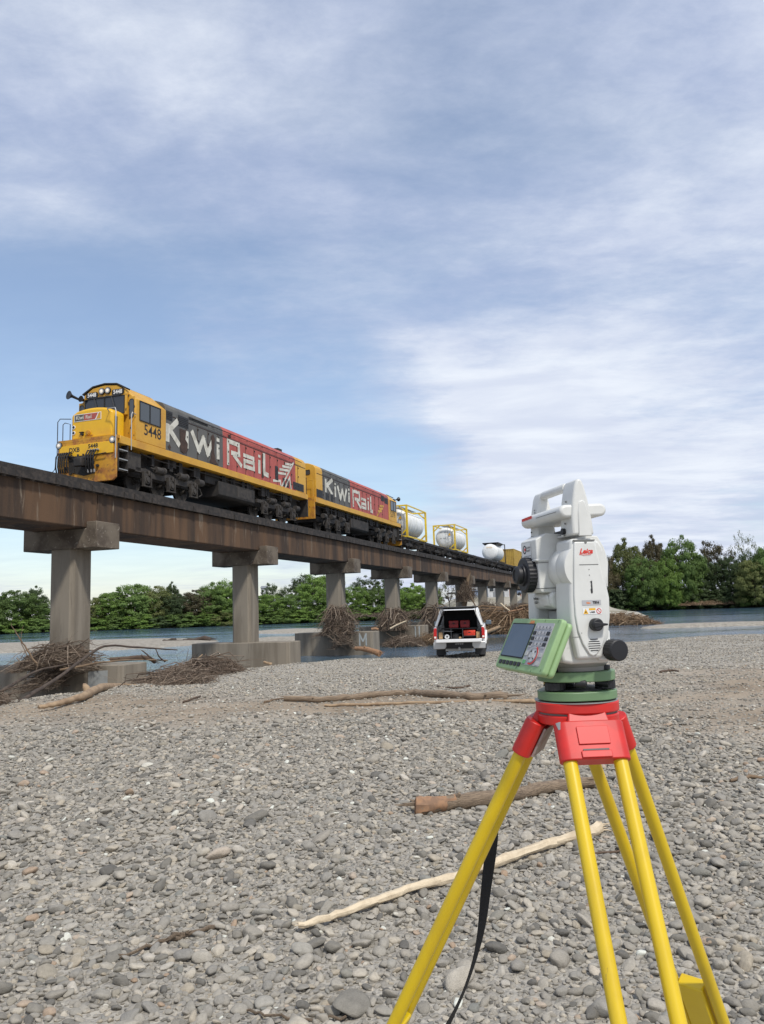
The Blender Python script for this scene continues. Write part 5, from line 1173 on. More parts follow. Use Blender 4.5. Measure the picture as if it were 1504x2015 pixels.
# carry handle with the radio module across it
hp = mm([(22, 236), (21, 262), (18, 288), (14, 308), (10, 318), (3, 318), (-1, 308), (-6, 285), (-10, 258), (-12, 236)])
nh_ = MB().prism(pf(hp), 'x', .030, .0715)
hnd = obj('carry_handle', nh_, ts_white, TS, bevel=.005, seg=3)
obj('handle_post', MB().prism(pf(hp), 'x', -.086, -.056), ts_white, hnd, bevel=.005, seg=3)
obj('handle_grip', MB().prism(pf(mm([(13.5, 314), (10, 318), (3, 318), (-1, 314), (-.5, 308), (3, 305.5), (11, 305.5), (14, 308)])), 'x', -.0555, .0295), ts_white, hnd, bevel=.003, seg=3)
obj('handle_panel', MB().prism(pf(mm([(13, 234), (12, 270), (10, 284), (5, 287), (0, 284), (-5, 262), (-8, 234)])), 'x', .0700, .0730), ts_white, hnd, bevel=.0015, seg=2)
obj('handle_foot', MB().box(-.055, .029, bv(.018), .010, .2365 - ZO, .2395 - ZO), ts_grey, hnd)
rm = []
for k in range(9): a = R(-90 + 180 * k / 8); rm.append((28 + 9.5 * math.cos(a), 271 + 9.5 * math.sin(a)))
for k in range(9): a = R(90 + 180 * k / 8); rm.append((-26 + 9.5 * math.cos(a), 273 + 9.5 * math.sin(a)))
rad = obj('radio_module', MB().prism(pf(mm(rm)), 'x', -.084, .068), ts_white, TS, bevel=.004, seg=3)
obj('radio_seam', strokes([[(-.02, 0), (.055, 0)]], .0008, (Vector((0, bv(.0376), .2715 - ZO)), Vector((1, 0, 0)), ZD), .0003), seam_m, rad)
obj('red_stripe', strokes([[(-.078, 0), (-.036, .001)]], .0042, (Vector((0, bv(.0374), .2745 - ZO)), Vector((1, 0, 0)), ZD), .0005), print_red, rad)
for b, zz in ((3.5, 0),):
    hb_ = MB()
    for a_ in (.045, -.070):
        hb_.cyl((a_, bv(.0215), .2435 - ZO), (a_, bv(.0262), .2435 - ZO), .0048, 16)
    obj('handle_button', hb_, ts_black, hnd)
obj('handle_latch', MB().box(-.015, .036, bv(.012), bv(-.006), .2395 - ZO, .2485 - ZO), ts_black, hnd, bevel=.001)
hs_ = MB()
for a_, b_, z_ in ((.050, .0185, .287), (.052, .0228, .2545), (.050, .0240, .2375), (-.072, .0240, .2545)): hs_.cyl((a_, bv(b_), z_ - ZO), (a_, bv(b_ + .0016), z_ - ZO), .0014, 10)
obj('handle_screw', hs_, seam_m, hnd)
obj('handle_print', text_mb('RH16', .0060, (Vector((-.066, bv(.0188), .284 - ZO)), Vector((0, 0, 1)), Vector((-1, 0, 0))), .0002, .0012), print_black, hnd)
# keyboard unit, tilted face
ktop, kbot = Vector((0, bv(.056), .1185 - ZO)), Vector((0, bv(.0925), .0440 - ZO)); kx = Vector((1, 0, 0)); ky = (ktop - kbot).normalized(); kn_ = kx.cross(ky); kH = (ktop - kbot).length
if kn_.y > 0: kn_ = -kn_
kO = kbot - kn_ * 0.0
def kp(u, v, d): return kO + kx * u + ky * v + kn_ * d       # u across, v up the face, d out of the face
def kprism(pts, d0, d1, pts2=None):
    pts2 = pts2 or pts; n = len(pts); vs = [kp(u, v, d0) for u, v in pts] + [kp(u, v, d1) for u, v in pts2]
    return MB().add(vs, [(i, (i + 1) % n, n + (i + 1) % n, n + i) for i in range(n)] + [tuple(range(n))[::-1], tuple(range(n, 2 * n))])
A0, A1 = -.090, .096
kb = obj('keyboard', kprism(roundrect((A0 + A1) / 2, kH / 2, A1 - A0, kH, .006), -.009, 0), ts_green, TS, bevel=.0022, seg=3)
obj('keyboard_back', kprism(roundrect((A0 + A1) / 2, kH / 2, A1 - A0 - .002, kH - .002, .007), -.0195, -.0102), ts_green, kb, bevel=.004, seg=3)
obj('keyboard_mount', MB().box(-.045, .050, bv(.046), bv(.028), .058 - ZO, .104 - ZO), ts_grey, kb)
sw_, sh_ = .088, .052; su, sv = A0 + .010 + sw_ / 2, kH - .0105 - sh_ / 2
obj('display_bezel', kprism(roundrect(su, sv, sw_ + .004, sh_ + .004, .002), .0001, .0006), black_rubber, kb)
obj('display', kprism(roundrect(su, sv, sw_, sh_, .001), .0007, .0010), screen_m, kb)
pu0, pu1 = .0135, .0775
obj('keypad_panel', kprism(roundrect((pu0 + pu1) / 2, (.0105 + kH - .0075) / 2, pu1 - pu0, kH - .018, .002), .0001, .0008), keypad_m, kb)
for k in range(6):
    u = A0 + .019 + k * .0152; obj('function_key', kprism(roundrect(u, .0095, .0108, .0066, .001), .0002, .0016), ts_black, kb, bevel=.0004, seg=1)
for r_ in range(4):
    for c_ in range(5):
        u = pu0 + .0075 + c_ * .0122; v = kH - .0150 - r_ * .0085
        black = r_ > 0 and c_ in (0, 4)
        if black: obj('black_key', kprism(roundrect(u, v, .0100, .0055, .001), .0009, .0022), ts_black, kb, bevel=.0004, seg=1)
        elif r_ == 0 or c_ not in (0, 4): obj('number_key', kprism(roundrect(u, v, .0095, .0055, .002), .0009, .0015), keypad_m, kb)
for r_, row in enumerate(('12345', '123', '456', '789')):
    for c_, ch in enumerate(row):
        u = pu0 + .0075 + (c_ + (1 if r_ else 0)) * .0122; v = kH - .0150 - r_ * .0085
        obj('key_print', text_mb(ch, .0048, (kp(u, v, .0016), kx, ky), .0002, .0003), print_black, kb)
nu, nv = .0455, .0255
def kring(r0, r1, a0, a1, d, n=20):
    vs = []; fs = []
    for k in range(n + 1):
        a = R(a0 + (a1 - a0) * k / n)
        vs += [kp(nu + r0 * math.cos(a), nv + r0 * .78 * math.sin(a), d), kp(nu + r1 * math.cos(a), nv + r1 * .78 * math.sin(a), d)]
    for k in range(n): fs.append((2 * k, 2 * k + 1, 2 * k + 3, 2 * k + 2))
    return MB().add(vs, fs)
obj('pad_disc', kprism([(nu + .0165 * math.cos(t), nv + .0165 * .78 * math.sin(t)) for t in np.linspace(0, 2 * math.pi, 25)[:-1]], .0009, .0020), mat('light pad', (0.58, 0.58, 0.57), 0.5), kb)
obj('pad_ring', kring(.0145, .0182, -110, 70, .0023), print_red, kb)
obj('pad_ring', kring(.0125, .0150, 0, 359, .0026, 30), galv, kb)
obj('pad_button', kprism(roundrect(nu, nv, .0085, .0070, .0015), .0021, .0032), ts_grey, kb)
for a_ in (45, 135, 225, 315): obj('pad_mark', kprism(roundrect(nu + .0095 * math.cos(R(a_)), nv + .0074 * math.sin(R(a_)), .003, .0026, .0008), .0027, .0029), ts_black, kb)
for u, v, m_ in ((pu0 + .0085, .0395, keypad_m), (pu1 - .0085, .0395, keypad_m), (pu0 + .0065, .0270, ts_grey), (pu1 - .0065, .0270, ts_grey), (pu0 + .0085, .0145, mat('green key', (0.12, 0.36, 0.14), 0.5)), (pu1 - .0085, .0145, ts_grey)):
    obj('menu_key', kprism(roundrect(u, v, .0105, .0062, .001), .0009, .0018), m_, kb, bevel=.0004, seg=1)
obj('keyboard_logo', text_mb('Leica', .0085, (kp(-.006, kH - .0060, .0003), kx, ky), .0003, .0003, shear=.35), print_orange, kb)
nt_ = MB()
for u, v in ((A0 + .01, .004), (A0 + .09, .004), (A1 - .04, .0035), (A1 - .008, .006), (.04, kH - .0035), (A1 - .010, kH - .004)):
    q = kprism(roundrect(u, v, .0014, .0040, .0005), .0002, .0006); nt_.add(q.v, q.f)
obj('seal_notch', nt_, tri_green, kb)
# ------------------------------------------------------------------ ute with its canopy open (local x: right, y: forward, z up; origin on the ground under the tailgate)
UP = Vector((2.60, 27.7, 0)); UP.z = gz(UP.x, UP.y + 1.0) - .01
UTE = thing('pickup_truck', UP, R(-8.0), 'white double cab pickup with canopy, its rear hatch raised and tailgate down', 'pickup truck')
hw = .90
ubody = MB().prism([(.10, .55), (.10, 1.06), (.16, 1.14), (3.55, 1.16), (4.6, 1.10), (5.2, .98), (5.3, .70), (5.2, .42), (4.75, .40), (4.70, .62), (4.45, .82), (4.1, .84), (3.8, .66), (3.72, .42), (1.75, .42), (1.66, .66), (1.38, .82), (1.0, .80), (.74, .62), (.66, .50), (.3, .48)], 'x', -hw, hw)
# open bed: side walls and floor instead of a solid block behind the cab
ubody = MB()
side_prof = [(.06, .62), (.06, 1.06), (.10, 1.13), (3.55, 1.15), (4.6, 1.09), (5.2, .98), (5.3, .70), (5.2, .42), (4.78, .40), (4.72, .64), (4.45, .83), (4.1, .84), (3.82, .66), (3.72, .42), (1.75, .42), (1.66, .66), (1.38, .82), (1.0, .80), (.74, .62), (.66, .52), (.3, .50), (.10, .55)]
for s in (-1, 1): ubody.prism(side_prof, 'x', *sorted((s * hw, s * (hw - .10))))
ubody.box(-hw + .101, hw - .101, .08, 1.7, .60, .66); ubody.box(-hw + .101, hw - .101, 1.70, 1.78, .45, 1.15)
ubody.box(-hw + .101, hw - .101, 1.80, 5.0, .45, 1.0)
obj('body', ubody, ute_white, UTE, bevel=.025, seg=2)
cabp = [(1.72, 1.152), (1.80, 1.72), (2.2, 1.80), (3.0, 1.79), (3.3, 1.72), (4.0, 1.13)]
def taper(prof, w0, w1, z0, z1): 
    vs = []; n = len(prof)
    for s in (-1, 1):
        for y, zz in prof: vs.append((s * (w0 + (w1 - w0) * (zz - z0) / (z1 - z0)), y, zz))
    return MB().add(vs, [tuple(range(n))[::-1], tuple(range(n, 2 * n))] + [(i, (i + 1) % n, n + (i + 1) % n, n + i) for i in range(n)])
ucab = obj('cab', taper(cabp, .86, .66, 1.15, 1.80), ute_white, UTE, bevel=.04, seg=2)
for s in (-1, 1):
    def on(y, zz): return (s * (.86 + (.66 - .86) * (zz - 1.15) / .65 + .004), y, zz)
    for pts in ([(2.0, 1.2), (2.02, 1.66), (2.8, 1.68), (2.8, 1.2)], [(2.88, 1.2), (2.88, 1.67), (3.2, 1.64), (3.75, 1.2)]):
        obj('side_glass', MB().add([on(*p) for p in pts], [(0, 1, 2, 3)]), glass_dark, ucab)
# canopy shell over the bed: tapered sides, roof, open back
def canopy():
    m = MB(); z0, z1 = 1.153, 1.80; w0, w1 = .87, .65; t = .09
    for s in (-1, 1):
        m.add([(s * w0, .10, z0), (s * (w0 - t), .10, z0), (s * (w1 - t), .22, z1 - .10), (s * w1, .22, z1 - .04), (s * w0, 1.71, z0), (s * (w0 - t), 1.71, z0), (s * (w1 - t), 1.71, z1 - .10), (s * w1, 1.71, z1 - .04)],
              [(0, 1, 2, 3), (4, 7, 6, 5), (0, 3, 7, 4), (1, 5, 6, 2), (0, 4, 5, 1), (3, 2, 6, 7)])
    m.add([(-w1 - .005, .22, z1 - .04), (w1 + .005, .22, z1 - .04), (w1 - .08, .22, z1 + .01), (-w1 + .08, .22, z1 + .01), (-w1 - .005, 1.71, z1 - .04), (w1 + .005, 1.71, z1 - .04), (w1 - .08, 1.71, z1 + .03), (-w1 + .08, 1.71, z1 + .03)],
          [(0, 1, 2, 3), (4, 7, 6, 5), (0, 4, 5, 1), (1, 5, 6, 2), (2, 6, 7, 3), (3, 7, 4, 0)])
    return m
can = obj('canopy', canopy(), ute_white, UTE, bevel=.02, seg=2)
for s in (-1, 1):
    obj('canopy_side_glass', MB().add([(s * (.865 - .22 * (zz - 1.153) / .607 + .004), y, zz) for y, zz in ((.42, 1.25), (.52, 1.68), (1.6, 1.68), (1.6, 1.25))], [(0, 1, 2, 3)]), glass_dark, can)
    obj('roof_rack_rail', MB().tube([(s * .52, .4, 1.84), (s * .52, 1.6, 1.86)], .018, 6), ute_grey, can)
obj('canopy_lining', MB().add([(-.76, .16, 1.16), (-.57, .26, 1.70), (-.57, 1.6, 1.70), (-.76, 1.6, 1.16)], [(0, 1, 2, 3)]).add([(.76, .16, 1.16), (.57, .26, 1.70), (.57, 1.6, 1.70), (.76, 1.6, 1.16)], [(3, 2, 1, 0)]).add([(-.56, .26, 1.705), (.56, .26, 1.705), (.56, 1.6, 1.705), (-.56, 1.6, 1.705)], [(0, 1, 2, 3)]), black_rubber, can)
# raised hatch: frame and smoked glass tilted up past level
obj('dark_backing', MB().box(-.62, .62, 1.60, 1.62, 1.02, 1.71), black_rubber, can)  # black sheet added so the inside of the canopy looks shaded
hat = MB().add([(-.60, .20, 1.79), (.60, .20, 1.79), (.72, -.34, 1.845), (-.72, -.34, 1.845), (-.60, .20, 1.755), (.60, .20, 1.755), (.72, -.34, 1.80), (-.72, -.34, 1.80)], [(0, 1, 2, 3), (7, 6, 5, 4), (0, 4, 5, 1), (1, 5, 6, 2), (2, 6, 7, 3), (3, 7, 4, 0)])
hh = obj('rear_hatch', hat, ute_grey, UTE, bevel=.012, seg=2)
obj('hatch_glass', MB().add([(-.52, .12, 1.748), (.52, .12, 1.748), (.62, -.26, 1.784), (-.62, -.26, 1.784)], [(0, 1, 2, 3)]), glass_grey, hh)
st_ = MB()
for s in (-1, 1): st_.tube([(s * .60, .16, 1.50), (s * .63, -.16, 1.78)], .011, 6)
obj('gas_strut', st_, black_paint, hh)
tg = obj('tailgate', MB().box(-.80, .80, -.44, .055, .645, .71).box(-.80, .80, -.45, -.40, .60, .71), ute_white, UTE, bevel=.015, seg=2)
obj('tailgate_liner', MB().box(-.72, .72, -.38, .03, .711, .716), ute_grey, tg)
bp_ = obj('rear_bumper', MB().prism([(-.92, .36), (-.52, .36), (-.46, .44), (.46, .44), (.52, .36), (.92, .36), (.92, .60), (-.92, .60)], 'y', -.14, .06), mat('silver bumper', (0.50, 0.50, 0.49), .35, metal=.4), UTE, bevel=.02, seg=2)
obj('bumper_step', MB().box(-.46, .46, -.16, -.145, .37, .58), black_rubber, bp_)
npl = obj('number_plate', MB().box(-.18, .18, -.172, -.161, .48, .58), black_paint, bp_); obj('plate_print', text_mb('LFW 818', .075, (Vector((0, -.1725, .53)), Vector((1, 0, 0)), Vector((0, 0, 1))), .001, .001), print_silver, npl)
obj('tow_bar', MB().box(-.04, .04, -.22, -.02, .30, .38).cyl((0, -.24, .32), (0, -.24, .42), .028, 12).box(-.5, .5, -.02, .04, .28, .36), galv, UTE)
for s in (-1, 1):
    tl = obj('tail_lamp', MB().prism([(s * .80, .70), (s * .908, .70), (s * .915, .80), (s * .905, 1.02), (s * .88, 1.10), (s * .80, 1.10)], 'y', .015, .16), red_lens, UTE, bevel=.012, seg=2)
    obj('reversing_lamp', MB().box(*sorted((s * .82, s * .892)), .008, .014, .735, .80), lamp_white, tl)
    obj('mud_flap', MB().box(*sorted((s * .52, s * .88)), .60, .625, .10, .52), ute_grey, UTE)
    mr = obj('door_mirror', MB().box(*sorted((s * .93, s * 1.14)), 3.45, 3.56, 1.10, 1.27).box(*sorted((s * .86, s * .95)), 3.48, 3.53, 1.12, 1.17), mat('blue grey mirror shell', (.10, .13, .16), .3), UTE, bevel=.025, seg=2)
    ua = MB()
    for yc in (1.2, 4.28):
        pts = [(yc + .47 * math.cos(R(a)), .40 + .47 * math.sin(R(a))) for a in range(10, 171, 16)]; pt2 = [(yc + .40 * math.cos(R(a)), .40 + .40 * math.sin(R(a))) for a in range(170, 9, -16)]
        ua.prism(pts + pt2, 'x', *sorted((s * .885, s * .945)))
    obj('wheel_arch', ua, ute_white, UTE, bevel=.01, seg=1)
    for yc in (1.2, 4.28):
        wh = obj('wheel', MB().lathe([(.22, -.02), (.34, 0), (.385, .03), (.395, .06), (.395, .19), (.385, .22), (.34, .25), (.22, .26)], 36, (s * .64, yc, .39), (s, 0, 0)), black_rubber, UTE)
        obj('rim', MB().lathe([(.24, .24), (.225, .255), (.20, .235), (.07, .22), (.06, .245), (.001, .245)], 24, (s * .64, yc, .39), (s, 0, 0)), galv, wh)
obj('underbody', MB().box(-.6, .6, .1, 5.0, .34, .44).box(-.45, .45, .5, 3.6, .24, .345).cyl((-.5, 1.2, .36), (.5, 1.2, .36), .07, 10).cyl((.0, 1.2, .36), (.0, 1.35, .36), .16, 12).tube([(.35, .2, .36), (.35, .9, .34), (.5, 1.6, .40)], .05, 8), under, UTE)  # includes a low box added to darken the shadowed space beneath
uq = lambda x, y, zz: UTE.location + Euler((0, 0, R(-8.0))).to_matrix() @ Vector((x, y, zz))
URZ = R(-8.0)
shelf = thing('storage_drawer_rack', uq(0, .62, .662), URZ, 'black tool drawer rack with plywood sides built into the open canopy', 'storage rack')
obj('shelf_board', MB().box(-.66, .66, -.34, .5, .38, .41), black_paint, shelf); obj('shelf_board', MB().box(-.60, .60, -.34, .5, .0, .02), ply, shelf)
obj('back_board', MB().box(-.60, .60, .48, .5, .021, .379), black_rubber, shelf)
for x in (-.30, .12): obj('divider', MB().box(x - .01, x + .01, -.34, .478, .021, .379), mat('grey divider', (.12, .12, .12), .6), shelf)
obj('mid_shelf', MB().box(-.289, .109, -.34, .478, .20, .212), black_paint, shelf); obj('mid_shelf', MB().box(.131, .60, -.34, .478, .115, .127), mat('grey divider', (.12, .12, .12), .6), shelf)
for s in (-1, 1): obj('side_panel', MB().box(*sorted((s * .605, s * .74)), -.36, -.33, .0, .27), ply, shelf)
def crate(name, loc, sx, sy, sz, m, label, cat, ribs=2, lid=True, group=None):
    t = thing(name, loc, URZ, label, cat, group)
    b = MB().prism([(-sx / 2 + .012, 0), (sx / 2 - .012, 0), (sx / 2, sz), (-sx / 2, sz)], 'y', -sy / 2, sy / 2)
    obj('body', b, m, t, bevel=.012, seg=2)
    if lid: obj('lid', MB().box(-sx / 2 - .008, sx / 2 + .008, -sy / 2 - .008, sy / 2 + .008, sz * .62, sz * .68).box(-sx / 2 + .02, sx / 2 - .02, -sy / 2 + .02, sy / 2 - .02, sz + .001, sz + .012), m, t, bevel=.004, seg=1)
    rb_ = MB()
    for k in range(ribs): rb_.box(-sx / 2 + .05, sx / 2 - .05, -sy / 2 - .012, -sy / 2 + .002, sz * (.18 + .36 * k / max(1, ribs - 1)), sz * (.18 + .36 * k / max(1, ribs - 1)) + .018)
    obj('rib', rb_, m, t); obj('latch', MB().box(-.04, .04, -sy / 2 - .02, -sy / 2 - .009, sz * .55, sz * .72), black_rubber, t); return t
crate('red_tool_box', uq(-.21, .80, 1.078), .355, .40, .25, box_red, 'dark red plastic box on the canopy shelf, the one to the left', 'box', group='red boxes in the canopy')
crate('red_tool_box', uq(.20, .80, 1.078), .355, .40, .25, box_red, 'dark red plastic box on the canopy shelf, the one to the right', 'box', group='red boxes in the canopy')
crate('orange_case', uq(.36, .46, .792), .43, .30, .19, case_orange, 'bright orange red ribbed case in the right bay of the drawer rack', 'case', 3)
t = obj('tape_reel', MB().lathe([(.035, -.03), (.085, -.03), (.085, .03), (.035, .03), (.035, -.03)], 28, uq(-.45, .29, .775), (.05, 1, 0)), print_white); tag(t, 'white round tape reel in the left bay of the drawer rack', 'reel')
t = obj('work_bag', MB().lathe([(.02, 0), (.12, .01), (.14, .08), (.13, .17), (.07, .21), (.02, .215)], 16, uq(-.14, .35, .684), (0, 0, 1)), black_rubber); tag(t, 'black bag slumped in the middle bay of the drawer rack', 'bag')
t = obj('wooden_peg_bundle', MB().cyl(uq(.02, .25, .725), uq(.02, .65, .725), .045, 12), ply); tag(t, 'round bundle end of pale wood beside the black bag', 'wood')
t = obj('survey_pole', MB().tube([uq(-.57, .22, .98), uq(-.26, .24, .965), uq(-.1, .9, .965)], .012, 8), galv); tag(t, 'thin silver pole lying above the tape reel', 'pole')

# ------------------------------------------------------------------ driftwood
def wobble_path(pts, n, amp, seed):
    rr = random.Random(seed); P = [Vector(p) for p in pts]; out = []
    for i in range(n):
        k = i / (n - 1) * (len(P) - 1); a = min(int(k), len(P) - 2); f = k - a
        p0, p1, p2, p3 = P[max(a - 1, 0)], P[a], P[a + 1], P[min(a + 2, len(P) - 1)]
        q = 0.5 * ((2 * p1) + (p2 - p0) * f + (2 * p0 - 5 * p1 + 4 * p2 - p3) * f * f + (3 * p1 - p0 - 3 * p2 + p3) * f ** 3)
        out.append(q + Vector((rr.gauss(0, 1), rr.gauss(0, 1), rr.gauss(0, .6))) * amp)
    return out
def log(name, pts, r0, r1, m, label, cat, n=26, sides=14, seed=1, amp=.008, knots=2, jit=.07, splinter=0, cut=None, smooth=60):
    path = wobble_path(pts, n, amp, seed); rr = random.Random(seed); base = path[0].copy(); rad = []
    for i in range(n):
        f = i / (n - 1); rad.append((r0 + (r1 - r0) * f) * (1 + .10 * math.sin(f * 17 + seed) * .5 + rr.uniform(-.05, .05)))
    mb = MB().tube(path, rad, sides, jit, seed)
    for k in range(knots):
        i = rr.randint(min(3, n // 2), max(n - 4, n // 2)); d = (path[i + 1] - path[i]).cross(Vector((rr.gauss(0, 1), rr.gauss(0, 1), rr.uniform(0, 1)))).normalized()
        if d.z < 0: d = -d
        mb.tube([path[i], path[i] + d * rad[i] * 1.15, path[i] + d * rad[i] * 1.5], [rad[i] * .45, rad[i] * .32, rad[i] * .2], 8, .1, seed + k)
    for k in range(splinter):
        e = path[-1] if k % 2 == 0 else path[0]; dd = (path[-1] - path[-2]).normalized() * (1 if k % 2 == 0 else -1); ra = rad[-1] if k % 2 == 0 else rad[0]
        o = Vector((rr.gauss(0, 1), rr.gauss(0, 1), rr.gauss(0, 1))) * ra * .45; L_ = ra * rr.uniform(1.2, 3.2)
        mb.tube([e + o - dd * ra, e + o + dd * L_ * .5, e + o * 1.5 + dd * L_], [ra * .28, ra * .16, ra * .03], 5, .1, k)
    mb.v = [tuple(Vector(v) - base) for v in mb.v]
    o = obj(name, mb, m, None, smooth=smooth, loc=base); tag(o, label, cat)
    if cut is not None:
        k2 = max(3, int(n * .28)); tb = MB().tube([q - base + Vector((0, 0, .006)) for q in path[:k2]], [r_ * (1.06 if i < k2 - 2 else .9) for i, r_ in enumerate(rad[:k2])], sides, jit * 1.6, seed + 9)
        obj('torn_wood', tb, cut, o)
    if cut is not None: obj('broken_end', MB().lathe([(.001, -.012), (r0 * .55, -.016), (r0 * .9, -.006), (r0 * .97, .004)], 14, (0, 0, 0), (path[0] - path[1])).xf(Matrix.Identity(4)), cut, o)
    return o
def gpl(lst, dz): return [gp(x, y, dz) for x, y in lst]
log('driftwood_log', gpl([(560, 1380), (640, 1381), (720, 1374), (800, 1369), (870, 1373), (940, 1378), (1000, 1377)], .055), .050, .075, bark_brown, 'long crooked brown log lying across the gravel in front of the pickup', 'log', 34, seed=3, knots=4, splinter=4, amp=.016)
log('driftwood_log', gpl([(640, 1391), (760, 1388), (880, 1385), (1010, 1383), (1060, 1384)], .028), .022, .034, wood_tan, 'thin straight pale pole lying just in front of the long crooked log', 'log', 24, seed=5, knots=1, splinter=3)
log('driftwood_log', gpl([(818, 1603), (900, 1592), (1000, 1578), (1090, 1560), (1168, 1551)], .052), .062, .046, bark_brown, 'short thick log with orange broken end lying behind the yellow tripod legs', 'log', 30, 18, seed=8, knots=3, splinter=7, cut=wood_orange, amp=.006)
log('bare_branch', gpl([(590, 1838), (660, 1818), (740, 1788), (830, 1756), (905, 1738), (1000, 1703), (1080, 1675), (1142, 1655), (1185, 1640)], .042), .015, .036, wood_pale, 'long bleached branch lying between the left tripod leg and the gravel front', 'branch', 40, 14, seed=11, knots=1, splinter=7, amp=.005, jit=.20, smooth=25)
log('twig', gpl([(232, 1892), (290, 1872), (350, 1852), (418, 1832)], .020), .006, .012, bark_brown, 'small brown twig on the gravel at the lower left', 'twig', 16, 8, seed=14, splinter=4)
log('twig', gpl([(330, 1862), (352, 1850), (372, 1848)], .030), .012, .008, bark_brown, 'frayed stub of bark beside the small brown twig', 'twig', 8, 8, seed=15, splinter=8)
log('twig', gpl([(1440, 1540), (1475, 1534), (1510, 1536)], .020), .014, .018, stick_tan, 'short brown stick on the silt at the right edge', 'twig', 10, 8, seed=16, splinter=3)
log('twig', gpl([(480, 1990), (520, 2003), (600, 2010), (680, 2012)], .014), .005, .006, bark_brown, 'thin dark twig at the very front of the gravel', 'twig', 14, 6, seed=17)
log('twig', gpl([(860, 1352), (890, 1356), (925, 1352)], .02), .018, .02, stick_brown, 'small dark stick beyond the long crooked log', 'twig', 10, 8, seed=18)
log('twig', gpl([(1300, 1324), (1318, 1321), (1335, 1322)], .02), .03, .02, stick_brown, 'dark clod of wood on the open gravel right of the instrument', 'twig', 8, 8, seed=19, splinter=4)
log('twig', gpl([(520, 1384), (556, 1376)], .02), .02, .016, stick_tan, 'short brown stub left of the long crooked log', 'twig', 8, 8, seed=20, splinter=4)
log('twig', gpl([(360, 1384), (395, 1372)], .02), .02, .016, stick_brown, 'small brown root scrap on the wheel tracks at the left', 'twig', 8, 8, seed=21, splinter=8)
log('twig', gpl([(1140, 1690), (1210, 1682), (1262, 1668)], .02), .009, .006, stick_brown, 'thin brown stick on the gravel between the right tripod legs', 'twig', 10, 7, seed=23, splinter=2)

def heap(name, label, c, sx, sy, h, n, L, r, m, seed, lean=None, cat='driftwood heap', flat=.5, fan=0.0, cone=False, lw=1.2, roots=0):
    """a tangle nobody could count: bent sticks and twigs matted over an uneven mound"""
    rr = random.Random(seed); mb = MB(); c = Vector(c); m = heap_brown if m is stick_brown else heap_tan; n = int(n * 2.0); h *= .82; sx *= 1.08
    LV = Vector(lean).normalized() if lean is not None else None
    lobes = [(rr.uniform(-.7, .7), rr.uniform(-.7, .7), rr.uniform(.5, 1.1)) for _ in range(4)]
    for k in range(n):
        for _ in range(20):
            u, v = rr.uniform(-1, 1), rr.uniform(-1, 1)
            if u * u + v * v < 1: break
        hh = max(q * math.exp(-((u - a) ** 2 + (v - b) ** 2) * 2.2) for a, b, q in lobes)
        top = h * (.55 * hh + .45 * (1 - (u * u + v * v) ** (.5 if cone else .8))); zz = rr.uniform(.1, 1.0) ** .6 * top
        p = c + Vector((u * sx, v * sy, zz + .03))
        d = Vector((rr.gauss(0, 1), rr.gauss(0, 1), rr.gauss(0, flat)))
        if LV is not None: d = d.normalized() * .55 + LV * rr.choice((-1, 1)) * lw
        if fan: d = d + Vector((u, v, -.3)) * fan
        nn = Vector((u / max(sx, .1), v / max(sy, .1), .9 / max(h, .1))).normalized()
        if LV is None or flat < .8: d = d - nn * d.dot(nn) * .8
        d.normalize(); ll = L * rr.uniform(.3, 1.15); B = lambda s: Vector((rr.gauss(0, 1), rr.gauss(0, 1), rr.gauss(0, .7))) * ll * s
        rad = r * rr.choice((.16, .2, .25, .28, .32, .36, .42, .5, .65, 1.2)); fl = c.z - .12
        P_ = [p - d * ll * .5 + B(.10), p - d * ll * .25 + B(.10), p + B(.07), p + d * ll * .25 + B(.11), p + d * ll * .5 + B(.17)]
        for q in P_: q.z = max(q.z, fl)
        mb.tube(P_, [rad * .8, rad, rad * .85, rad * .6, rad * .25], 4, .15, k)
        for _ in range(rr.choice((0, 0, 1, 1, 2))):
            e = P_[1].lerp(P_[3], rr.random()); f = e + (d + Vector((rr.gauss(0, 1), rr.gauss(0, 1), rr.gauss(0, .8))) * .6).normalized() * ll * rr.uniform(.15, .4)
            mb.tube([e, e.lerp(f, .5) + B(.05), f], [rad * .5, rad * .35, rad * .12], 3)
    for k in range(roots):
        a = rr.uniform(0, 6.283); q = Vector((math.cos(a) * sx, math.sin(a) * sy, 0)); rad = r * rr.uniform(.6, 1.6); t0 = c + Vector((q.x * .15, q.y * .15, h * rr.uniform(.45, 1.0)))
        w_ = lambda s: Vector((rr.gauss(0, 1), rr.gauss(0, 1), rr.gauss(0, .8))) * s
        mb.tube([t0, t0 + q * .5 + Vector((0, 0, h * .06)) + w_(.10), t0 + q * rr.uniform(.9, 1.1) + Vector((0, 0, -h * .25)) + w_(.16), t0 + q * rr.uniform(1.2, 1.7) + Vector((0, 0, -h * rr.uniform(.3, .75))) + w_(.25)], [rad, rad * .8, rad * .5, rad * .15], 6, .12, k)
    mb.v = [tuple(Vector(v) - c) for v in mb.v]
    o = obj(name, mb, m, None, smooth=60, loc=c); return tag(o, label, cat, kind='stuff')
f0 = lambda s, w, zz: sw(s, w, zz)
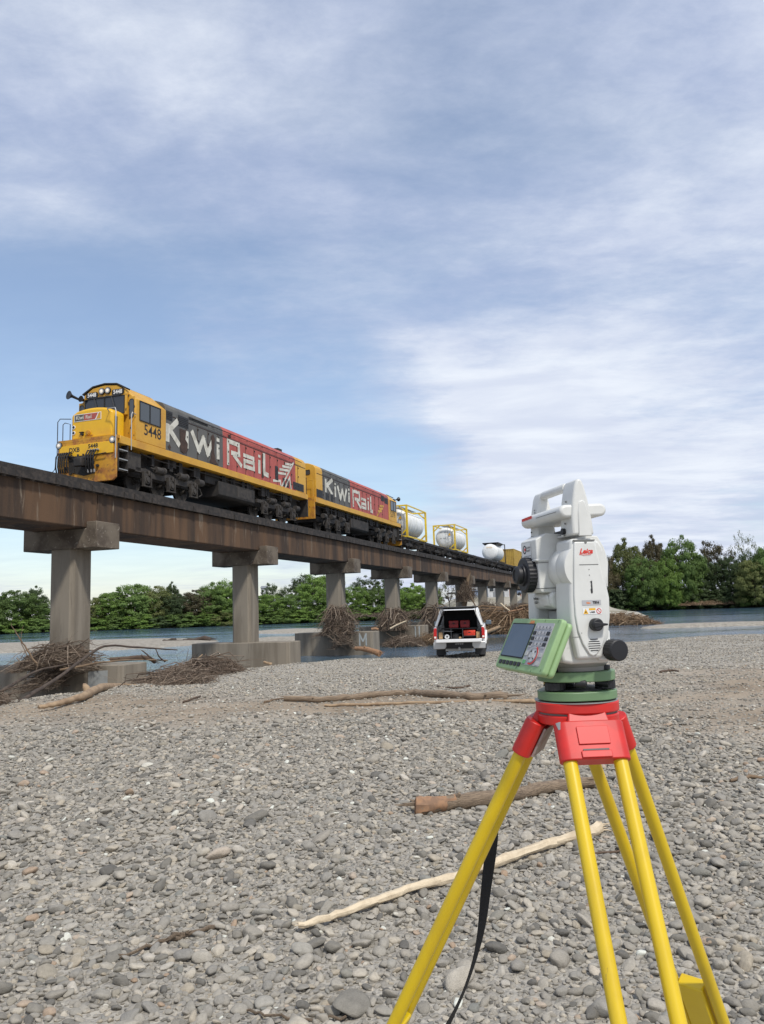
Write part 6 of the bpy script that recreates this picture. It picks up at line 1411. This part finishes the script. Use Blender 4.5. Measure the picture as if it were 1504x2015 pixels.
# first pier: mat of flax and sticks wrapped round the foot of the column
heap('driftwood_heap', 'brown mat of sticks wrapped round the foot of the nearest pier', f0(21.35, 18.75, .10), .85, 1.35, .95, 520, 1.7, .020, stick_brown, 31, lean=tuple(WV + Vector((0, 0, -.42))), flat=.35, lw=3.6, roots=26)
heap('driftwood_heap', 'sticks hanging down the face of the nearest pier footing', f0(21.05, 18.9, -.55), .45, 1.1, .75, 170, 1.5, .016, stick_brown, 32, lean=tuple(WV * .8 + Vector((0, 0, -.8))), flat=.6, lw=2.0)
heap('driftwood_heap', 'long low heap of brown sticks on the gravel beside the nearest pier footing', (-5.9, 21.6, gz(-5.9, 21.6) - .12), 1.0, 2.3, .55, 620, 1.15, .018, stick_brown, 33, lean=(.55, .75, .1), flat=.3, lw=1.8, roots=22)
heap('driftwood_heap', 'ragged heap of sticks between the first and second pier footings', (-5.7, 24.4, gz(-5.7, 24.4) - .05), 1.0, 1.5, .75, 330, 1.2, .018, stick_brown, 34, flat=.4, roots=30)
heap('driftwood_heap', 'dark scraps of sticks at the left edge below the nearest pier footing', (-8.6, 16.4, gz(-8.6, 16.4)), .6, .8, .45, 170, 1.0, .018, stick_brown, 35)
# later piers
heap('driftwood_heap', 'dark root mass caught on the third pier', f0(46.4, 18.7, .2), .85, 1.25, 2.1, 520, 1.7, .028, stick_brown, 41, fan=.7, cone=True, flat=1.0, roots=60)
heap('driftwood_heap', 'dark sticks trailing over the third pier footing', f0(46.0, 18.2, -.6), .5, 1.5, .9, 170, 1.7, .022, stick_brown, 48, lean=(-.2, -.6, .7))
heap('driftwood_heap', 'brown roots piled at the foot of the fourth pier', f0(58.5, 18.9, .1), 1.0, 1.4, 1.9, 430, 1.9, .035, stick_brown, 42, lean=(.4, .3, .8), cone=True, roots=40)
heap('driftwood_heap', 'low tangle of sticks in the water before the fourth pier footing', f0(57.4, 17.6, -1.15), 1.4, 2.4, .9, 330, 1.8, .030, stick_brown, 43)
heap('driftwood_heap', 'tan pile of broken sticks at the near end of the fourth footing', f0(58.8, 15.6, -1.15), 1.2, 1.6, 1.1, 260, 1.6, .03, stick_tan, 47)
heap('driftwood_heap', 'brown sticks heaped against the fifth pier behind the pickup', f0(70.8, 18.6, -.6), 1.4, 2.2, 3.0, 470, 2.2, .035, stick_brown, 44, cone=True, roots=40)
heap('driftwood_heap', 'reddish brown brush heaped round the seventh pier', f0(95.6, 18.6, -.4), 2.0, 3.0, 4.2, 560, 2.6, .045, stick_brown, 45, cone=True, flat=.9)
heap('driftwood_heap', 'great tan pile of broken branches right of the pickup', (13.2, 80.5, -1.25), 5.2, 3.6, 3.4, 1500, 2.6, .060, stick_tan, 46, flat=.55, roots=70)
heap('driftwood_heap', 'brown brush heaped under the eighth and ninth piers', f0(113.0, 17.5, -.8), 5.0, 3.2, 4.0, 700, 3.0, .05, stick_brown, 49)
heap('driftwood_heap', 'low tan driftwood pile in the river just right of the instrument', (29.2, 94.0, -1.3), 3.6, 2.4, 2.0, 560, 2.0, .055, stick_tan, 50)
heap('driftwood_heap', 'reddish brush washed up under the trees on the far right bank', (92, 212, .0), 11, 2.0, 1.3, 260, 3.5, .07, stick_tan, 51)
heap('driftwood_heap', 'brown brush along the far bank between the third and fifth piers', (2, 200, -.2), 16, 2.5, 1.6, 420, 3.5, .08, stick_brown, 52)
# single pieces that stand out of the heaps
def pxl(lst): return [atY(x, y, Y) for x, y, Y in lst]
log('driftwood_log', gpl([(78, 1402), (120, 1392), (165, 1378), (205, 1360), (262, 1346)], .09), .035, .115, wood_tan, 'pale stripped trunk with a fork, lying on the gravel by the nearest pier', 'trunk', 26, 14, seed=61, knots=0, splinter=2, amp=.012)
log('driftwood_log', pxl([(176, 1366, 18.3), (168, 1352, 18.3), (164, 1350, 18.3)]), .10, .055, wood_tan, 'stub of the pale fork standing off the stripped trunk', 'trunk', 8, 12, seed=62, knots=0, amp=.004)
log('bare_branch', pxl([(10, 1398, 17.6), (70, 1362, 19.0), (120, 1330, 20.4), (160, 1300, 21.6), (205, 1272, 22.8), (262, 1273, 23.4), (310, 1276, 23.8), (350, 1279, 24.2)]), .055, .018, stick_dark, 'long dark arching branch rising over the nearest pier footing', 'branch', 36, 9, seed=63, knots=2)
log('bare_branch', pxl([(0, 1362, 19.5), (40, 1338, 20.6), (80, 1318, 21.6), (140, 1306, 22.4)]), .05, .02, stick_dark, 'dark grey branch leaning across the left of the nearest footing', 'branch', 20, 9, seed=64, knots=1)
log('bare_branch', pxl([(118, 1318, 22.2), (160, 1311, 22.6), (200, 1303, 23.2), (270, 1298, 24.2), (330, 1300, 24.6)]), .035, .02, stick_tan, 'thin tan pole lying along the top of the nearest footing', 'branch', 20, 8, seed=65)
log('bare_branch', pxl([(216, 1298, 24.0), (245, 1296, 24.2), (285, 1294, 24.4), (305, 1302, 24.6)]), .06, .07, stick_brown, 'short brown log end resting on the footing left of the gap', 'branch', 14, 10, seed=66, splinter=3)
log('bare_branch', pxl([(72, 1306, 22.0), (52, 1276, 22.0), (36, 1252, 22.0), (22, 1228, 22.0)]), .03, .010, stick_tan, 'slim dead sapling leaning out at the far left', 'branch', 16, 7, seed=67, splinter=8)
log('bare_branch', pxl([(55, 1290, 22.0), (42, 1262, 22.0), (46, 1230, 22.0)]), .014, .005, stick_tan, 'wispy twig beside the slim dead sapling', 'branch', 10, 6, seed=68)
log('bare_branch', pxl([(300, 1297, 24.2), (288, 1286, 24.2), (278, 1279, 24.2)]), .03, .014, stick_dark, 'dark spiky branch end pointing up beyond the stick heap', 'branch', 8, 7, seed=69)
log('bare_branch', pxl([(325, 1302, 24.6), (312, 1290, 24.4), (306, 1276, 24.4)]), .026, .012, stick_dark, 'dark forked branch end right of the spiky one', 'branch', 8, 7, seed=70)
log('bare_branch', pxl([(318, 1336, 23.0), (350, 1326, 23.6), (385, 1318, 24.2), (405, 1324, 24.6), (418, 1333, 24.8)]), .035, .02, wood_tan, 'bent tan branch on the right end of the low stick heap', 'branch', 16, 8, seed=71)
log('bare_branch', pxl([(368, 1314, 24.6), (382, 1302, 24.8), (399, 1288, 25.0)]), .035, .02, wood_tan, 'broken tan branch sticking up by the second pier footing', 'branch', 8, 8, seed=72)
log('bare_branch', pxl([(250, 1347, 19.6), (300, 1348, 20.6), (345, 1338, 21.6)]), .022, .016, wood_tan, 'slender tan stick lying along the low heap', 'branch', 10, 7, seed=73)
log('driftwood_log', [sw(37.0, 25.0, WATER_Z + .35) + Vector((x, 0.3 * math.sin(x), .12 * math.sin(x * 2))) + Vector((-9.2, 42, -.15)) for x in (-3.3, -2.2, -1, 0, 1, 2)], .10, .30, stick_dark, 'dark log stranded on the gravel island left of the second pier', 'log', 20, 12, seed=74, knots=4, splinter=6, amp=.08)
log('driftwood_log', pxl([(700, 1276, 40), (722, 1278, 39.6), (748, 1286, 39)]), .10, .16, wood_orange, 'orange brown log on the gravel before the third pier footing', 'log', 12, 9, seed=75, splinter=5)
log('driftwood_log', pxl([(520, 1303, 33), (535, 1307, 33)]), .05, .07, wood_tan, 'small pale stick lying before the second pier footing', 'log', 8, 8, seed=76)
log('bare_branch', pxl([(768, 1237, 57), (785, 1228, 57), (800, 1222, 57)]), .07, .05, wood_pale, 'white bleached stick in the roots of the fourth pier', 'branch', 8, 7, seed=77)
log('orange_wood', pxl([(731, 1238.5, 48.5), (738, 1237.5, 48.5), (745, 1239, 48.5)]), .09, .08, wood_orange, 'orange chunk of wood on top of the third pier footing', 'wood', 6, 8, seed=78)
log('driftwood_log', pxl([(912, 1205, 84), (917, 1170, 84), (921, 1140, 84), (927, 1124, 84)]), .34, .08, stick_tan, 'tall upright snag caught against the sixth pier', 'trunk', 18, 9, seed=79, knots=2)
heap('root_tangle', 'hanging brown root tangle round the tall upright snag', atY(917, 1182, 83.6), .9, .9, 2.6, 260, 1.7, .035, stick_brown, 80, cone=True, lean=(0, 0, .9), flat=1.0, cat='roots')
log('bare_branch', pxl([(985, 1187, 78), (995, 1196, 78), (1003, 1202, 78)]), .10, .08, wood_pale, 'white bleached pole leaning on the great tan pile', 'branch', 8, 7, seed=81)
log('bare_branch', pxl([(1000, 1204, 78), (1015, 1201, 78), (1030, 1198, 78)]), .09, .06, wood_orange, 'orange pole lying across the top of the great tan pile', 'branch', 8, 7, seed=82)
log('bare_branch', pxl([(925, 1170, 80), (932, 1185, 80), (940, 1200, 80)]), .09, .06, stick_tan, 'brown pole slanting down from the tall snag', 'branch', 8, 7, seed=83)
log('bare_branch', pxl([(955, 1245, 76), (968, 1240, 76), (985, 1233, 76)]), .22, .16, wood_tan, 'pale log end at the waterline below the great tan pile', 'branch', 8, 8, seed=84)

# ------------------------------------------------------------------ trees
def crown_mesh(seed, nclump, per, leaf, shape, fl=.36):
    rr = random.Random(seed); vs = []; fs = []
    for c in range(nclump):
        for _ in range(60):
            x, y, zz = rr.uniform(-1, 1), rr.uniform(-1, 1), rr.uniform(0, 1)
            w = shape(zz)
            if x * x + y * y < w * w and (x * x + y * y > (w * .35) ** 2 or rr.random() < .35): break
        cr_ = rr.uniform(.09, .26); ch_ = cr_ * rr.uniform(.7, 1.15) * fl
        for k in range(per):
            d = Vector((rr.gauss(0, 1), rr.gauss(0, 1), rr.gauss(0, 1))).normalized(); q = rr.random() ** .4
            p = Vector((x + d.x * cr_ * q, y + d.y * cr_ * q, zz + d.z * ch_ * q))
            n_ = (d + Vector((x, y, (zz - .4) * 1.2)) * .5 + Vector((rr.gauss(0, 1), rr.gauss(0, 1), rr.gauss(0, 1) + .7)) * .38).normalized(); t = n_.orthogonal().normalized(); t = (t * math.cos(k) + n_.cross(t) * math.sin(k)); b = n_.cross(t)
            s1 = leaf * rr.uniform(.6, 1.3); s2 = s1 * rr.uniform(.45, .8); o = len(vs)
            for a_, b_ in ((-1, 0), (0, -1), (1, 0), (0, 1)):
                v = t * (a_ * s1) + b * (b_ * s2); vs.append((p.x + v.x, p.y + v.y, p.z + v.z * .7))
            fs.append((o, o + 1, o + 2, o + 3))
    me = bpy.data.meshes.new('crown'); me.from_pydata(vs, [], fs); me.update(); me.materials.append(LEAF['mid']); return me
dome = lambda zz: (max(0, 1 - ((zz - .42) / .56) ** 2) ** .5 if zz > .42 else (.88 + .12 * zz / .42))
egg = lambda zz: (max(0.02, 1 - ((zz - .45) / .53) ** 2) ** .65 if zz > .45 else (.70 + .30 * zz / .45))
open_ = lambda zz: (0.0 if zz < .35 else max(.05, 1 - ((zz - .68) / .36) ** 2) ** .5)
bush = lambda zz: max(.05, 1 - zz ** 2) ** .5
CROWNS = {'dome': [crown_mesh(s_, 230, 120, .026, dome) for s_ in (1, 2, 3)], 'egg': [crown_mesh(s_, 230, 115, .026, egg) for s_ in (4, 5, 12)],
          'open': [crown_mesh(s_, 90, 90, .026, open_) for s_ in (6, 7)], 'bush': [crown_mesh(s_, 120, 80, .045, bush, .55) for s_ in (8, 9)], 'sparse': [crown_mesh(10, 50, 34, .024, open_)]}
def trunk_mesh(seed, lim=5):
    rr = random.Random(seed); mb = MB(); p = [Vector((0, 0, 0)), Vector((rr.uniform(-.05, .05), rr.uniform(-.05, .05), .25)), Vector((rr.uniform(-.1, .1), rr.uniform(-.1, .1), .55)), Vector((rr.uniform(-.12, .12), 0, .88))]
    mb.tube(p, [.050, .042, .028, .008], 8)
    for k in range(lim):
        f = rr.uniform(.2, .65); b = p[1].lerp(p[2], f); a = rr.uniform(0, 6.28); e = b + Vector((math.cos(a) * .55, math.sin(a) * .55, rr.uniform(.12, .35)))
        mb.tube([b, b.lerp(e, .5) + Vector((0, 0, .04)), e], [.024, .015, .004], 6)
        for q in range(2):
            c = b.lerp(e, rr.uniform(.4, .8)); mb.tube([c, c + Vector((rr.uniform(-.25, .25), rr.uniform(-.25, .25), rr.uniform(.05, .25)))], [.010, .002], 4)
    return mb.mesh('trunk', trunk_m, 60)
TRUNKS = [trunk_mesh(20 + i) for i in range(4)]
def tree(px, Y, top, wpx, form, leafk, label, name='tree', group='trees on the far bank', cat='tree', base=None):
    p = atY(px, 1200, Y); zb = .3 if Y > shore_y(p.x) + 2 else 0.0
    if base is not None: zb = base
    h = (atY(px, top, Y).z - zb); w = wpx / FPX * Y / 2
    T = thing(name, (p.x, Y, zb), random.uniform(0, 6.28), label, cat, group)
    me = random.choice(CROWNS[form]); c = bpy.data.objects.new('crown', me); COL.objects.link(c); c.parent = T; c.scale = (w * 1.02, w * 1.02, h * .95); c.location = (0, 0, h * .02)
    c.material_slots[0].link = 'OBJECT'; c.material_slots[0].material = LEAF[leafk]
    if form != 'bush':
        t = bpy.data.objects.new('trunk', random.choice(TRUNKS)); COL.objects.link(t); t.parent = T; t.scale = (w * .9, w * .9, h)
    return T
TREES = [  # pixel column, distance, crown top, crown width in pixels, form, leaves, look
 (-45, 188, 1162, 110, 'dome', 'mid', 'broad green willow cut by the left edge of the view'), (28, 189, 1157, 105, 'dome', 'mid', 'full rounded green willow left of the nearest pier'), (70, 195, 1150, 50, 'egg', 'dark', 'narrow darker tree just left of the nearest pier column'),
 (118, 190, 1178, 90, 'dome', 'mid', 'low willow mostly hidden behind the nearest pier column'), (182, 192, 1172, 60, 'dome', 'olive', 'low olive tree just right of the nearest pier column'), (222, 193, 1162, 80, 'dome', 'bright', 'light green willow right of the nearest pier'),
 (262, 195, 1144, 100, 'dome', 'mid', 'tall rounded willow at the peak of the left tree line'), (308, 197, 1150, 80, 'dome', 'olive', 'greyish olive tree right of the tall rounded willow'), (338, 215, 1143, 40, 'egg', 'dark', 'dark pointed tree rising behind the left tree line'),
 (348, 196, 1166, 70, 'dome', 'dark', 'dark shady tree midway between first and second piers'), (385, 198, 1158, 80, 'dome', 'brown', 'brownish tree midway between first and second piers'), (425, 200, 1142, 90, 'dome', 'mid', 'big green willow left of the second pier'),
 (452, 201, 1132, 70, 'egg', 'bright', 'tall pale green willow beside the second pier column'), (480, 202, 1158, 60, 'dome', 'mid', 'willow mostly hidden behind the second pier column'), (530, 200, 1166, 75, 'dome', 'bright', 'bright leafy tree right of the second pier'),
 (575, 203, 1168, 80, 'dome', 'mid', 'leafy green tree between second and third piers'), (536, 262, 1146, 44, 'open', 'dark', 'small dark umbrella shaped tree on the skyline right of the second pier'), (572, 262, 1150, 40, 'open', 'dark', 'second dark umbrella shaped tree on the skyline'),
 (603, 250, 1130, 60, 'open', 'dark', 'tall dark open tree left of the bright round tree'), (624, 206, 1124, 85, 'egg', 'bright', 'tall bright round tree left of the third pier'), (652, 240, 1132, 60, 'open', 'dark', 'dark open tree behind the third pier column'),
 (650, 203, 1170, 60, 'dome', 'mid', 'green tree at the foot of the third pier'), (700, 206, 1146, 62, 'egg', 'bright', 'bright round tree right of the third pier'), (722, 245, 1132, 60, 'open', 'dark', 'tall dark open tree between third and fourth piers'),
 (745, 207, 1150, 50, 'egg', 'mid', 'green tree left of the fourth pier column'), (768, 240, 1128, 50, 'open', 'dark', 'dark open tree behind the fourth pier'), (775, 208, 1165, 60, 'dome', 'mid', 'green tree hidden by the fourth pier column'),
 (815, 205, 1146, 66, 'egg', 'bright', 'bright leafy tree between fourth and fifth piers'), (848, 206, 1150, 52, 'dome', 'mid', 'green tree behind the fifth pier column'), (862, 150, 1135, 44, 'sparse', 'olive', 'thin half bare tree right of the fifth pier'), (885, 152, 1138, 40, 'sparse', 'brown', 'second thin half bare tree left of the tall snag'),
 (1190, 220, 1082, 70, 'egg', 'brown', 'brownish tree half hidden by the instrument'), (1237, 222, 1056, 80, 'egg', 'olive', 'tall olive brown tree right of the instrument'), (1270, 214, 1084, 66, 'egg', 'mid', 'narrow green tree beside the olive brown one'),
 (1293, 228, 1050, 62, 'egg', 'brown', 'tall reddish brown tree on the right bank'), (1316, 214, 1088, 62, 'egg', 'bright', 'light green tree in front of the reddish brown one'), (1350, 217, 1048, 84, 'egg', 'mid', 'tallest green tree on the right bank'),
 (1384, 220, 1086, 60, 'dome', 'dark', 'dark tree right of the tallest green one'), (1412, 224, 1062, 74, 'open', 'brown', 'open crowned tree with sky showing through'), (1442, 216, 1090, 70, 'dome', 'dark', 'dark rounded tree right of the open crowned one'),
 (1474, 232, 1040, 50, 'sparse', 'olive', 'pale nearly bare tree standing above the right tree line'), (1482, 214, 1076, 62, 'egg', 'dark', 'dark green tree under the pale bare one'), (1488, 206, 1096, 74, 'dome', 'olive', 'yellowish olive tree near the right edge'), (1530, 207, 1062, 90, 'egg', 'mid', 'green tree cut by the right edge of the view')]
for tr in TREES: tree(*tr)
SH = [(-20, 186, 1212, 80, 'mid'), (40, 186.5, 1216, 70, 'bright'), (82, 187, 1212, 60, 'mid'), (190, 190, 1214, 70, 'bright'), (232, 191, 1212, 60, 'mid'), (276, 192, 1208, 70, 'bright'), (318, 193, 1210, 60, 'dark'), (362, 194, 1204, 70, 'mid'), (402, 196, 1206, 60, 'bright'), (440, 197, 1202, 56, 'olive'), (478, 199, 1200, 60, 'bright'), (520, 200.5, 1202, 60, 'mid'), (558, 201, 1198, 60, 'mid'), (600, 202, 1194, 64, 'bright'), (640, 203, 1192, 60, 'mid'), (690, 204, 1190, 56, 'mid'), (728, 204.5, 1192, 56, 'bright'), (765, 205, 1188, 56, 'mid'), (805, 205.5, 1186, 60, 'mid'), (842, 206, 1190, 50, 'dark'),
      (1205, 224, 1150, 60, 'dark'), (1245, 222, 1158, 60, 'mid'), (1285, 221, 1150, 56, 'dark'), (1325, 217, 1155, 60, 'bright'), (1365, 215, 1150, 60, 'dark'), (1405, 213, 1160, 60, 'dark'), (1440, 211, 1150, 60, 'dark'), (1480, 210, 1158, 66, 'mid'), (1515, 208, 1150, 60, 'olive')]
where = lambda x: 'left of the nearest pier' if x < 95 else 'between the first and second piers' if x < 470 else 'between the second and third piers' if x < 660 else 'between the third and fourth piers' if x < 770 else 'right of the fourth pier' if x < 1000 else 'on the right bank'
ORD = ['first', 'second', 'third', 'fourth', 'fifth', 'sixth', 'seventh', 'eighth', 'ninth', 'tenth', 'eleventh']; cnt = {}
for x, Y, top, w, lk in SH:
    k = cnt.get(where(x), 0); cnt[where(x)] = k + 1
    Yb = shore_y(atY(x, 1200, Y).x) + 1.2; tree(x, Yb, top, w * 1.25, 'bush', lk, '%s waterside bush from the left, %s' % (ORD[k], where(x)), 'bush', 'bushes along the far waterline', 'bush', base=-1.0)

# ------------------------------------------------------------------ buildings and vehicles beyond the bridge
berm = MB(); n = 40; vs = []; fs = []
for i in range(n + 1):
    f = i / n; c = atY(868 + 330 * f, 1190, 150 + 8 * f); e = math.sin(min(1, f * 6) * math.pi / 2) * math.sin(min(1, (1 - f) * 6) * math.pi / 2)
    for dy, zz in ((-26, -1.5), (-18, -.2), (-9, 1.0 * e), (-4, 2.6 * e), (0, 3.3 * e), (26, 3.5 * e), (60, 1.5)): vs.append((c.x, c.y + dy, zz + .3 * mnoise.noise((c.x * .3, dy * .3, 1)) * (0 if zz > 3 else 1)))
for i in range(n):
    for j in range(6): fs.append((i * 7 + j, (i + 1) * 7 + j, (i + 1) * 7 + j + 1, i * 7 + j + 1))
o = obj('stopbank', berm.add(vs, fs), mat('dry gravel embankment', (.36, .33, .27), .95, col2=(.22, .20, .14), nscale=.25, col3=(.13, .14, .06), n3=.5, r3=(.62, .72), bump=.3, bscale=3)); tag(o, 'pale gravel embankment beyond the bridge', kind='structure')
def building(name, px0, px1, Y, top, zb, depth, wall, roofm, label, doors=0, win=0):
    a, b = atY(px0, 1190, Y), atY(px1, 1190, Y); h = atY((px0 + px1) / 2, top, Y).z - zb; w = b.x - a.x
    T = thing(name, ((a.x + b.x) / 2, Y, zb), 0, label, 'building')
    wl = obj('wall', MB().box(-w / 2, w / 2, 0, depth, 0, h), wall, T)
    cl = MB(); x = -w / 2 + .4
    while x < w / 2 - .3: cl.box(x, x + .06, -.03, 0.0, .05, h - .05); x += .8
    obj('cladding_rib', cl, wall, wl)
    obj('roof', MB().prism([(-.4, h + .001), (depth + .4, h + .001), (depth / 2, h + depth * .16)], 'x', -w / 2 - .3, w / 2 + .3), roofm, T)
    for k in range(doors):
        x = -w / 2 + w * (k + .5) / doors; obj('roller_door', MB().box(x - 1.3, x + 1.3, -.05, -.031, 0, h * .7), shed_grey, T)
    for k in range(win):
        x = -w / 2 + w * (k + .5) / win; f = obj('window', MB().box(x - .55, x + .55, -.06, -.031, h * .45, h * .75), print_white, T); obj('pane', MB().box(x - .48, x + .48, -.066, -.061, h * .48, h * .72), glass_grey, f)
    return T
building('shed', 962, 1004, 176, 1150, 3.4, 8, shed_white, shed_grey, 'white ribbed shed seen under the bridge between the eighth and ninth piers', 1, 3)
building('workshop', 928, 958, 182, 1150, 3.4, 8, shed_grey, shed_white, 'grey workshop behind the parked blue car', 1, 2)
building('warehouse', 1008, 1034, 178, 1152, 3.4, 8, shed_white, shed_grey, 'pale warehouse behind the orange steel frame', 0, 3)
building('warehouse', 514, 523, 330, 1157, 1, 6, shed_white, shed_grey, 'far white building on the skyline right of the second pier', 0, 3)
building('house', 614, 630, 235, 1182, 1, 8, shed_white, shed_grey, 'pale roofed house glimpsed between trees left of the third pier', 0, 2)
T = thing('steel_frame', (atY(1015, 1185, 170).x, 170, 3.45), 0, 'orange steel frame standing before the pale warehouse', 'frame')
for x in (-1.2, 0, 1.2): obj('post', MB().box(x - .08, x + .08, -.08, .08, 0, 3.6), rust_orange, T)
for zz in (1.6, 3.4): obj('beam', MB().box(-1.4, 1.4, -.1, .1, zz, zz + .18), rust_orange, T)
def small_car(px, Y, zb, m, label, rz):
    p = atY(px, 1185, Y); T = thing('parked_car', (p.x, Y, zb), rz, label, 'car', 'cars parked on the embankment')
    obj('body', taper([(-2.15, .35), (-2.2, .75), (-1.9, .9), (2.0, .92), (2.15, .7), (2.1, .35)], .84, .80, .35, .92), m, T, bevel=.06, seg=2)
    T.rotation_euler.z = rz
    cb_ = obj('cabin', taper([(-1.4, .921), (-.8, 1.42), (1.0, 1.45), (1.75, .921)], .76, .60, .92, 1.45), m, T, bevel=.05, seg=2)
    for s in (-1, 1):
        obj('side_glass', MB().add([(s * (.765 - .16 * (zz - .92) / .53), y, zz) for y, zz in ((-1.1, .97), (-.7, 1.35), (.95, 1.38), (1.4, .97))], [(0, 1, 2, 3)]), glass_dark, cb_)
        for y in (-1.35, 1.35): obj('wheel', MB().lathe([(.2, 0), (.31, .01), (.32, .16), (.2, .18), (.001, .17)], 18, (s * .68, y, .32), (s, 0, 0)), black_rubber, T)
    return T
small_car(938, 158, 3.45, car_blue, 'blue silver car parked on the embankment behind the tall snag', R(88)); small_car(893, 160, 3.3, ute_white, 'white car parked at the left end of the embankment', R(80)); small_car(1036, 156, 3.5, car_blue, 'dark blue car beside the eyepiece of the instrument, far off under the bridge', R(85))
